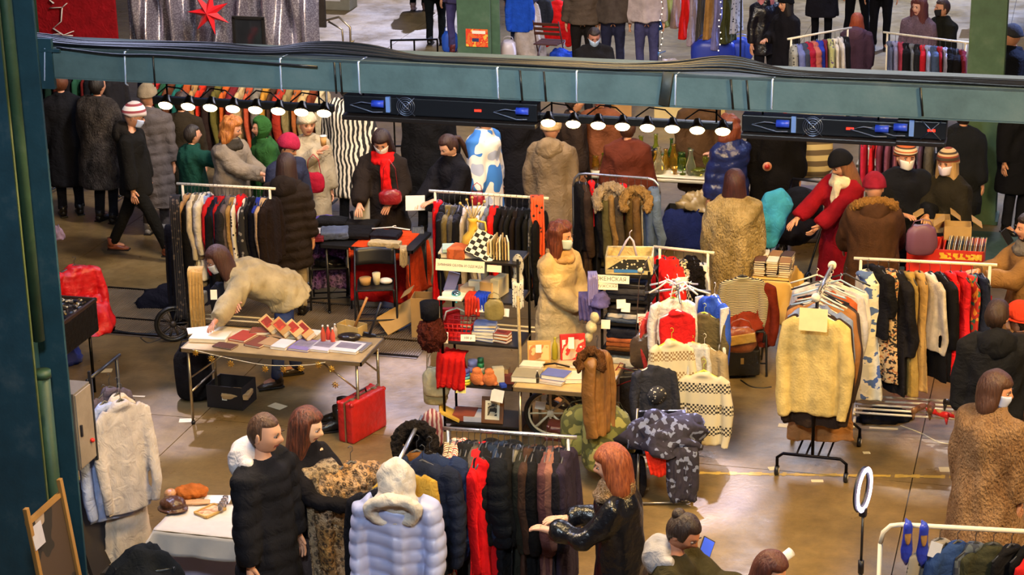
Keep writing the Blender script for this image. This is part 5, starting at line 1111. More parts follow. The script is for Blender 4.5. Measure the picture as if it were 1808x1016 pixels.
fill(a, b, [('shirt', 'blue grey', C('#5c6484')), ('shirt', 'lilac', C('#8c8cb0')), ('sweater', 'rose', C('#a83c50')), ('jacket', 'black', BK), ('shirt', 'grey', C('#7c8088')), ('jacket', 'charcoal', C('#26262a')), ('sweater', 'scarlet', C('#d02430')), ('shirt', 'pale blue', C('#a0a8c8')), ('jacket', 'denim', DN), ('shirt', 'red edged', C('#9c1c24')), ('tee', 'pale grey', C('#9c98a8')), ('jacket', 'jet black', C('#0f0f12')), ('jacket', 'coal black', C('#141214')), ('sweater', 'dark red', BU)], 'the curly haired woman'"'"'s rack', 'garments on the rack before the curly haired woman', side=math.pi/2+.5)
a, b = at(1163, -95, 1.75), at(1310, -80, 1.75)
rack(a, b, 1.75, 'tall rack of bright dresses and scarves beyond the beam, cut by the upper edge', style='black', foot=.4, wheels=False, lower=False)
fill(a, b, [('dress', 'blue', C('#2c6cb8')), ('dress', 'pale lime', C('#b8c070')), ('dress', 'rose white', C('#b8a0a0')), ('dress', 'bright red', C('#e0201c'), 1.15), ('dress', 'blush', C('#a8949c'), 1.2), ('dress', 'dark striped', C('#4c443c', 'vstripe', '#2a2624', s=3), 1.2), ('dress', 'cream and amber', C('#a87c44'), 1.05), ('dress', 'lilac', C('#8480b4'), 1.2), ('dress', 'olive', C('#4c4c28'), 1.1), ('dress', 'black and white spotted', C('#b0acb0', 'spots', '#1c1a20'), .95)], 'the tall rack beyond the beam', 'dresses on the tall rack beyond the beam')
# fairy lights on that rack
FLm = M('#ffe8c0', 'emit', emit=5)
for k, px in enumerate((1174, 1278)):
    o = empty('light_string', at(px, -60, 1.7), 0, f'string of tiny lights hanging down the tall dress rack, {("on the blue dress side", "beside the spotted dress")[k]}', 'fairy lights', 'light strings'); B = MB().mat(M('#15151a', 'plastic')); B.tube([(.02*math.sin(j*1.3), -.25, -j*.09) for j in range(18)], .003, 5); B.obj('wire', o)
    for j in range(17): B = MB().mat(FLm); B.sph((.02*math.sin(j*1.3), -.26, -j*.09-.03), .009, 6, 5); B.obj('bulb', o)
# ------------------------------------------------------------------ the book table
def X_(v, dx=0, dy=0, dz=0): return Vector((v.x+dx, v.y+dy, v.z+dz))
tw_, td_ = 1.69, .62
folding_table((tb0.x+tw_/2, tb0.y+td_/2, 0), 0, tw_, td_, .74, 'folding camping table covered with books and small goods', top=('#b89c6c', 'wood'))
def tp(px, py, z=.742): return at(px, py, z)
bk = [(372, 598, .34, .22, .035, '#e0d4b8', .1), (352, 585, .22, .16, .012, '#e4dcc8', .5), (404, 588, .3, .22, .010, '#d8ccb0', -.1), (430, 596, .17, .24, .02, '#a83a28', -.2), (458, 606, .17, .24, .018, '#7a3c28', -.25), (478, 606, .15, .2, .02, '#b08c60', -.2), (500, 611, .15, .21, .025, '#d8d0cc', -.12),
      (537, 612, .20, .26, .02, '#8474a8', -.12), (572, 613, .20, .26, .02, '#c8c4d0', -.1), (614, 616, .26, .24, .022, '#d4d0d0', -.08), (634, 614, .16, .22, .016, '#78747c', -.1), (462, 588, .2, .14, .03, '#8c4a30', .2), (490, 596, .18, .12, .02, '#a08058', -.4), (516, 592, .14, .2, .015, '#c4b894', .1), (548, 591, .16, .2, .012, '#cfc8b8', -.1), (398, 612, .2, .12, .012, '#5a3020', -.2)]
for i, (x, y, w, l, h, c, a) in enumerate(bk):
    lab = ['thick cream paper pad at the corner of the book table', 'loose pale papers at the far corner of the book table', 'open sheet of drawings under the bending woman\'s hand', 'red covered book under the bending woman\'s hand', 'brown red book near the front edge of the book table', 'tan paperback next to the brown red book', 'white book with red lettering on the front edge of the table', 'lilac book in the front row of the book table', 'pale grey photo book right of the lilac one in front row', 'white large format book with a dark strip in the front row', 'grey magazine at the far end of the front row of books', 'dark red box of cards behind the front row', 'scuffed tan book behind the white lettered book', 'cream booklet behind the lilac book', 'pale booklet behind the grey photo book', 'narrow dark brown notebook at the front edge by the paper pad'][i]
    book(tp(x, y), a, (w, l, h), c, lab, 'books on the folding table', art=(('#8c8494', 'cloth') if i in (7, 8, 9) else None))
note(tp(501, 606, .770), (0, 0, -.1), .11, .05, '', '#d8d0cc', 'ДАСК', 'x', tsz=.04, cat=None, parent=FL) if False else None
for i, (x, y, c1, c2) in enumerate(((478, 577, '#c8a060', '#a83820'), (500, 582, '#b88848', '#c84828'), (523, 586, '#d0a868', '#c03c24'), (540, 588, '#c89858', '#a02c1c'))):
    o = book(tp(x, y, .80), 0, (.10, .22, .055), c1, ORD[i]+' of the tilted red and cream boxed sets on the book table', 'boxed sets on the book table', rot=Euler((.3, -.55, .75)), art=(c2, 'camo'))
for i, (x, y, h, c) in enumerate(((571, 606, .17, '#b84a30'), (580, 603, .155, '#c83c30'), (588, 607, .15, '#d05038'), (592, 596, .13, '#b09c8c'))): bottle(tp(x, y), h, .022, M(c, 'plastic'), ('orange brown bottle with a cream cap on the book table', 'red bottle between the orange one and the tin', 'shortest red bottle at the front of the bottle cluster', 'pale metal can behind the bottles')[i], 'bottles on the book table')
o = box_open(tp(622, 590), -.3, (.24, .14, .10), ('#c0a060', 'wood'), 'small open wooden crate on the book table', 'crate', False, nm='wooden_crate')
def hammer(c, e, col, head, lab, L=.33):
    o = empty('hammer', c, e, lab, 'hammer'); B = MB().mat(M(col, 'wood')); B.loft([(0, 0, 0), (0, 0, L*.5), (0, 0, L)], [(.012, .016), (.011, .014), (.013, .017)], 10); B.obj('handle', o)
    B = MB().mat(M(head, 'metal')); B.box((0, 0, 0), (.12, .035, .035), bev=.006); B.obj('hammer_head', o)
hammer(tp(624, 582, .80), Euler((0, .42, .3)), '#b07838', '#c8bca0', 'wooden handled hammer sticking out of the small crate'); hammer(tp(652, 592, .76), Euler((.1, .35, .5)), '#1a1a22', '#2c2c34', 'black handled tool standing at the end of the book table')
B = MB().mat(M('#241c18', 'leather')); B.sph((0, 0, .03), (.11, .07, .035)); B.obj('leather_glove', None, 'black leather glove lying before the small crate', 'glove', loc=tp(617, 600), rot=.2)
# string of gold ornaments
sx = [(345, 623, .0), (373, 634, 0), (407, 643, 0), (468, 652, 0), (500, 653, 0), (531, 651, 0), (562, 645, 0), (585, 652, 0), (592, 680, 0)]
o0 = [aty(x, y, tb0.y-.02) for x, y, _ in sx]
cable([aty(340, 618, tb0.y-.02), aty(400, 632, tb0.y-.02), aty(470, 645, tb0.y-.02), aty(540, 645, tb0.y-.02), aty(575, 640, tb0.y-.02)], .003, '#d8cca8', 'thin cord strung below the front edge of the book table', 'cord', 'cord')
for i, p in enumerate(o0):
    B = MB().mat(M('#d8a840', 'metal')); n = 8
    for q in range(4): a = q*math.pi/4; B.cyl((math.cos(a)*.034, 0, math.sin(a)*.034), (-math.cos(a)*.034, 0, -math.sin(a)*.034), .0035, n=5)
    B.tube([(math.cos(2*math.pi*k/14)*.022, 0, math.sin(2*math.pi*k/14)*.022) for k in range(14)], .003, 5, closed=True)
    B.obj('gold_ornament', None, f'gold snowflake ornament hanging below the book table, {ORD[i]} along its cord', 'ornament', 'gold ornaments on the cord', p)
# below and around the table
o = box_open(at(410, 712), -.05, (.36, .3, .22), ('#241a14', 'card'), 'low black box with a white label under the book table', closed=False, flaps=False, nm='storage_box'); note((0, -.152, .12), (R(90), 0, 0), .05, .07, '', parent=o, name='label')
folded(at(420, 700, .1), .1, (.26, .2, .05), M('#c8a068', 'card'), 'tan papers lying in the low black box', cat='papers', nm='papers')
strapbag(345, 705, 0, .34, .55, '#1e1a1a', 'dark rucksack standing under the near corner of the book table', .05, 'cloth', 'rucksack', t=.22)
strapbag(398, 556, .72, .26, .32, '#26262c', 'round black bag with white tag hanging before the bending woman', .12, 'cloth', 'round_bag', t=.10); note(at(388, 512, 1.1)+Vector((0, -.14, 0)), (R(80), 0, YAW), .06, .09, 'white tag on the round black bag', cat='tag', name='paper_tag')
drape(at(344, 478, 1.18), YAW, .14, .62, M('#c09858'), 'tan cloth strip hanging beside the bending woman', 'cloth', 'hanging_cloth', 2, .015)
suitcase(at(641, 766), (0, 0, R(72)), (.50, .17, .38), '#b81c18', 'bright red hard suitcase standing beside the book table')
b_ = at(588, 762); shoe(b_, (0, 0, R(-60)), '#1a1612', 'black lace-up boot under the end of the book table, nearer the suitcase', 'boot'); shoe(b_+Vector((-.03, .20, 0)), (0, 0, R(-75)), '#1a1612', 'black lace-up boot under the end of the book table, farther from the suitcase', 'boot')
wheel(at(306, 572, .19), (0, 0, R(30)), .19, 'small bicycle wheel standing behind the shirt rack', 'bicycle_wheel', 10, '#3c342c'); B = MB().mat(M('#a8a08c', 'paint')); B.box((0, 0, .08), (.26, .14, .13), bev=.02); B.obj('motor_box', None, 'pale grey metal box beside the small bicycle wheel', 'box', loc=at(322, 562)+Vector((.12, .05, .14)))
cable([at(170, 578), at(230, 590), at(300, 592), at(345, 590)], .02, '#15130f', 'thick black cable along the track by the shirt rack', 'power_cable'); cable([at(248, 597), at(262, 606), at(283, 598), at(265, 590), at(248, 597)], .007, '#2a241c', 'thin black cable loop on the floor near the small wheel', 'power_cable')
cable([at(648, 598), at(690, 590), at(722, 574), at(740, 562)], .03, '#15120f', 'thick black cable bundle on the floor before the cardboard box', 'power_cable')

# ------------------------------------------------------------------ jeans table and chairs
jt = at(566, 432, .76); jw, jd = .98, .62
folding_table((jt.x+jw/2, jt.y+jd/2, 0), 0, jw, jd, .76, 'black folding table with jeans and an orange cloth', top=('#17171a', 'plastic'), leg='plastic', xleg=False)
cloth_over((jt.x+.22+.38, jt.y+jd/2, 0), 0, jw-.44, jd-.02, .768, (.12, .1, .02, .62), M('#d8481c', 'cloth'), 'orange red cloth over the end of the jeans table', flare=.02)
cloth_over((jt.x+.56, jt.y+jd/2+.12, 0), 0, .62, .3, .60, (.50, .02, .02, .02), M('#c01c1c', 'cloth'), 'red cloth hanging down below the jeans table', flare=.03)
for x, y, w, l, h, c, lab, a in ((592, 418, .30, .26, .08, '#56607c', 'pile of blue grey jeans on the jeans table', .3), (566, 414, .22, .18, .04, '#cfc8cc', 'white folded shirt at the corner of the jeans table', .4), (556, 424, .2, .16, .05, '#6a2430', 'wine coloured cloth under the blue grey jeans', .2), (632, 416, .32, .30, .07, '#17171c', 'black trousers folded on the jeans table', .1), (640, 400, .34, .2, .06, '#1c1a1c', 'black cloth with orange pattern at the back of the jeans table', 0), (682, 420, .30, .22, .06, '#22222c', 'dark navy jeans folded beside the white hanger', 0), (680, 436, .34, .12, .06, '#cbb68c', 'cream knitted sweater lying on the orange cloth', .05), (588, 398, .34, .2, .08, '#16161a', 'black folded garments behind the blue grey jeans', .1)):
    folded(tp(x, y, .775), a, (w, l, h), M(c), lab, 'clothes on the jeans table', seed=x)
heap(tp(578, 392, .78), .2, (.26, .16, .07), M('#5c4c94'), 'violet scarf at the back of the jeans table', 'scarf', seed=3)
drape(tp(712, 440, .83), YAW, .07, .18, M('#cbb68c', 'knit'), 'cream sleeve hanging off the table corner', 'clothes', 'hanging_sleeve', 1, .01)
B = MB().mat(M('#e8e2d8', 'plastic')); B.loft([(-.2, 0, 0), (0, .07, 0), (.2, 0, 0)], [(.007, .007)]*3, 6); B.tube([(0, .07, 0), (0, .11, 0), (.02, .13, 0), (.03, .11, 0)], .004, 5); B.obj('clothes_hanger', None, 'white plastic hanger lying on the jeans table', 'hanger', loc=tp(690, 405, .845), rot=.1)
fc1 = at(577, 545); folding_chair((fc1.x, fc1.y+.15, 0), face(4), 'black folding chair nearer the quilted coat woman'); fc2 = at(655, 588); folding_chair((fc2.x, fc2.y+.2, 0), face(2), 'black folding chair with cups and snacks on its seat')
cc = Vector((fc2.x, fc2.y+.2, .46))
drape((fc1.x, fc1.y+.12, .62), face(0), .36, .42, M('#6c3488', 'leopard', '#2c1838'), 'purple patterned cloth hanging from the black folding chair', 'cloth', 'hanging_cloth', 8, .03); heap((fc1.x, fc1.y+.12, .458), 0, (.34, .3, .10), M('#15151a', 'shiny'), 'shiny black bag lying on the folding chair seat', 'bag', 'black_bag', seed=6)
for i, (dx, dy, c, nm, lab) in enumerate(((.02, -.02, '#d8c89c', 'paper_cup', 'cream paper cup on the folding chair seat'), (-.09, -.05, '#b88c50', 'snack_box', 'brown snack tub on the folding chair seat'), (.10, .03, '#d8d4cc', 'napkin', 'white crumpled napkins on the folding chair seat'))):
    B = MB().mat(M(c, 'paper')); 
    if i == 2: B.sph((0, 0, .025), (.07, .06, .03))
    else: B.cyl((0, 0, 0), (0, 0, .12-.05*i), .03+.02*i, .042+.02*i, 16)
    B.obj(nm, None, lab, ('cup', 'tub', 'napkin')[i], loc=cc+Vector((dx, dy, 0)))
p = at(750, 600); box_open((p.x-.02, p.y+.14, 0), .12, (.27, .22, .42), ('#a8834c', 'card'), 'tall cardboard box with open flaps near the fur hat', 'box')
B = MB().mat(M('#b08848', 'card')); B.box((0, 0, .0), (.5, .26, .012)); B.obj('cardboard_sheet', None, 'slanting cardboard sheet leaning by the tall cardboard box', 'cardboard', loc=at(712, 556, .16), rot=Euler((R(28), R(-22), R(38))))
drape(at(738, 408, .78), YAW, .12, .55, M('#5a5c60'), 'grey scarf trailing past the corner of the orange cloth', 'scarf', 'hanging_scarf', 9, .02)
heap(at(641, 389, .77), .2, (.28, .2, .14), M('#2a2422'), 'dark bundle at the back edge of the jeans table', seed=12)
note(at(633, 372, .95)+Vector((0, .1, 0)), (R(70), 0, YAW), .17, .5, 'pale grey paper bag standing behind the jeans table', '#9c9484', name='paper_bag', cat='bag')

# ------------------------------------------------------------------ toy shelf
s0 = at(786, 762); shw, shd = .70, .36; SX, SY = s0.x, s0.y
tiers = [.10, .46, .86, 1.26, 1.62]
so_ = empty('shelf_unit', (SX, SY, 0), 0, 'black metal shelf unit crowded with toys, books and baskets', 'shelf')
for x in (0, shw):
    for y in (0, shd): B = MB().mat(M('#15130f', 'metal', rough=.5)); B.cyl((x, y, 0), (x, y, 1.66), .012); B.obj('post', so_)
for z in tiers: B = MB().mat(M('#1b1713', 'plastic')); B.box((shw/2, shd/2, z-.01), (shw+.02, shd+.02, .02), bev=.004); B.obj('shelf_board', so_)
def sp(px, py, t, d=.10):   # point on tier t at picture x, d metres behind its front edge
    p = aty(px, py, SY+d); return Vector((p.x, SY+d, tiers[t]+.002))
def good(px, t, d, w, l, h, c, kd, nm, lab, cat, a=0, e=None, bev=.004, group=None, dz=0):
    B = MB().mat(M(c, kd)); B.box((0, 0, h/2), (w, l, h), bev=bev); return B.obj(nm, None, lab, cat, group, sp(px, 500, t, d)+Vector((0, 0, dz)), e or (0, 0, a))
good(793, 4, .12, .14, .20, .05, '#d8ccb0', 'paper', 'book', 'white book stack end on the shelf top', 'book', .1); good(795, 4, .1, .12, .18, .03, '#a8c4c0', 'paper', 'notebook', 'pale turquoise notebook on the shelf top', 'notebook', .3, dz=.055)
o = good(812, 4, .10, .15, .20, .09, '#c8602c', 'camo', 'picture_box', 'orange picture box on the shelf top', 'box', -.1); good(835, 4, .16, .16, .22, .05, '#e0d4b4', 'paper', 'book', 'cream book beside the orange picture box', 'book', .2)
B = MB().mat(M('#e0d8c0', 'check', '#15130f', s=1.1)); B.box((0, 0, 0), (.26, .26, .012)); o = B.obj('chessboard', None, 'small chequered board leaning on the shelf top', 'board', loc=sp(856, 470, 4, .12)+Vector((0, 0, .10)), rot=Euler((R(38), R(24), 0)))
for k in range(8): good(868+k*4.2, 4, .16, .014, .20, .15+.02*(k % 3), ('#c8a870', '#e0d4b0', '#8c7440')[k % 3], 'paper', 'record_sleeve', f'upright cardboard sleeve on the shelf top, {ORD[k]} from the chequered board', 'sleeve', .05*k, group='upright sleeves on the shelf top')
# yellow vase lamp
vz = sp(836, 440, 4, .26); o = empty('yellow_vase', vz, 0, 'round yellow ceramic vase with handle and dried stalks', 'vase')
B = MB().mat(M('#d8b040', 'plastic')); B.loft([(0, 0, 0), (0, 0, .02), (0, 0, .08), (0, 0, .14), (0, 0, .19), (0, 0, .27), (0, 0, .30)], [(.05, .05), (.085, .085), (.105, .105), (.09, .09), (.04, .04), (.035, .035), (.045, .045)], 20); B.obj('vase_body', o)
B = MB().mat(M('#d8b040', 'plastic')); B.tube([(.08, 0, .16), (.12, 0, .2), (.11, 0, .27), (.04, 0, .28)], .010, 8); B.obj('handle', o)
for k in range(5): B = MB().mat(M('#e0c880', 'wood')); B.tube([(0, 0, .28), (.03*(k-2), .01, .38), (.055*(k-2), .02*(k % 2), .43+.03*(k % 3))], .004, 6); B.sph((.055*(k-2), .02*(k % 2), .43+.03*(k % 3)), .014, 8, 6); B.obj('stalk', o)
# signs on the shelf
note(Vector((sp(820, 493, 4).x, SY-.02, 1.575)), (R(78), 0, 0), .44, .10, 'long handwritten paper sign taped below the shelf top', '#ece0bc', 'ЗИМНЯЯ ОБУВЬ И ОДЕЖДА', 'paper_sign', 'sign', .030); note(Vector((sp(880, 500, 4).x, SY-.02, 1.57)), (R(78), 0, .0), .13, .06, 'small blank card beside the long paper sign', '#ece0bc', None, 'paper_card', 'card')
# tier 3
for px, w, l, h, c, kd, nm, lab, cat, a, e in ((792, .10, .02, .20, '#8c84a8', 'plastic', 'framed_card', 'grey lilac picture frame leaning on the second shelf', 'frame', .2, Euler((.2, .3, .3))), (800, .22, .24, .02, '#e4dcc4', 'paper', 'paper_sheet', 'white paper lining on the second shelf', 'paper', 0, None), (815, .06, .10, .06, '#a85c30', 'paper', 'small_box', 'small brown box behind the hand mirror', 'box', .3, None),
      (829, .12, .14, .07, '#d8b890', 'card', 'jewellery_box', 'open pinkish jewellery box on the second shelf', 'box', -.2, None), (842, .14, .05, .12, '#e8dcb8', 'paper', 'postcard_row', 'row of pale postcards on the second shelf', 'postcards', 0, None), (866, .12, .20, .14, '#c89c58', 'wood', 'wooden_box', 'pale wooden box of letters on the second shelf', 'box', -.15, None), (882, .08, .2, .17, '#d8c490', 'paper', 'paper_stack', 'upright stack of papers at the end of the second shelf', 'papers', -.2, None)):
    good(px, 3, .06 if w == .22 else .18, w, l, h, c, kd, nm, lab, cat, a, e)
o = empty('hand_mirror', sp(806, 540, 3, .05)+Vector((0, 0, .025)), (R(20), 0, .3), 'turquoise hand mirror lying on the second shelf', 'mirror'); B = MB().mat(M('#2c8c98', 'plastic')); B.cyl((0, 0, 0), (0, 0, .012), .04, n=20); B.box((0, -.08, .006), (.016, .09, .010), bev=.003); B.obj('mirror_frame', o); B = MB().mat(M('#a8c4c8', 'metal', rough=.05)); B.cyl((0, 0, .0125), (0, 0, .0135), .032, n=20); B.obj('mirror_glass', o)
drape(sp(836, 550, 3, .0)+Vector((0, 0, .03)), 0, .13, .16, M('#c83420', 'knit'), 'red knitted mitten hanging over the second shelf edge', 'mittens', 'mitten', 3, .02); drape(sp(852, 550, 3, .0)+Vector((0, 0, .05)), 0, .12, .13, M('#2040b8', 'knit'), 'blue knitted hat hanging over the second shelf edge', 'hat', 'knitted_hat', 4, .02)
strapbag(873, 566, 1.19, .17, .19, '#8c7c48', 'small khaki purse hanging at the second shelf edge', .06, 'leather', 'purse', t=.05)
note(Vector((sp(858, 572, 3).x, SY-.03, 1.20)), (R(75), 0, .1), .10, .06, 'white price tag with writing under the khaki purse', text='200', name='price_tag', cat='tag', tsz=.035); note(Vector((sp(898, 578, 3).x, SY-.03, 1.18)), (R(75), 0, -.1), .09, .07, 'blank white tag at the shelf post', name='price_tag', cat='tag')
# tier 2: red basket etc
bc = sp(810, 620, 2, .12); o = empty('red_basket', bc, .05, 'red plastic lattice basket with a white handle on the shelf', 'basket')
B = MB().mat(M('#c81c14', 'plastic')); w, l, h = .24, .18, .16
for z in (0, .04, .08, .12, .16):
    k = 1+.25*z/.16; B.tube([(-w/2*k, -l/2*k, z), (w/2*k, -l/2*k, z), (w/2*k, l/2*k, z), (-w/2*k, l/2*k, z)], .006, 6, closed=True)
for t in np.linspace(-.5, .5, 8):
    for s in (-1, 1): B.cyl((t*w, s*l/2, 0), (t*w*1.25, s*l/2*1.25, h), .004, n=5)
for t in np.linspace(-.5, .5, 6):
    for s in (-1, 1): B.cyl((s*w/2, t*l, 0), (s*w/2*1.25, t*l*1.25, h), .004, n=5)
B.box((0, 0, .004), (w, l, .006)); oo = B.obj('lattice', o); oo['kind'] = 'stuff'
B = MB().mat(M('#e0d8b8', 'plastic')); B.tube([(-w*.5, -.02, h), (-w*.4, -.02, h+.08), (0, -.02, h+.12), (w*.4, -.02, h+.08), (w*.5, -.02, h)], .008, 8); B.obj('basket_handle', o)
good(795, 2, .25, .16, .05, .22, '#c81c1c', 'plastic', 'red_board', 'upright red plastic panel behind the lattice basket', 'panel', .3)
for k, (c, w) in enumerate((('#5c64a0', .22), ('#d8ccb0', .20), ('#c8c4b8', .21), ('#4c6cb8', .19), ('#7c8cc0', .20))): o = book(sp(858, 620, 2, .14)+Vector((.0, 0, k*.03)), .1*k-.2, (w, .16, .028), c, f'book in the flat stack beside the red basket, {ORD[k]} from below', 'flat stack of books on the shelf')
for k in range(3): book(sp(888, 625, 2, .1)+Vector((0, 0, k*.03)), -.3+.1*k, (.14, .10, .026), ('#6a1c1c', '#c8882c', '#8c3020')[k], f'small dark red book by the shelf post, {ORD[k]} from below', 'small books by the shelf post')
note(sp(828, 618, 2, -.02)+Vector((0, -.02, .06)), (R(75), 0, .15), .13, .06, 'cream price card on the red basket', text='100 р', name='price_card', cat='card', tsz=.03); note(sp(786, 620, 2, -.02)+Vector((0, -.03, .05)), (R(75), 0, .1), .08, .10, 'cream price card at the shelf post by the basket', name='price_card', cat='card')
# tier 1
drape(sp(800, 690, 1, .02)+Vector((0, -.02, .27)), 0, .26, .30, M('#cc1c18', 'cloth'), 'bright red cloth bag standing on the lower shelf', 'bag', 'red_bag', 5, .03); heap(sp(800, 690, 1, .14), 0, (.26, .2, .28), M('#c01a18'), 'red garment bundled on the lower shelf', seed=14)
def can(px, t, d, r, h, cols, lab, dz=0, nm='toy_can'):
    o = empty(nm, sp(px, 690, t, d)+Vector((0, 0, dz)), 0, lab, 'toy'); n = len(cols)
    for k, c in enumerate(cols): B = MB().mat(M(c, 'plastic')); B.cyl((0, 0, h*k/n), (0, 0, h*(k+1)/n-.001), r*(1-.06*k), r*(.97-.06*k), 18); B.obj('ring', o)
can(821, 1, .03, .058, .13, ['#c8b830', '#c8d848', '#58a8c0', '#3868c0', '#4848a8'], 'stacking toy of yellow, blue and violet rings on the lower shelf'); can(850, 1, .12, .038, .22, ['#2c9848', '#38a858', '#d8d0b0', '#2c8c50', '#286c40'], 'green and white striped bottle toy on the lower shelf'); can(836, 1, .2, .05, .16, ['#b8c838', '#8c8cc0', '#a8a8d0'], 'yellow and lilac toy cup behind the stacking rings')
for i, px in enumerate((843, 865)):
    B = MB().mat(M('#d87c48', 'knit')); B.sph((0, 0, .065), (.065, .05, .068), 16, 12); B.sph((0, .0, .13), (.045, .04, .035)); B.sph((.05, -.01, .02), (.025, .03, .02)); mk('plush_toy', remesh(B, .008, (.003, 50, 1, 3), 'plush', M('#d87c48', 'knit')), None, f'orange plush toy on the lower shelf, {("nearer the stacking rings", "nearer the shelf post")[i]}', 'toy', 'orange plush toys', sp(px, 690, 1, .03), .3*i)
for i, (px, c, w, h, lab) in enumerate(((884, '#c89c5c', .12, .12, 'cream and red boxed toy on the lower shelf'), (896, '#6c2c20', .09, .08, 'dark red little box on the lower shelf'), (876, '#d8c8a0', .1, .16, 'pale cardboard game on the lower shelf'), (884, '#24409c', .05, .03, 'small blue toy car at the lower shelf edge'))): good(px, 1, .18-.05*i, w, .08, h, c, 'paper', 'toy_box', lab, 'toy', .2*i)
note(Vector((sp(822, 712, 1).x, SY-.03, .43)), (R(70), 0, .1), .09, .07, 'yellow price tag below the stacking rings', '#e0d070', name='price_tag', cat='tag'); note(Vector((sp(886, 712, 1).x, SY-.04, .40)), (R(70), 0, -.3), .13, .11, 'white price card hanging below the boxed toys', name='price_tag', cat='tag')
# tier 0
good(785, 0, .05, .20, .22, .02, '#c8a038', 'paper', 'book', 'mustard yellow folder on the bottom shelf', 'folder', .5, Euler((.0, .5, .3)), dz=.05)
for i, (px, c, h, lab) in enumerate(((815, '#8c4028', .06, 'red brown magazine pile on the bottom shelf'), (835, '#b8b8c4', .05, 'glass dish wrapped on the bottom shelf'))): good(px, 0, .12, .2, .2, h, c, 'paper', 'magazine_pile', lab, 'pile', .1)
B = MB().mat(M('#7a4c24', 'wood')); B.box((0, 0, .12), (.20, .02, .24), bev=.005); o = B.obj('framed_photo', None, 'wood framed black and white portrait photo on the bottom shelf', 'picture', loc=sp(869, 745, 0, .03), rot=Euler((R(-14), 0, .05))); B = MB().mat(M('#e0d8bc', 'paper')); B.box((0, -.012, .12), (.13, .004, .17)); B.obj('photo_mount', o); B = MB().mat(M('#b8ac90', 'camo', '#2a241c', c3='#7c7058', s=2)); B.box((0, -.015, .125), (.085, .003, .11)); B.obj('photo', o)
# hung outside the shelf
hx = at(762, 590, 1.02); B = MB().mat(M('#5a2418', 'fur', s=2)); B.sph((0, 0, 0), (.12, .11, .16), 24, 18); me = remesh(B, .012, (.016, 100, 1, 2), 'wig', M('#5a2418', 'fur', s=2)); mk('fur_hat', me, None, 'reddish brown curly fur hat on the shelf corner', 'hat', None, hx, 0)
B = MB().mat(M('#15151a', 'cloth')); B.cyl((0, 0, 0), (0, 0, .14), .08, .085, 20); B.obj('hat_crown', empty('top_hat', hx+Vector((-.01, 0, .15)), 0, 'black cylinder hat sitting above the curly fur hat', 'hat'))
strapbag(772, 700, .32, .25, .28, '#c8b88c', 'cream handbag with a long strap hung on the shelf side', .62, 'leather', 'handbag', t=.08)
strapbag(770, 715, .22, .22, .24, '#a89868', 'khaki bag hanging behind the cream handbag', .3, 'leather', 'handbag', t=.08)
B = MB(); B.sph((0, 0, 0), (.055, .03, .10)); B.sph((0, 0, -.12), (.05, .028, .06)); mk('slipper', remesh(B, .009, (.002, 60, 1, 1), 'slipper', M('#a8a498', 'spots', '#5c584c', s=2)), None, 'grey patterned slipper hanging on the shelf post', 'slipper', None, at(914, 468, 1.58)); drape(at(914, 500, 1.45), YAW, .10, .22, M('#c8c0ac', 'spots', '#3c3830', s=2), 'black and white patterned scarf end by the shelf post', 'scarf', 'hanging_scarf', 2, .015)
B = MB().mat(M('#b09868', 'knit')); B.tube([(0, 0, 0), (.01, 0, -.5), (0, 0, -1.2)], .014, 8); B.obj('woven_belt', None, 'long woven tan belt hanging on the shelf post', 'belt', loc=at(913, 520, 1.36)+Vector((.02, -.05, 0)))

# ------------------------------------------------------------------ small toy table, scooter wheel, bags
q0 = at(906, 684, .74); qw, qd = .80, .72
folding_table((q0.x+qw/2, q0.y+qd/2, 0), 0, qw, qd, .74, 'small table of toys and books between the two shelves', top=('#c8a868', 'wood'), xleg=False)
def qp(px, py, z=.742): return at(px, py, z)
for i, (x, y, w, l, h, c, kd, lab, a) in enumerate(((931, 668, .24, .22, .05, '#8c8060', 'paper', 'thick grey green book at the corner of the toy table', .05), (982, 666, .22, .17, .04, '#5c6498', 'paper', 'blue covered book on the toy table', -.15), (974, 672, .26, .2, .02, '#b8a898', 'paper', 'pale picture book under the blue one', -.15), (940, 648, .2, .14, .03, '#d8ccb0', 'paper', 'white booklet behind the grey green book', 0), (1018, 670, .2, .2, .04, '#cfc4a4', 'paper', 'cream papers beside the fur coat', .2), (1008, 645, .22, .14, .03, '#c8a478', 'card', 'tan puzzle box in the middle of the toy table', -.1))): book(qp(x, y, .742 if i != 1 else .765), a, (w, l, h), c, lab)
def stand_box(px, py, w, h, c, art, lab, t=.05, a=0, nm='boxed_toy', z=.742):
    B = MB().mat(M(c, 'card')); B.box((0, 0, h/2), (w, t, h), bev=.004); o = B.obj(nm, None, lab, 'box', loc=qp(px, py, z), rot=Euler((R(-8), 0, YAW+a))); B = MB().mat(M(*art)); B.box((0, -t/2-.002, h*.48), (w*.86, .003, h*.7)); B.obj('box_picture', o); return o
stand_box(952, 640, .20, .19, '#c89850', ('#b87440', 'camo', '#d8b474'), 'standing tan picture box with a white tag on the toy table'); stand_box(1012, 640, .22, .25, '#c8241c', ('#d8b48c', 'camo', '#c83020', 1.0, None, None, 0, '#e8dcc8'), 'tall red and white toy box on the toy table', a=.1)
note(qp(954, 612, .90)+Vector((0, -.06, 0)), (R(80), 0, YAW), .05, .07, 'white tag on the tan picture box', name='price_tag', cat='tag'); note(qp(1012, 605, .95)+Vector((0, -.07, .02)), (R(80), 0, YAW), .05, .10, 'white ribbon label on the red toy box', name='price_tag', cat='tag')
bottle(qp(980, 634), .20, .028, M('#b8a828', 'plastic'), 'yellow plastic bottle between the two toy boxes', cap=M('#c8b838', 'plastic')); bottle(qp(949, 676, .744), .11, .016, M('#2a241c', 'plastic'), 'dark short tube on the toy table')
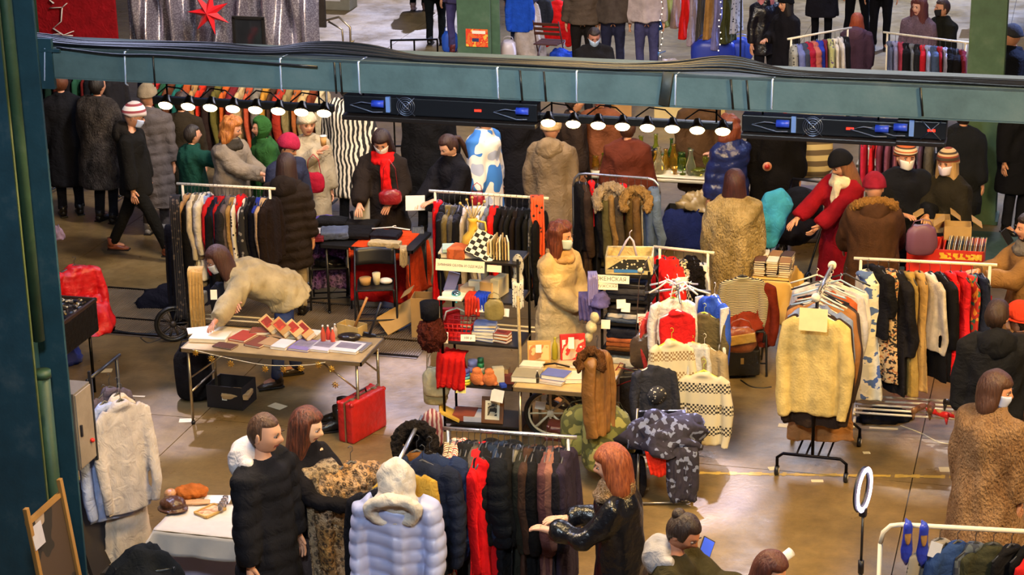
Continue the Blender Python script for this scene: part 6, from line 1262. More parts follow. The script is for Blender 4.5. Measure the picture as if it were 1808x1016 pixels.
B = MB().mat(M('#2a2018', 'metal')); B.tube([(-.14, 0, 0), (0, .03, .02), (.14, 0, .01)], .008, 6); B.obj('iron_handle', None, 'thin dark metal handle on the toy table', 'tool', loc=qp(978, 648, .76))
B = MB(); B.sph((0, 0, 0), (.05, .05, .06)); B.sph((.03, 0, .09), (.04, .04, .05)); B.sph((-.02, 0, -.09), (.035, .04, .05)); mk('plush_toy', remesh(B, .009, (.003, 50, 1, 1), 'plush', M('#c8b888', 'knit')), None, 'cream plush animal hanging by the shelf of jeans', 'toy', None, at(1044, 578, 1.12))
wheel(at(972, 730, .26), (0, 0, R(12)), .235, 'grey spoked scooter wheel under the toy table'); B = MB().mat(M('#141211', 'shiny')); B.loft([(math.cos(t)*.27, .03, math.sin(t)*.27) for t in [R(-20)+R(150)*k/12 for k in range(13)]], [(.035, .012)]*13, 8); B.obj('mudguard', None, 'black mudguard over the scooter wheel', 'mudguard', loc=at(975, 728, .26), rot=R(12))
for i, x in enumerate((960, 976)): B = MB().mat(M('#d83048', 'plastic')); B.sph((0, 0, 0), .02, 10, 8); B.obj('rear_lamp', None, ('red rear lamp above the scooter wheel, nearer the shelf', 'red rear lamp above the scooter wheel, nearer the fur coat')[i], 'lamp', loc=at(x, 693, .5))
note(at(957, 712, .36)+Vector((0, -.06, 0)), (R(80), .2, YAW), .09, .07, 'cream price card tied to the scooter wheel', name='price_card', cat='card')
o = suitcase(at(1012, 762, .34)+Vector((.0, .05, 0)), Euler((R(80), R(8), YAW-.1)), (.46, .13, .30), '#4a1814', 'dark red leather suitcase lying on a bag in front of the toy table')
for i, (x, y, z, w, h, c, lab) in enumerate(((1032, 800, .22, .42, .42, '#6c6a30', 'yellow green camouflage rucksack behind the front rack end'), (1072, 830, .14, .44, .55, '#7c7438', 'large green camouflage rucksack beside the copper bob'))):
    tote(at(x, y, z), YAW+.2*i, (w, .28, h), M('#6c6a30', 'camo', '#4a4a20', c3='#8c8444', s=.9), lab, 'bag', 'rucksack', .06, M('#2a2818', 'cloth'), i)
    tote(at(x, y, z)+Vector((0, -.15, .05)), YAW, (w*.6, .08, h*.4), M('#7c7a3c', 'camo', '#5c5c28', c3='#988c4c', s=1.2), ('front pocket bag on the camouflage rucksack by the rack end', 'front pocket bag on the large camouflage rucksack')[i], nm='pouch', strap=0)
heap(at(1098, 776, .4), 0, (.2, .2, .16), M('#d8ccac', 'knit'), 'cream lace bundle above the camouflage rucksack', seed=21)
garment('jacket', at(1054, 596, 1.38), YAW+R(50), M('#8a5c28', 'leather', rough=.5), 'tan leather coat with fur collar between toy table and jeans shelf', None, 0, (.62, 1.2, 1.05)); furring(at(1046, 632, 1.2)+Vector((0, -.05, 0)), '#6c4420', 'thick brown fur collar on the coat between the shelves', .72)

# ------------------------------------------------------------------ shelf of jeans
v0 = at(1064, 752); vw, vd = .42, .36; VX, VY = v0.x, v0.y; vt = [.42, .72, .98, 1.20, 1.43]
vo = empty('hanging_shelf', (VX, VY, 0), 0, 'tall black shelf with folded jeans and a patterned basket on top', 'shelf')
for x in (0, vw):
    for y in (0, vd): B = MB().mat(M('#1a1612', 'cloth')); B.box((x, y, .74), (.022, .022, 1.48), bev=.004); B.obj('post', vo)
for z in vt: B = MB().mat(M('#1c1814', 'cloth')); B.box((vw/2, vd/2, z-.008), (vw+.03, vd+.02, .016)); B.obj('shelf_board', vo)
def vf(t, dz, h, c, lab, kd='cloth', w=.36, l=.30, dx=0): folded((VX+vw/2+dx, VY+vd/2-.03, vt[t]+dz), 0, (w, l, h), M(c, kd), lab, 'folded clothes on the jeans shelf', seed=int(z*100+dz*1000)+t)
vf(3, 0, .05, '#26262c', 'black folded jeans on the upper jeans shelf'); vf(3, .05, .06, '#3c3a3c', 'dark grey folded trousers on top of the black jeans'); vf(3, .11, .04, '#1c1a1c', 'black shiny trousers topmost under the patterned basket', 'satin')
vf(2, 0, .05, '#5c6470', 'grey blue folded jeans on the middle jeans shelf'); vf(2, .05, .04, '#c8bca8', 'thin cream shirt between grey jeans and brown trousers'); vf(2, .09, .07, '#3c342c', 'brown folded trousers on the middle jeans shelf')
vf(1, 0, .04, '#7c4c24', 'lowest brown folded sweater under the orange ones', 'knit'); vf(1, .04, .04, '#9c5428', 'rust folded sweater on the jeans shelf', 'knit'); vf(1, .08, .04, '#b86438', 'orange folded sweater on the jeans shelf', 'knit'); vf(1, .12, .09, '#26262e', 'dark folded jeans above the orange sweaters')
vf(0, 0, .06, '#a86038', 'terracotta folded garment under the white ones'); vf(0, .06, .09, '#d8ccac', 'cream folded towel on the lowest jeans shelf', 'knit'); vf(0, .15, .08, '#d0c4a4', 'cream folded shirt on the lowest jeans shelf')
# basket of the top
o = empty('storage_basket', (VX+vw/2, VY+vd/2, vt[4]), YAW*.6, 'cream basket with dotted and blue pattern on the jeans shelf', 'basket'); w, l, h = .40, .28, .16
B = MB().mat(M('#d0bc88', 'cloth'))
for s in (-1, 1): B.box((s*w/2, 0, h/2), (.014, l, h), bev=.004); B.box((0, s*l/2, h/2), (w, .014, h), bev=.004)
B.box((0, 0, .008), (w, l, .012)); B.obj('basket_body', o)
B = MB().mat(M('#24221c', 'spots', '#d8cca8', s=1.6)); B.prism([(-.19, .0), (-.05, .09), (.16, .09), (.18, -.01), (.0, .0)], .003, (0, -l/2-.009, .05), (R(90), 0, 0)); B.obj('dotted_print', o); B = MB().mat(M('#3c78b8', 'paper')); B.box((.0, -l/2-.010, .035), (.26, .003, .03)); B.obj('blue_print', o)
B = MB().mat(M('#e0d4b0', 'paper')); B.cyl((.10, -l/2-.009, .04), (.10, -l/2-.013, .04), .026, n=16); B.obj('round_print', o)
B = MB().mat(M('#dcccA0'.lower(), 'cloth')); B.tube([(-w/2, -l/2, h), (w/2, -l/2, h), (w/2, l/2, h), (-w/2, l/2, h)], .010, 6, closed=True); B.obj('rim', o)
B = MB().mat(M('#c8c0d8', 'plastic')); B.tube([(-.11, 0, .0), (-.03, 0, .16), (0, 0, .2), (.03, 0, .16), (.06, 0, .02)], .010, 6); B.tube([(0, 0, .2), (0, 0, .24), (.02, 0, .26)], .004, 5); B.obj('clothes_hanger', None, 'pale lilac hanger standing in the patterned basket', 'hanger', loc=(VX+vw/2, VY+vd/2, vt[4]+.1), rot=YAW)
note((VX+.10, VY-.03, 1.40), (R(78), 0, .05), .30, .07, 'upper paper sign on the jeans shelf reading women\'s', '#efe4c4', 'ЖЕНСКАЯ', 'paper_sign', 'sign', .05); note((VX+.05, VY-.04, 1.335), (R(78), 0, .12), .20, .06, 'lower paper sign on the jeans shelf reading men\'s', '#efe4c4', 'МУЖСКАЯ', 'paper_sign', 'sign', .036)
for i, (dx, z) in enumerate(((.22, 1.15), (.04, .98), (.36, 1.06), (.18, 1.18))): note((VX+dx, VY-.035, z), (R(76), 0, .1*i), .08, .08, ('cream price tag in the middle of the upper jeans shelf', 'square white price tag at the shelf post by the cream coat', 'white price tag with blue print at the jeans shelf side', 'small white tag on the black jeans')[i], name='price_tag', cat='tag')
heap((VX-.02, VY-.02, 1.16), 0, (.22, .2, .12), M('#5c5484'), 'violet scarf tied on the jeans shelf post', 'scarf', seed=31); drape((VX-.07, VY-.05, 1.42), YAW, .08, .26, M('#7c74a8', 'satin'), 'lilac ribbon scarf hanging at the corner of the jeans shelf', 'scarf', 'hanging_scarf', 3, .015); drape((VX-.10, VY-.06, 1.24), YAW, .18, .22, M('#544c7c', 'cloth'), 'violet cloth hanging below the lilac ribbon', 'cloth', 'hanging_cloth', 4, .03)
strapbag(1145, 650, .76, .32, .32, '#4a3a2c', 'brown leather shoulder bag with wide strap hung beside the jeans shelf', .68, 'leather', 'shoulder_bag', t=.10)
drape(at(1148, 560, 1.12)+Vector((0, -.12, 0)), YAW, .15, .34, M('#c8502c', 'plaid', '#e0b890', s=1.6), 'orange checked scarf hanging in front of the brown bag', 'scarf', 'hanging_scarf', 7, .02)
suitcase(at(1112, 765)+Vector((0, .05, 0)), (0, 0, YAW+.1), (.42, .20, .56), '#17130f', 'black upright suitcase below the jeans shelf')
B = MB().mat(M('#7c1c18', 'plastic')); B.tube([(-.22, 0, 0), (.0, .0, .16), (.2, 0, .0), (-.22, 0, 0)], .007, 6); B.tube([(0, 0, .16), (.03, 0, .19), (.05, 0, .17)], .004, 5); B.obj('clothes_hanger', None, 'red hanger dangling in front of the lowest jeans shelf', 'hanger', loc=at(1108, 668, .62)+Vector((0, -.12, 0)), rot=Euler((0, -.35, YAW)))
# ------------------------------------------------------------------ stand of children's clothes
k0 = at(1195, 790); 
def kid_stand():
    o = empty('garment_stand', k0, YAW, 'chrome garment stand hung all round with children\'s clothes', 'clothes rack'); m = M('#a8a49c', 'metal')
    B = MB().mat(m); B.cyl((0, 0, .04), (0, 0, 1.52), .014); B.obj('post', o)
    for a in range(4): B = MB().mat(m); t = a*math.pi/2+.4; B.tube([(0, 0, .06), (math.cos(t)*.3, math.sin(t)*.3, .02)], .012, 8); B.obj('leg', o)
    for a in range(4): B = MB().mat(m); t = a*math.pi/2; B.tube([(0, 0, 1.46), (math.cos(t)*.28, math.sin(t)*.28, 1.43)], .010, 8); B.obj('arm', o)
    B = MB().mat(M('#d0ccc4', 'plastic')); B.sph((0, 0, 1.53), .028); B.obj('end_cap', o)
kid_stand()
KID = [('jacket', 1188, 530, .05, '#d8d0c4', 'cloth', None, 'white and grey child jacket top of the children\'s stand', (.80, .9, .75), 5, 0), ('top', 1196, 552, .16, '#cc2020', 'cloth', None, 'bright red strappy top hanging out on the children\'s stand', (.95, 1, .8), 0, 0), ('jacket', 1244, 556, -.02, '#5c5034', 'cloth', None, 'olive brown jacket on the children\'s stand', (.82, .9, .8), -25, 0),
       ('jacket', 1262, 520, -.12, '#3454b4', 'cloth', None, 'blue sports jacket with white stripes on the children\'s stand', (.78, .9, 1.05), -60, 0), ('sweater', 1186, 600, .22, '#cdbf9a', 'nordic', '#8c6c44', 'cream and brown nordic child cardigan on the stand', (.80, 1, .98), 4, 0), ('jacket', 1244, 610, .10, '#a08c68', 'cloth', None, 'tan corduroy jacket hanging on a lime green hanger', (.80, 1, .95), -20, 0),
       ('sweater', 1243, 655, .20, '#c8bc9c', 'nordic', '#2a2420', 'cream knit sweater with dark nordic pattern low on the stand', (.92, 1, 1.0), -14, 0), ('jacket', 1155, 648, .30, '#34343c', 'cloth', None, 'dark grey hooded jacket with white print on the back', (.80, .9, .78), 12, 0), ('skirt', 1196, 675, .20, '#c81c1c', 'cloth', None, 'red long skirt below the nordic child cardigan', (1.0, 1, .62), 0, 0),
       ('shirt', 1266, 590, -.05, '#d0c8b4', 'spots', '#2a2620', 'black speckled cream shirt at the side of the stand', (.7, .9, .95), -70, 0), ('jacket', 1222, 612, .14, '#c8c4bc', 'knit', None, 'white woolly child jacket between nordic and tan ones', (.62, .8, .55), -5, 0), ('shirt', 1150, 555, .0, '#a83430', 'cloth', None, 'dull red shirt on the side of the stand by the brown bag', (.7, .8, .8), 50, 0)]
for i, (kd, px, py, d, c, mk_, c2, lab, s, a, _) in enumerate(KID):
    p = aty(px, py-18, k0.y-d); o = garment(kd, p, YAW+R(a), M(c, mk_, c2) if c2 else M(c, mk_), lab, 'garments on the children\'s stand', i % 3, s, '#e4dcd4' if i % 2 else '#b8c83c')
    if 'hooded jacket' in lab:
        B = MB().mat(M('#2f2f37', 'spots', '#cfc8b8', s=1.6)); B.cyl((.0, -.085, -.40), (.0, -.108, -.40), .10, n=20); B.obj('white_print', o)
    if 'blue sports' in lab:
        for sx in (-1, 1): B = MB().mat(M('#d8d4d0')); B.box((sx*.235, -.03, -.35), (.02, .09, .4)); B.obj('white_stripe', o)
note(at(1214, 480, 1.25)+Vector((0, -.25, 0)), (R(75), 0, YAW), .09, .06, 'small white card at the top of the children\'s stand', name='price_card', cat='card')
for k in range(7):
    t = k*.9; B = MB().mat(M(('#e4e0d8', '#c8c0b4', '#d8a0a0')[k % 3], 'plastic')); B.loft([(-.17, 0, -.05), (-.08, 0, -.02), (0, 0, .02), (.08, 0, -.02), (.17, 0, -.05)], [(.005, .009)]*5, 6, up=(0, 1, 0)); B.tube([(0, 0, .01), (0, 0, .05), (.015, 0, .065)], .003, 5)
    B.obj('clothes_hanger', None, f'{("white", "grey", "pink")[k % 3]} empty hanger crowning the children\'s stand, {ORD[k]} of seven', 'hanger', 'empty hangers on the children\'s stand', loc=k0+Vector((.10*math.cos(t), .10*math.sin(t), 1.47+.01*k)), rot=YAW+t)
# chair with a camouflage print garment
ch = at(1170, 892); o = empty('tubular_chair', ch+Vector((.02, .02, 0)), YAW, 'chair with bent steel tube frame under a dark camouflage garment', 'chair'); m = M('#8c8478', 'metal')
B = MB().mat(m); B.tube([(-.22, .45, .02), (-.22, .02, .02), (-.18, -.02, .02), (.18, -.02, .02), (.22, .02, .02), (.22, .45, .02)], .012, 8); B.obj('base_frame', o)
for s in (-1, 1): B = MB().mat(m); B.tube([(s*.22, .02, .02), (s*.23, -.02, .2), (s*.22, .03, .44), (s*.22, .42, .44), (s*.2, .46, .66)], .012, 8); B.obj('side_frame', o)
B = MB().mat(M('#15151a', 'leather')); B.box((0, .2, .45), (.42, .42, .04), bev=.015); B.obj('seat', o); B = MB().mat(M('#15151a', 'leather')); B.box((0, .44, .58), (.4, .03, .14), bev=.012); B.obj('backrest', o)
CAM = M('#2c2638', 'floral', '#2a2430', c3='#8c7c74', s=.55)
def loc_on(o, v): return wpt(o, v)
bpy.context.view_layer.update()
heap(wpt(o, (0, .16, .472)), YAW, (.60, .54, .24), M('#231e30', 'floral', '#1b1726', c3='#6c7490', s=1.15), 'dark camouflage garment crumpled on the tubular chair', seed=41, nm='camouflage_garment', amp=.4); drape(wpt(o, (.13, -.04, .50)), YAW, .20, .42, M('#231e30', 'floral', '#1b1726', c3='#6c7490', s=1.15), 'camouflage trouser leg hanging from the tubular chair', 'trousers', 'hanging_trouser_leg', 3, .03, th=.04)
drape(wpt(o, (-.06, -.06, .49)), YAW, .2, .20, M('#d8301c'), 'orange red cloth corner hanging from the tubular chair', 'cloth', 'hanging_cloth', 4, .01, taper=-.6); strapbag(1118, 880, 0, .22, .4, '#1c181c', 'black cloth bag hanging beside the tubular chair', .1, 'cloth', 'bag')
# gold cloth table with books
g0 = at(1326, 490, .75); gw, gd = .36, .46
folding_table((g0.x+gw/2, g0.y+gd/2, 0), 0, gw, gd, .74, 'small table hidden under a gold satin cloth', xleg=False)
cloth_over((g0.x+gw/2, g0.y+gd/2, 0), 0, gw, gd, .75, (.44, .1, .3, .36), M('#d0a85c', 'satin'), 'gold satin tablecloth falling in folds behind the fur coat', flare=.04)
n = 0
for r_ in range(2):
    for cix in range(3):
        for k in range(7):
            n += 1; book((g0.x+.07+cix*.12, g0.y+.12+r_*.2, .757+k*.022), rnd.uniform(-.1, .1), (.11, .17, .020), ('#8c6434', '#3c2418', '#c8b890', '#2a2c3c', '#a8823c', '#5c3a2c', '#d0c8b0')[(k*2+cix+r_) % 7], f'book {ORD[k]} from below in the {("front", "back")[r_]} {("first", "middle", "last")[cix]} pile on gold cloth', 'piled books on the gold table')
# chair with striped cardigan, brown bag, black box
c0 = at(1305, 668); folding_chair((c0.x, c0.y+.24, 0), face(-4), 'black chair carrying a striped cardigan beside the children\'s stand')
cx = Vector((c0.x, c0.y+.30, 0))
g = garment('sweater', cx+Vector((-.02, -.08, 1.02)), face(0), M('#c8bc98', 'stripe', '#17140f', s=3.4), 'black and cream striped cardigan on the chair back', None, 0, (.88, 1, .78)); garment('jacket', cx+Vector((.06, -.02, .99)), face(-4), M('#6c2414', 'knit'), 'rust coloured knitted jacket behind the striped cardigan', None, 1, (.95, 1.1, .95))
heap(cx+Vector((0, -.12, .458)), YAW, (.36, .34, .14), M('#7c2c18', 'knit'), 'rust knitted garment folded on the chair seat', seed=51)
strapbag(1307, 622, .46, .30, .24, '#8c4a24', 'brown and ochre handbag on the seat of the striped cardigan chair', .08, 'leather', 'handbag'); B = MB().mat(M('#b88c3c', 'leather')); B.box((0, -.075, .15), (.26, .02, .09), Euler((0, -.15, 0)), bev=.008); B.obj('bag_flap', bpy.data.objects['handbag.002'] if 'handbag.002' in bpy.data.objects else None)
B = MB().mat(M('#15120f', 'leather')); B.box((0, 0, .17), (.34, .26, .26), bev=.02); o = B.obj('black_case', None, 'black case standing under the striped cardigan chair', 'case', loc=at(1303, 672)+Vector((0, .14, 0)), rot=YAW); B = MB().mat(M('#c8a868', 'metal')); B.box((0, -.132, .19), (.03, .006, .06), bev=.002); B.obj('lock', o)
cable([at(1308, 672), at(1325, 683), at(1345, 686), at(1362, 684)], .009, '#17130f', 'black cable snaking on the floor from the black case', 'power_cable')
B = MB().mat(M('#b8a070', 'metal')); B.cyl((0, 0, 0), (0, 0, .3), .03, n=16); B.mat(M('#2a2018', 'plastic')).cyl((0, 0, .3), (0, 0, .34), .032, n=16); B.obj('thermos_flask', None, 'brass coloured flask beside the gold cloth', 'flask', loc=at(1352, 612))
# pram with turquoise coat
pr = at(1400, 500); o = empty('pram', pr, YAW-.5, 'dark pram with spoked wheels beside the woman in crimson', 'pram')
B = MB(); B.sph((0, 0, .62), (.24, .36, .18), 18, 12); mk('carrycot', remesh(B, .02, (.008, 30, 1, 1), 'cot', M('#1c181a', 'cloth')), o)
B = MB(); B.sph((0, .16, .80), (.24, .22, .22), 18, 12); mk('pram_hood', remesh(B, .02, (.008, 30, 1, 2), 'hood', M('#15151a', 'cloth')), o)
for s in (-1, 1):
    for y, r in ((-.30, .12), (.28, .16)):
        B = MB().mat(M('#15130f', 'plastic')); B.tube([(s*.27, y+math.cos(t*.35)*r, r+math.sin(t*.35)*r) for t in range(18)], .014, 6, closed=True)
        w_ = B.obj('wheel', o); B = MB().mat(M('#b89c78', 'metal')); 
        for t in range(8): B.cyl((s*.27, y, r), (s*.27, y+math.cos(t*.785)*r, r+math.sin(t*.785)*r), .004, n=5)
        B.obj('spokes', w_)
    B = MB().mat(M('#2a2a30', 'metal')); B.tube([(s*.25, -.3, .14), (s*.24, .0, .42), (s*.24, .28, .7), (s*.22, .5, 1.0)], .012, 8); B.obj('frame_tube', o)
B = MB().mat(M('#15151a', 'plastic')); B.cyl((-.22, .5, 1.0), (.22, .5, 1.0), .014); B.obj('handle', o)
B = MB(); B.loft([(.14, 0, .26), (.06, 0, .20), (-.04, 0, .02), (-.08, 0, -.14), (-.08, .0, -.26)], [(.10, .06), (.16, .09), (.18, .11), (.16, .10), (.12, .08)], 16, up=(1, 0, 0)); mk('turquoise_jacket', remesh(B, .014, (.020, 24, .5, 4), 'tj', M('#3f9cc0')), None, 'turquoise jacket draped over the pram handle', 'jacket', None, at(1364, 392, .95), YAW)
# striped storage bags
for i, (px, py, z, w, h, c, c2, lab) in enumerate(((1436, 290, 1.0, .44, .62, '#b8a470', '#5c4c34', 'tall pale bag with dark bands hanging before the black coats'), (1428, 385, .0, .52, .75, '#8c8ca0', '#6a6c94', 'large grey blue checked storage bag behind the pram'))):
    p = at(px, py, z if i == 0 else 0); p = at(1430, 430, 0) if True else p; tote(Vector((p.x, p.y+.1, 0 if i else .76)), YAW, (w, .34, h), M(c, 'stripe', c2, s=.5 if i == 0 else .25), lab, 'bag', 'storage_bag', .05, None, i)
# glass table
t0 = at(1036, 303, .78); t1 = at(1252, 312, .78); w = (t1-t0).length; d = .75; gc = Vector(((t0.x+t1.x)/2, t0.y+d/2, 0))
folding_table(gc, 0, w, d, .76, 'long table under a white cloth covered with glassware', xleg=False); cloth_over(gc, 0, w, d, .772, (.06, .3, .05, .05), M('#c8c0a8', 'paper'), 'short white tablecloth under the glassware', flare=.01)
gk = ['goblet', 'vase', 'carafe', 'tumbler', 'bowl', 'jug']; gcol = [('#e8e4c0', 'clear'), ('#a8b43c', 'olive green'), ('#d8a838', 'amber'), ('#5c8c3c', 'bottle green'), ('#c8c8c0', 'smoky'), ('#2a2018', 'black')]
rg = random.Random(12); n = 0
for i in range(14):
    for j in range(4):
        x = t0.x + .08 + (w-.16)*(i+.5*(j % 2))/13.5; y = t0.y + .10 + .17*j
        if x > t1.x-.05 or rg.random() < .12: continue
        kd = rg.choice(gk); cc_, cn = rg.choice(gcol[:5]) if rg.random() < .92 else gcol[5]
        glassware((x, y, .782), kd, M(cc_, 'glass' if cn != 'black' else 'plastic', rough=.08), f'{cn} glass {kd}, {ORD[i]} place along the white table in the {("front", "second", "third", "back")[j]} row', 'glassware on the white table', rg.uniform(.8, 1.25)); n += 1
for i, (px, py, c, lab) in enumerate(((1159, 291, '#15120f', 'dark round pot at the front of the glassware table'), (1225, 282, '#241a14', 'dark brown jug among the glassware'))): glassware(at(px, py, .784), 'jug', M(c, 'plastic', rough=.25), lab, 'dark pots on the glassware table', 1.0)
for i in range(12):
    B = MB().mat(M('#ffd070', 'emit', emit=6)); x = t0.x+.1+(w-.2)*i/11; B.sph((0, 0, 0), .010, 8, 6); B.obj('string_light', None, f'tiny warm light among the glassware, {ORD[i]} along the table', 'fairy light', 'tiny lights on the glassware table', (x, t0.y+.25+.18*math.sin(i*2.1), .80))
heap((gc.x+.5, t0.y-.12, 0), 0, (.7, .3, .42), M('#1c2450'), 'navy blue cloth heaped in front of the glassware table', seed=61); heap((gc.x+.62, t0.y-.02, .42), 0, (.5, .26, .2), M('#a88c5c', 'satin'), 'creased brown wrapping foil below the glassware table', 'foil', 'wrapping_foil', seed=62, amp=.5)
bx = at(1215, 418); box_open((bx.x, bx.y, 0), 0, (.5, .3, .34), ('#2a2420', 'card'), 'dark crate below the navy cloth', 'crate', False, nm='storage_crate')
# record crates
def crate(px, py, w, l, h, c, lab, z=0):
    p = at(px, py, z); o = empty('record_crate', Vector((p.x, p.y+l/2, z)), 0, lab, 'crate'); m = M(c, 'plastic', rough=.6)
    for s in (-1, 1): B = MB().mat(m); B.box((s*w/2, 0, h/2), (.014, l, h), bev=.004); B.obj('crate_side', o); B = MB().mat(m); B.box((0, s*l/2, h/2), (w, .014, h), bev=.004); B.obj('crate_side', o)
    B = MB().mat(m); B.box((0, 0, .01), (w, l, .012)); B.obj('crate_floor', o); return o
ct = at(1598, 492, .72); cw = at(1742, 498, .72).x-ct.x; ct = Vector((ct.x, ct.y-.04, 0))
folding_table((ct.x+cw/2, ct.y+.32, 0), 0, cw, .62, .72, 'bench covered in red behind the dress rack', top=('#a81c1c', 'cloth'), xleg=False); cloth_over((ct.x+cw/2, ct.y+.32, 0), 0, cw, .62, .73, (.66, .1, .1, .1), M('#c02020', 'cloth'), 'red cloth covering the bench below the record crates', flare=.02)
crate(1632, 484, .34, .4, .26, '#d02c1c', 'plain red crate next to the brown parka', .735); o = crate(1694, 488, .42, .42, .26, '#c8301c', 'red crate of records with yellow ornament on the side', .735)
B = MB().mat(M('#e0b830', 'floral', '#c8301c', c3='#e8c850', s=1.6)); B.box((0, -.22, .20), (.40, .004, .06)); B.obj('yellow_ornament', o)
pr0 = at(1662, 486, .75)
for k in range(22): B = MB().mat(M(('#8c9498', '#d8ccb0', '#3c4454', '#a88c64', '#c8c8cc', '#5c3424')[k % 6], 'paper')); B.box((0, 0, .15), (.008, .28, .30)); B.obj('record', None, f'record sleeve in the red crate, {ORD[k]} from the plain red crate', 'record', 'records in the red crate', pr0+Vector((.012+.0165*k, .20, .0)), Euler((0, .12, 0)))
for px, py, lab in ((1653, 405, 'brown cardboard box flap behind the record crates'), (1690, 418, 'open cardboard box with papers behind the records')): p = at(px, py, 1.0); box_open((p.x, p.y, .99), .1, (.26, .2, .14), ('#b08c54', 'card'), lab, 'box', True); B = MB().mat(M('#1a1612', 'wood')); B.box((0, 0, .0), (.2, .16, .98)); B.obj('block', None, 'dark block supporting a cardboard box, ' + lab.split()[0] + ' one', 'block', loc=(p.x, p.y, .49))
strapbag(1626, 450, .99, .30, .30, '#6c4458', 'mauve carrier bag with a printed face beside the records', .05, 'plastic', 'carrier_bag'); B = MB().mat(M('#e0c0b8', 'paper')); B.cyl((0, -.002, 0), (0, .0, 0), .055, n=18); B.obj('printed_face', None, 'round pale face print on the mauve bag', 'print', loc=at(1612, 402, .95)+Vector((0, -.12, 0)), rot=YAW) if False else None
strapbag(1496, 500, .2, .24, .5, '#3c98b4', 'cyan blue paper bag standing beside the brown parka', .06, 'paper', 'paper_bag', t=.12)
# stall behind: white table with boxes
wt = at(1560, 292, .8); folding_table((wt.x+.25, wt.y+.4, 0), 0, 1.1, .7, .78, 'pale table with small jewellery behind the striped beanies', top=('#b8b0a0', 'paper'), xleg=False)
for i in range(14): B = MB().mat(M(('#c8c4bc', '#b82c34', '#2a2a34', '#d8c8c0', '#a85c7c', '#8c2c34', '#4c4c54')[i % 7], 'plastic')); x = -.78+i*.082; B.box((0, 0, .06), (.08, .10, .12+.05*(i % 3)), bev=.006); B.obj('jewellery_box', None, f'small display box on the pale table, {ORD[i]} from the crimson coat', 'box', 'display boxes on the pale table', (wt.x+.6+x, wt.y+.25+.15*(i % 3), .80))
a_, b_2 = at(1520, 226, 1.35), at(1650, 232, 1.35); rack(a_, b_2, 1.35, 'low rack of mauve bags behind the striped beanies', style='black', foot=.3, wheels=False, lower=False)
fill(a_, b_2, [('top', 'pink red', C('#c02848')), ('top', 'scarlet', C('#d02430')), ('shirt', 'plum', C('#6c3048')), ('shirt', 'mauve', C('#7c4860')), ('shirt', 'dusky pink', C('#8c5468')), ('jacket', 'black', BK), ('shirt', 'purple', C('#643c5c')), ('shirt', 'violet grey', C('#5c4460')), ('jacket', 'dark', GY)], 'the low rack behind the striped beanies', 'garments on the low rack behind the beanies')

# ------------------------------------------------------------------ between column and book table
dz = .9; e0 = at(113, 573, dz); e1 = at(167, 530, dz); cxx = (e0.x+e1.x)/2; ln = e1.y-e0.y
o = empty('display_case', (cxx-.5, (e0.y+e1.y)/2, 0), 0, 'black display case of small jewellery near the column', 'display case')
B = MB().mat(M('#14110f', 'leather')); B.box((0, 0, dz-.16), (1.0, ln+.04, .30), bev=.015); B.obj('case_body', o); B = MB().mat(M('#3a281c', 'wood')); 
for s in (-1, 1): B.box((s*.49, 0, dz+.0), (.025, ln+.04, .03)); B.box((0, s*(ln/2+.01), dz), (1.0, .025, .03))
B.obj('case_rim', o)
for sx_ in (-.44, .44):
    for sy_ in (-1, 1): B = MB().mat(M('#1c1814', 'metal')); B.cyl((sx_, sy_*ln*.4, 0), (sx_, sy_*ln*.4, dz-.3), .015); B.obj('leg', o)
rj = random.Random(3); B = MB()
for k in range(260): B.mat(M(('#c8bca0', '#e0dccc', '#8c8478', '#5c6c8c', '#a88c4c')[k % 5], 'metal' if k % 2 else 'plastic')); B.box((rj.uniform(-.45, .47), rj.uniform(-ln/2+.03, ln/2-.03), dz+.004), (rj.uniform(.015, .05), rj.uniform(.01, .03), .012), (0, 0, rj.random()*3))
jo = B.obj('trinkets', None, 'mass of small silver and cream trinkets filling the display case', 'jewellery', loc=(cxx-.5, (e0.y+e1.y)/2, 0)); jo['kind'] = 'stuff'
fcr = at(135, 560); folding_chair((fcr.x, e1.y+.45, 0), face(10), 'folding chair under the red jacket behind the display case')
g = garment('jacket', Vector((at(140, 490, .9).x, e1.y+.5, 1.12)), face(35), M('#d0181c', 'leather', rough=.45), 'glossy red jacket over a chair behind the display case', None, 1, (1.05, 1.5, .78)); heap((at(140, 520, .9).x-.05, e1.y+.36, .46), .2, (.5, .42, .34), M('#c81418', 'leather', rough=.45), 'red leather garment bundled on the chair behind the case', seed=71)
heap(at(124, 640, 0)+Vector((0, 0, .0)), 0, (.2, .24, .3), M('#2c3c9c', 'shiny'), 'blue plastic bag beside the column', 'bag', 'plastic_bag', seed=72)
heap(at(103, 422, .6), 0, (.14, .12, .14), M('#8c7890'), 'small mauve bundle peeking out behind the column', 'bundle', 'bundle', seed=73)
# grey electrical cabinet on the column
E = aty(141, 752, 12.80); o = empty('electrical_cabinet', (E.x-.02, 12.80, E.z), 0, 'grey metal electrical cabinet fixed beside the steel column', 'cabinet'); m = M('#6c655e', 'paint')
B = MB().mat(m); B.box((-.05, .0, 0), (.22, .26, .60), bev=.006); B.obj('cabinet_body', o); B = MB().mat(M('#8c8074', 'paint')); B.box((.065, 0, 0), (.012, .24, .57), bev=.003); dd = B.obj('door', o); B = MB().mat(M('#26242a', 'plastic')); B.box((.078, -.09, .0), (.02, .02, .09), bev=.004); B.obj('door_handle', dd)
B = MB().mat(M('#15151a', 'paint')); B.box((.055, .15, .02), (.02, .02, .7)); B.obj('black_rail', o); B = MB().mat(M('#c82820', 'plastic')); B.sph((.085, .05, -.13), .018); B.obj('red_knob', o)
B = MB().mat(M('#3a4a44', 'paint')); B.box((-.28, 0, 0), (.26, .05, .5)); B.obj('bracket', o)
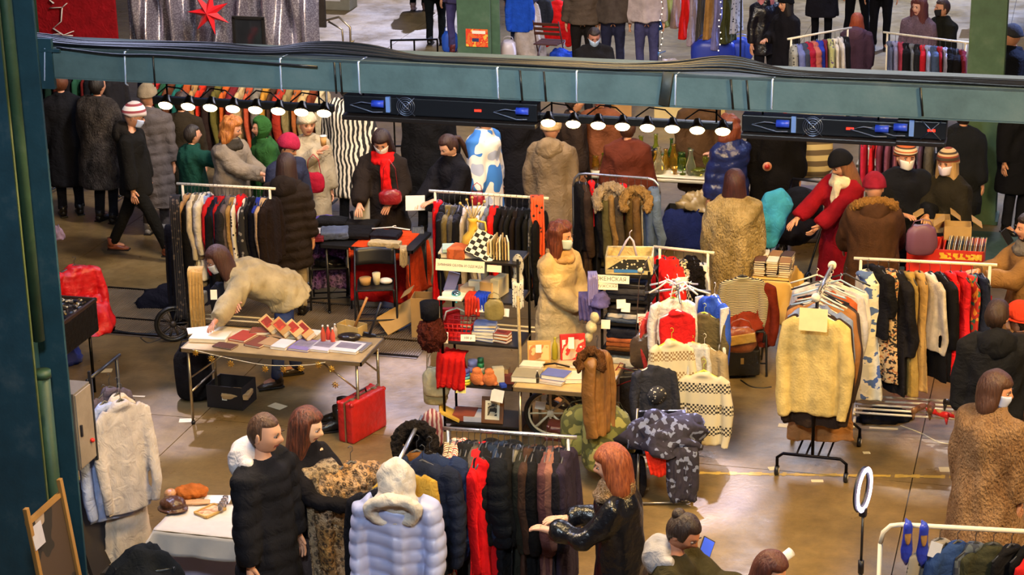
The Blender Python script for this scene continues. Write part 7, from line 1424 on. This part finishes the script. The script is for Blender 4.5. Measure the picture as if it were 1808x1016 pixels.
# rack of pale shirts near the column
ra, rb = at(160, 668, 1.62), at(205, 632, 1.62)
rack(ra, rb, 1.62, 'black rack of pale shirts beside the electrical cabinet', style='black', foot=.5, wheels=False)
for i, (px, py, kd, c, lab, s, a) in enumerate(((182, 684, 'shirt', '#a8b4dc', 'pale blue shirt hanging nearest on the rack beside the cabinet', (1, 1, 1.3), 38), (186, 668, 'shirt', '#5c5464', 'dark grey shirt between pale ones on the rack beside the cabinet', (.9, 1, 1.0), 50), (200, 690, 'shirt', '#c0b8b8', 'pale grey shirt on the rack beside the cabinet', (1.05, 1.1, 1.25), 40), (190, 684, 'dress', '#cfc0b0', 'long cream dress reaching low on the rack beside the cabinet', (1.0, 1.1, 1.2), 46))):
    garment(kd, at(px, py, 1.6)+Vector((0, .05*i, 0)), YAW+R(a), M(c, 'cloth'), lab, None, i % 3, s)
drape(at(158, 850, .75), YAW+.9, .18, .5, M('#b89a3c'), 'mustard cloth hanging below the electrical cabinet', 'cloth', 'hanging_cloth', 5, .02)
# stretched pictures leaning by the column
q1, q2 = at(78, 925, 1.45), at(136, 872, 1.45); yl = q2.y-q1.y; o = empty('canvas_panel', ((q1.x+q2.x)/2-.02, (q1.y+q2.y)/2, .43), (0, R(-6), 0), 'dark painted canvas panel with wooden corners leaning by the column', 'panel')
B = MB().mat(M('#3c2c22', 'camo', '#1c1614', c3='#8c7c70', s=.3)); B.box((0, 0, .5), (.02, yl, 1.0)); B.obj('canvas', o)
for s in (-1, 1): B = MB().mat(M('#96703c', 'wood')); B.box((.015, s*yl*.5, .56), (.03, .04, 1.12), bev=.004); B.obj('wooden_bar', o)
B = MB().mat(M('#96703c', 'wood')); B.box((.0, 0, 1.01), (.03, yl, .03)); B.obj('wooden_bar', o); note((.03, -yl*.38, .9), (R(0), R(88), 0), .16, .14, '', '#a8a8bc', parent=o, name='paper_note')
p = at(175, 955, .55); B = MB().mat(M('#2c2420', 'card')); B.box((0, 0, .0), (.03, .5, .7)); B.obj('dark_board', None, 'second dark board leaning behind the painted canvas', 'board', loc=at(165, 925, .5), rot=(0, R(-14), 0))
heap(at(190, 975, 0), .2, (.5, .4, .5), M('#4a2c2c'), 'brownish maroon bundle between the canvas and the white table', seed=74)
# white table at the lower edge
w0 = at(274, 934, .75); ww, wd = .95, .50
folding_table((w0.x+ww/2, w0.y+wd/2, 0), 0, ww, wd, .74, 'table under a white cloth carrying hats', xleg=False); cloth_over((w0.x+ww/2, w0.y+wd/2, 0), 0, ww, wd, .75, (.19, .15, .20, .1), M('#c4bcb8', 'paper'), 'white tablecloth with knitted hats on it', flare=.015)
heapd = MB(); heapd.sph((0, 0, .045), (.13, .10, .05), 20, 12); mk('knitted_hat', remesh(heapd, .008, (.006, 60, 1, 1), 'kh', M('#a85c24', 'knit')), None, 'rust brown knitted hat on the white table', 'hat', None, at(338, 878, .755), .3)
heapd = MB(); heapd.sph((0, 0, .06), (.10, .08, .05), 18, 12); heapd.sph((0, 0, .02), (.12, .10, .018), 18, 12); mk('flat_cap', remesh(heapd, .008, (.003, 60, 1, 1), 'fc', M('#4a2c1c', 'leather')), None, 'dark brown shiny cap on the white table', 'hat', None, at(306, 902, .755), .1)
B = MB().mat(M('#b8845c', 'leather')); B.sph((0, 0, .04), (.05, .05, .045)); B.obj('leather_pouch', None, 'small tan round pouch behind the dark brown cap', 'pouch', loc=at(302, 882, .755)); folded(at(345, 890, .755), .3, (.22, .08, .02), M('#c89c74'), 'pale tan folded glove beside the rust hat', cat='glove')
B = MB().mat(M('#c8a058', 'wood')); w, l = .13, .19
for s in (-1, 1): B.box((s*w/2, 0, .008), (.014, l, .016)); B.box((0, s*l/2, .008), (w, .014, .016))
o = B.obj('framed_picture', None, 'small framed picture lying on the white table', 'picture', loc=at(371, 904, .757), rot=-.45); B = MB().mat(M('#a87858', 'camo', '#c8a888', s=2)); B.box((0, 0, .006), (w-.01, l-.01, .004)); B.obj('print', o)
note(at(384, 882, .757), (0, 0, .2), .2, .14, 'white sheet of paper on the white table behind the man', '#d0ccd8', name='paper_sheet', cat='paper')
for k in range(4): glassware(at(390+3*k, 905-5*k, .757), 'tumbler', M('#c8c4c8', 'glass'), f'small clear glass on the white table, {ORD[k]} from the framed picture', 'small glasses on the white table', .6)
B = MB().mat(M('#b8b0cc', 'plastic')); B.box((0, 0, .12), (.6, .35, .24), bev=.02); o = B.obj('storage_box', None, 'pale lilac plastic box under the white table', 'box', loc=at(385, 1010, .2))
bc2 = at(250, 985, .85); folding_chair((bc2.x, bc2.y+.1, 0), face(180), 'chair at the lower edge covered with a black coat'); heap((bc2.x, bc2.y, .46), .1, (.62, .5, .44), M('#1c1f24'), 'black coat thrown over the chair at the lower edge', 'coat', 'draped_coat', seed=75)
# ring light
rp = at(1524, 900, 1.42); o = empty('ring_light', (rp.x, rp.y, 0), face(62), 'lit ring light on a black stand at the lower edge', 'ring light')
B = MB().mat(M('#17151a', 'plastic')); B.cyl((0, 0, .05), (0, 0, 1.0), .013); B.cyl((0, 0, 1.0), (0, 0, 1.38), .009); B.obj('stand_pole', o)
for k in range(3): a = k*2.094; B = MB().mat(M('#17151a', 'plastic')); B.tube([(0, 0, .3), (math.cos(a)*.32, math.sin(a)*.32, .02)], .009, 6); B.obj('stand_leg', o)
B = MB().mat(M('#17151a', 'plastic')); B.cyl((0, 0, .96), (0, 0, 1.05), .02); B.box((0, 0, 1.40), (.04, .05, .06), bev=.01); B.obj('clamp', o)
B = MB().mat(M('#17151a', 'plastic')); B.loft([(math.cos(t*.196)*.135, .018, 1.56+math.sin(t*.196)*.135) for t in range(32)], [(.010, .020)]*32, 8, closed=True, up=(0, 1, 0)); B.obj('ring_back', o)
B = MB().mat(M('#e8dcff', 'emit', emit=4.0)); B.loft([(math.cos(t*.196)*.135, -.006, 1.56+math.sin(t*.196)*.135) for t in range(32)], [(.008, .018)]*32, 8, closed=True, up=(0, 1, 0)); B.obj('light_ring', o)

# ------------------------------------------------------------------ far end beyond the beam
rw = at(155, 100, 0); RY = 24.5
def quadY(px0, px1, py0, py1, Y, th, mat, nm, lab, cat, fn=None, nx=40):
    a, b = aty(px0, py0, Y), aty(px1, py1, Y); B = MB().mat(mat)
    if fn: B.grid(nx, 14, lambda u, v: (u*(b.x-a.x), fn(u, v), v*(b.z-a.z)), thick=th)
    else: B.box(((b.x-a.x)/2, 0, (b.z-a.z)/2), (b.x-a.x, th, abs(b.z-a.z)))
    return B.obj(nm, None, lab, cat, loc=a), a, b
o, a, b = quadY(60, 214, -60, 140, 24.6, .05, M('#8c1018', 'cloth'), 'red_banner', 'dark red banner wall with white branches beside the column', 'banner')
for pts in ([(88, 14), (110, 13), (108, 38), (94, 50)], [(110, 13), (118, 6)], [(94, 50), (112, 62), (130, 55)], [(112, 62), (128, 63)], [(95, 6), (88, 0), (100, -6)], [(94, 60), (108, 60)]):
    B = MB().mat(M('#cfc8c4', 'paper')); P3 = [aty(x, y, 24.55)-a for x, y in pts]; B.loft(P3, [(.022-.003*i, .006) for i in range(len(P3))], 6, up=(0, 1, 0)); B.obj('white_branch', o)
SQ = M('#f0ecf4', 'sequin', '#a49cac', s=.8)
o, a, b = quadY(214, 562, -70, 112, 25.0, .01, SQ, 'sequin_curtain', 'silver sequin curtain behind the red star', 'curtain', lambda u, v: .10*math.sin(u*46+1.5*math.sin(v*3+u*9))+.05*math.sin(u*90), 160)
B = MB().mat(M('#2a2420')); B.box(((b.x-a.x)/2, .35, (b.z-a.z)/2+.2), ((b.x-a.x), .05, abs(b.z-a.z)-.4)); o2 = B.obj('dark_backdrop', None, 'dark brown backdrop behind the silver sequin curtain', 'backdrop', loc=a)
star = aty(369, 22, 24.6); B = MB().mat(M('#e01824', 'paper', rough=.5)); n = 7; vs = []; 
for k in range(14): r_ = .30 if k % 2 == 0 else .11; t = math.pi*k/7+.22; vs.append((math.sin(t)*r_, 0, math.cos(t)*r_))
B.add(vs+[(0, -.09, 0), (0, .09, 0)], [(k, (k+1) % 14, 14) for k in range(14)]+[((k+1) % 14, k, 15) for k in range(14)], False); B.obj('paper_star', None, 'red seven pointed paper star in front of the silver curtain', 'star', loc=star)
# mirror
m0 = at(440, 140); mz = aty(440, 66, m0.y); o = empty('mirror', aty(440, 66, 24.3), 0, 'black framed mirror in front of the silver curtain', 'mirror'); B = MB().mat(M('#17130f', 'wood'))
for s in (-1, 1): B.box((s*.20, 0, 0), (.035, .03, .5)); B.box((0, 0, s*.25), (.43, .03, .035))
B.obj('mirror_frame', o); B = MB().mat(M('#6c7078', 'metal', rough=.08)); B.box((0, .005, 0), (.38, .008, .48)); B.obj('mirror_glass', o)
# empty metal racks
for i, (pts, r_, c, lab) in enumerate(((((475, 88, .3), (560, 40, .9), (598, 30, 1.05), (618, 48, .95), (620, 95, .4)), .018, '#b8a890', 'bent steel tube of a toppled frame beside the silver curtain'), (((580, 38, 1.0), (604, 52, .9), (608, 98, .4)), .016, '#a89c88', 'second bent steel tube of the toppled frame'), (((560, 100, .3), (625, 72, .6)), .014, '#c8b890', 'pale bar crossing the toppled steel frame'))):
    base = at(560, 120); P3 = [aty(x, y, base.y-1) for x, y, z in pts]; B = MB().mat(M(c, 'metal')); B.tube(P3, r_, 8); B.obj('steel_tube', None, lab, 'tube')
heap(at(540, 118, 0), 0, (.9, .6, .35), M('#5c4438', 'camo', '#8c3028', c3='#3c342c'), 'jumble of dark and red goods below the silver curtain', 'goods', 'goods_pile', seed=81); B = MB().mat(M('#c01818', 'plastic')); B.sph((0, 0, 0), .06); B.obj('red_ball', None, 'red shiny ball beside the toppled frame', 'ball', loc=at(565, 96, .3))
B = MB().mat(M('#8c8878', 'card')); B.box((0, 0, .2), (.6, .4, .4), bev=.01); o = B.obj('cardboard_box', None, 'grey cardboard box with a white printed sheet at the upper edge', 'box', loc=at(596, 14)); note((-.05, -.203, .26), (R(90), 0, 0), .36, .2, '', '#d8d4d8', '2010', 'label', tsz=.14, parent=o)
fw = at(968, 128); folding_chair((fw.x, fw.y+.1, 0), face(160), 'dark brown slatted wooden folding chair beyond the beam', '#4a2418', '#4a2418', 'wood', slats=1)
B = MB(); B.sph((0, 0, 0), (.24, .16, .36)); B.sph((.17, -.02, -.1), (.09, .10, .30)); B.sph((-.17, -.02, -.1), (.09, .10, .30)); mk('red_puffer_jacket', remesh(B, .02, (.006, 30, 1, 1, (.10, .014)), 'rp', M('#e01c1c')), None, 'bright red puffer jacket hung on a stand beside the wooden chair', 'jacket', None, aty(984, 40, 31.6), YAW)
heap(at(934, 100, .0), 0, (.5, .5, .85), M('#b8a89c', 'cloth'), 'pale beige coat heaped next to the wooden chair', 'coat', 'draped_coat', seed=82); garment('shirt', aty(917, -22, 31.0), YAW, M('#2050c0'), 'bright blue jacket hanging beyond the green column', None, 0, (.9, 1, .85)); garment('jacket', aty(945, -10, 31.4), YAW, M('#2a2c34'), 'dark jacket hanging next to the bright blue one', None, 1, (1, 1, .6))
for i, (px, py, w, h, c, lab) in enumerate(((1258, 118, .7, .45, '#2438a0', 'large blue shopping bag under the tall dress rack'), (1305, 112, .4, .4, '#2a48b4', 'smaller blue shopping bag beside the large one'), (898, 110, .25, .35, '#c8bcc0', 'white paper bag beside the green column'))): strapbag(px, py, 0, w, h, c, lab, .06, 'plastic', 'shopping_bag', t=.3, seed=i)
B = MB().mat(M('#2a2a30', 'plastic')); B.cyl((0, 0, 0), (0, 0, .24), .05, n=14); B.mat(M('#58a0d8', 'paper')).cyl((0, 0, .12), (0, 0, .18), .052, n=14); B.obj('bottle', None, 'dark bottle with a blue label beside the blue jeans', 'bottle', loc=at(1157, 112, .2)); heap(at(1180, 128, 0), 0, (.5, .4, .2), M('#b8a8a0'), 'pale garment on the floor under the tall dress rack', seed=83)
heap(at(1000, 118, .1), 0, (.7, .4, .25), M('#2040a8'), 'blue cloth below the wooden folding chair', seed=84)
for i, (px, py) in enumerate(((1710, -8), (1790, 40), (1740, 5))): pass
o = at(1785, 52); folding_table((o.x, o.y+.3, 0), 0, .9, .6, .72, 'dark metal table beyond the green column', top=('#1c2c34', 'plastic'), leg='plastic', xleg=False)
# racks glimpsed below the beam
def back_rack(x0, y0, x1, y1, z, cols, lab, where, grp, kinds=('shirt', 'jacket', 'sweater')):
    a, b = at(x0, y0, z), at(x1, y1, z); rack(a, b, z, lab, style='black', foot=.4, wheels=False, lower=False)
    fill(a, b, [(kinds[i % len(kinds)], cn, C(c), 1.15) for i, (cn, c) in enumerate(cols)], where, grp)
back_rack(268, 128, 575, 142, 1.6, [('red', '#b02020'), ('dark green', '#1c4a30'), ('brown', '#5c3420'), ('teal', '#1c5c54'), ('rust', '#a04820'), ('tan', '#a07848'), ('scarlet', '#c8301c'), ('brown black', '#2a1c18'), ('olive', '#5c5424'), ('orange', '#b85420'), ('maroon', '#6a1c20'), ('beige', '#b09468'), ('terracotta', '#a8482c'), ('grey', '#6c6458'), ('amber', '#a87428'), ('dark brown', '#3c281c'), ('brick red', '#982c1c'), ('khaki', '#7c6c44'), ('copper', '#985428'), ('sand', '#a88c5c'), ('chestnut', '#6a3018'), ('cream', '#b8a47c')], 'long rack of red and brown clothes behind the first lamp bar', 'the long rack behind the lamps', 'garments behind the lamp bars')
back_rack(78, 105, 205, 112, 1.7, [('black', '#141214'), ('dark green', '#1c3428'), ('red brown', '#4a1c18'), ('petrol', '#14303c'), ('soot', '#17151a'), ('pine green', '#24503c'), ('dark red', '#5c1818'), ('ink', '#14161c'), ('dark teal', '#143c3c'), ('crimson', '#a01820'), ('charcoal', '#201e20')], 'dark rack of clothes beside the near column', 'the dark rack by the column', 'garments on the dark rack by the column')
# dark metal frame on the open floor
o = empty('metal_frame', at(738, 268), YAW, 'black rectangular metal frame standing on the bright floor', 'frame')
for x in (-.30, .0, .30): B = MB().mat(M('#14110f', 'metal')); B.box((x, 0, .75), (.022, .022, 1.5)); B.obj('upright', o)
for z in (.08, .55, 1.1, 1.5): B = MB().mat(M('#14110f', 'metal')); B.box((0, 0, z), (.62, .022, .022)); B.obj('crossbar', o)
for i, (px, py, w, c, lab) in enumerate(((1190, 190, .5, '#c8b078', 'cream box on a far table above the glassware lamps'), (1255, 200, .4, '#b89c60', 'second cream box above the glassware lamps'), (1090, 182, .4, '#a87c48', 'tan box above the glassware lamps'), (1390, 196, .4, '#c83018', 'red box above the fan unit'), (1425, 202, .3, '#d8c898', 'cream carton above the fan unit'), (1590, 208, .7, '#b0a8a4', 'large pale box above the short power unit'), (480, 158, .3, '#c8b488', 'pale box above the first lamp bar'))):
    B = MB().mat(M(c, 'card')); B.box((0, 0, .2), (w, .3, .4), bev=.008); B.obj('box', None, lab, 'box', loc=at(px, py+25, 0), rot=.1*i)
# wooden easel foot carrying the canvas, and more people and goods deep in the stalls
B = MB().mat(M('#6a4c2c', 'wood')); B.box((0, 0, .21), (.34, .5, .42), bev=.01); B.obj('wooden_crate', None, 'wooden crate carrying the painted canvas at the lower edge', 'crate', loc=((q1.x+q2.x)/2+.0, (q1.y+q2.y)/2, 0))
for (px, py, h, a, c, lab, hr) in ((318, 168, 1.6, 170, '#2c2418', 'person in a dark brown coat under the first lamp bar', '#3a2416'), (1235, 150, 1.7, 10, '#4a3420', 'person in a brown coat behind the glassware under the lamps', '#2a1c14'), (1060, 158, 1.66, -20, '#6a3c24', 'person in rust brown behind the glassware table end', '#4a2c18'), (1702, 190, 1.66, 150, '#1a1c20', 'dark dressed person behind the green column table', '#2a1c14')):
    P_(px, py, h, a, lab, coat=dict(c=c, hem=.5, bulk=.05), hair=(hr, 'short'))
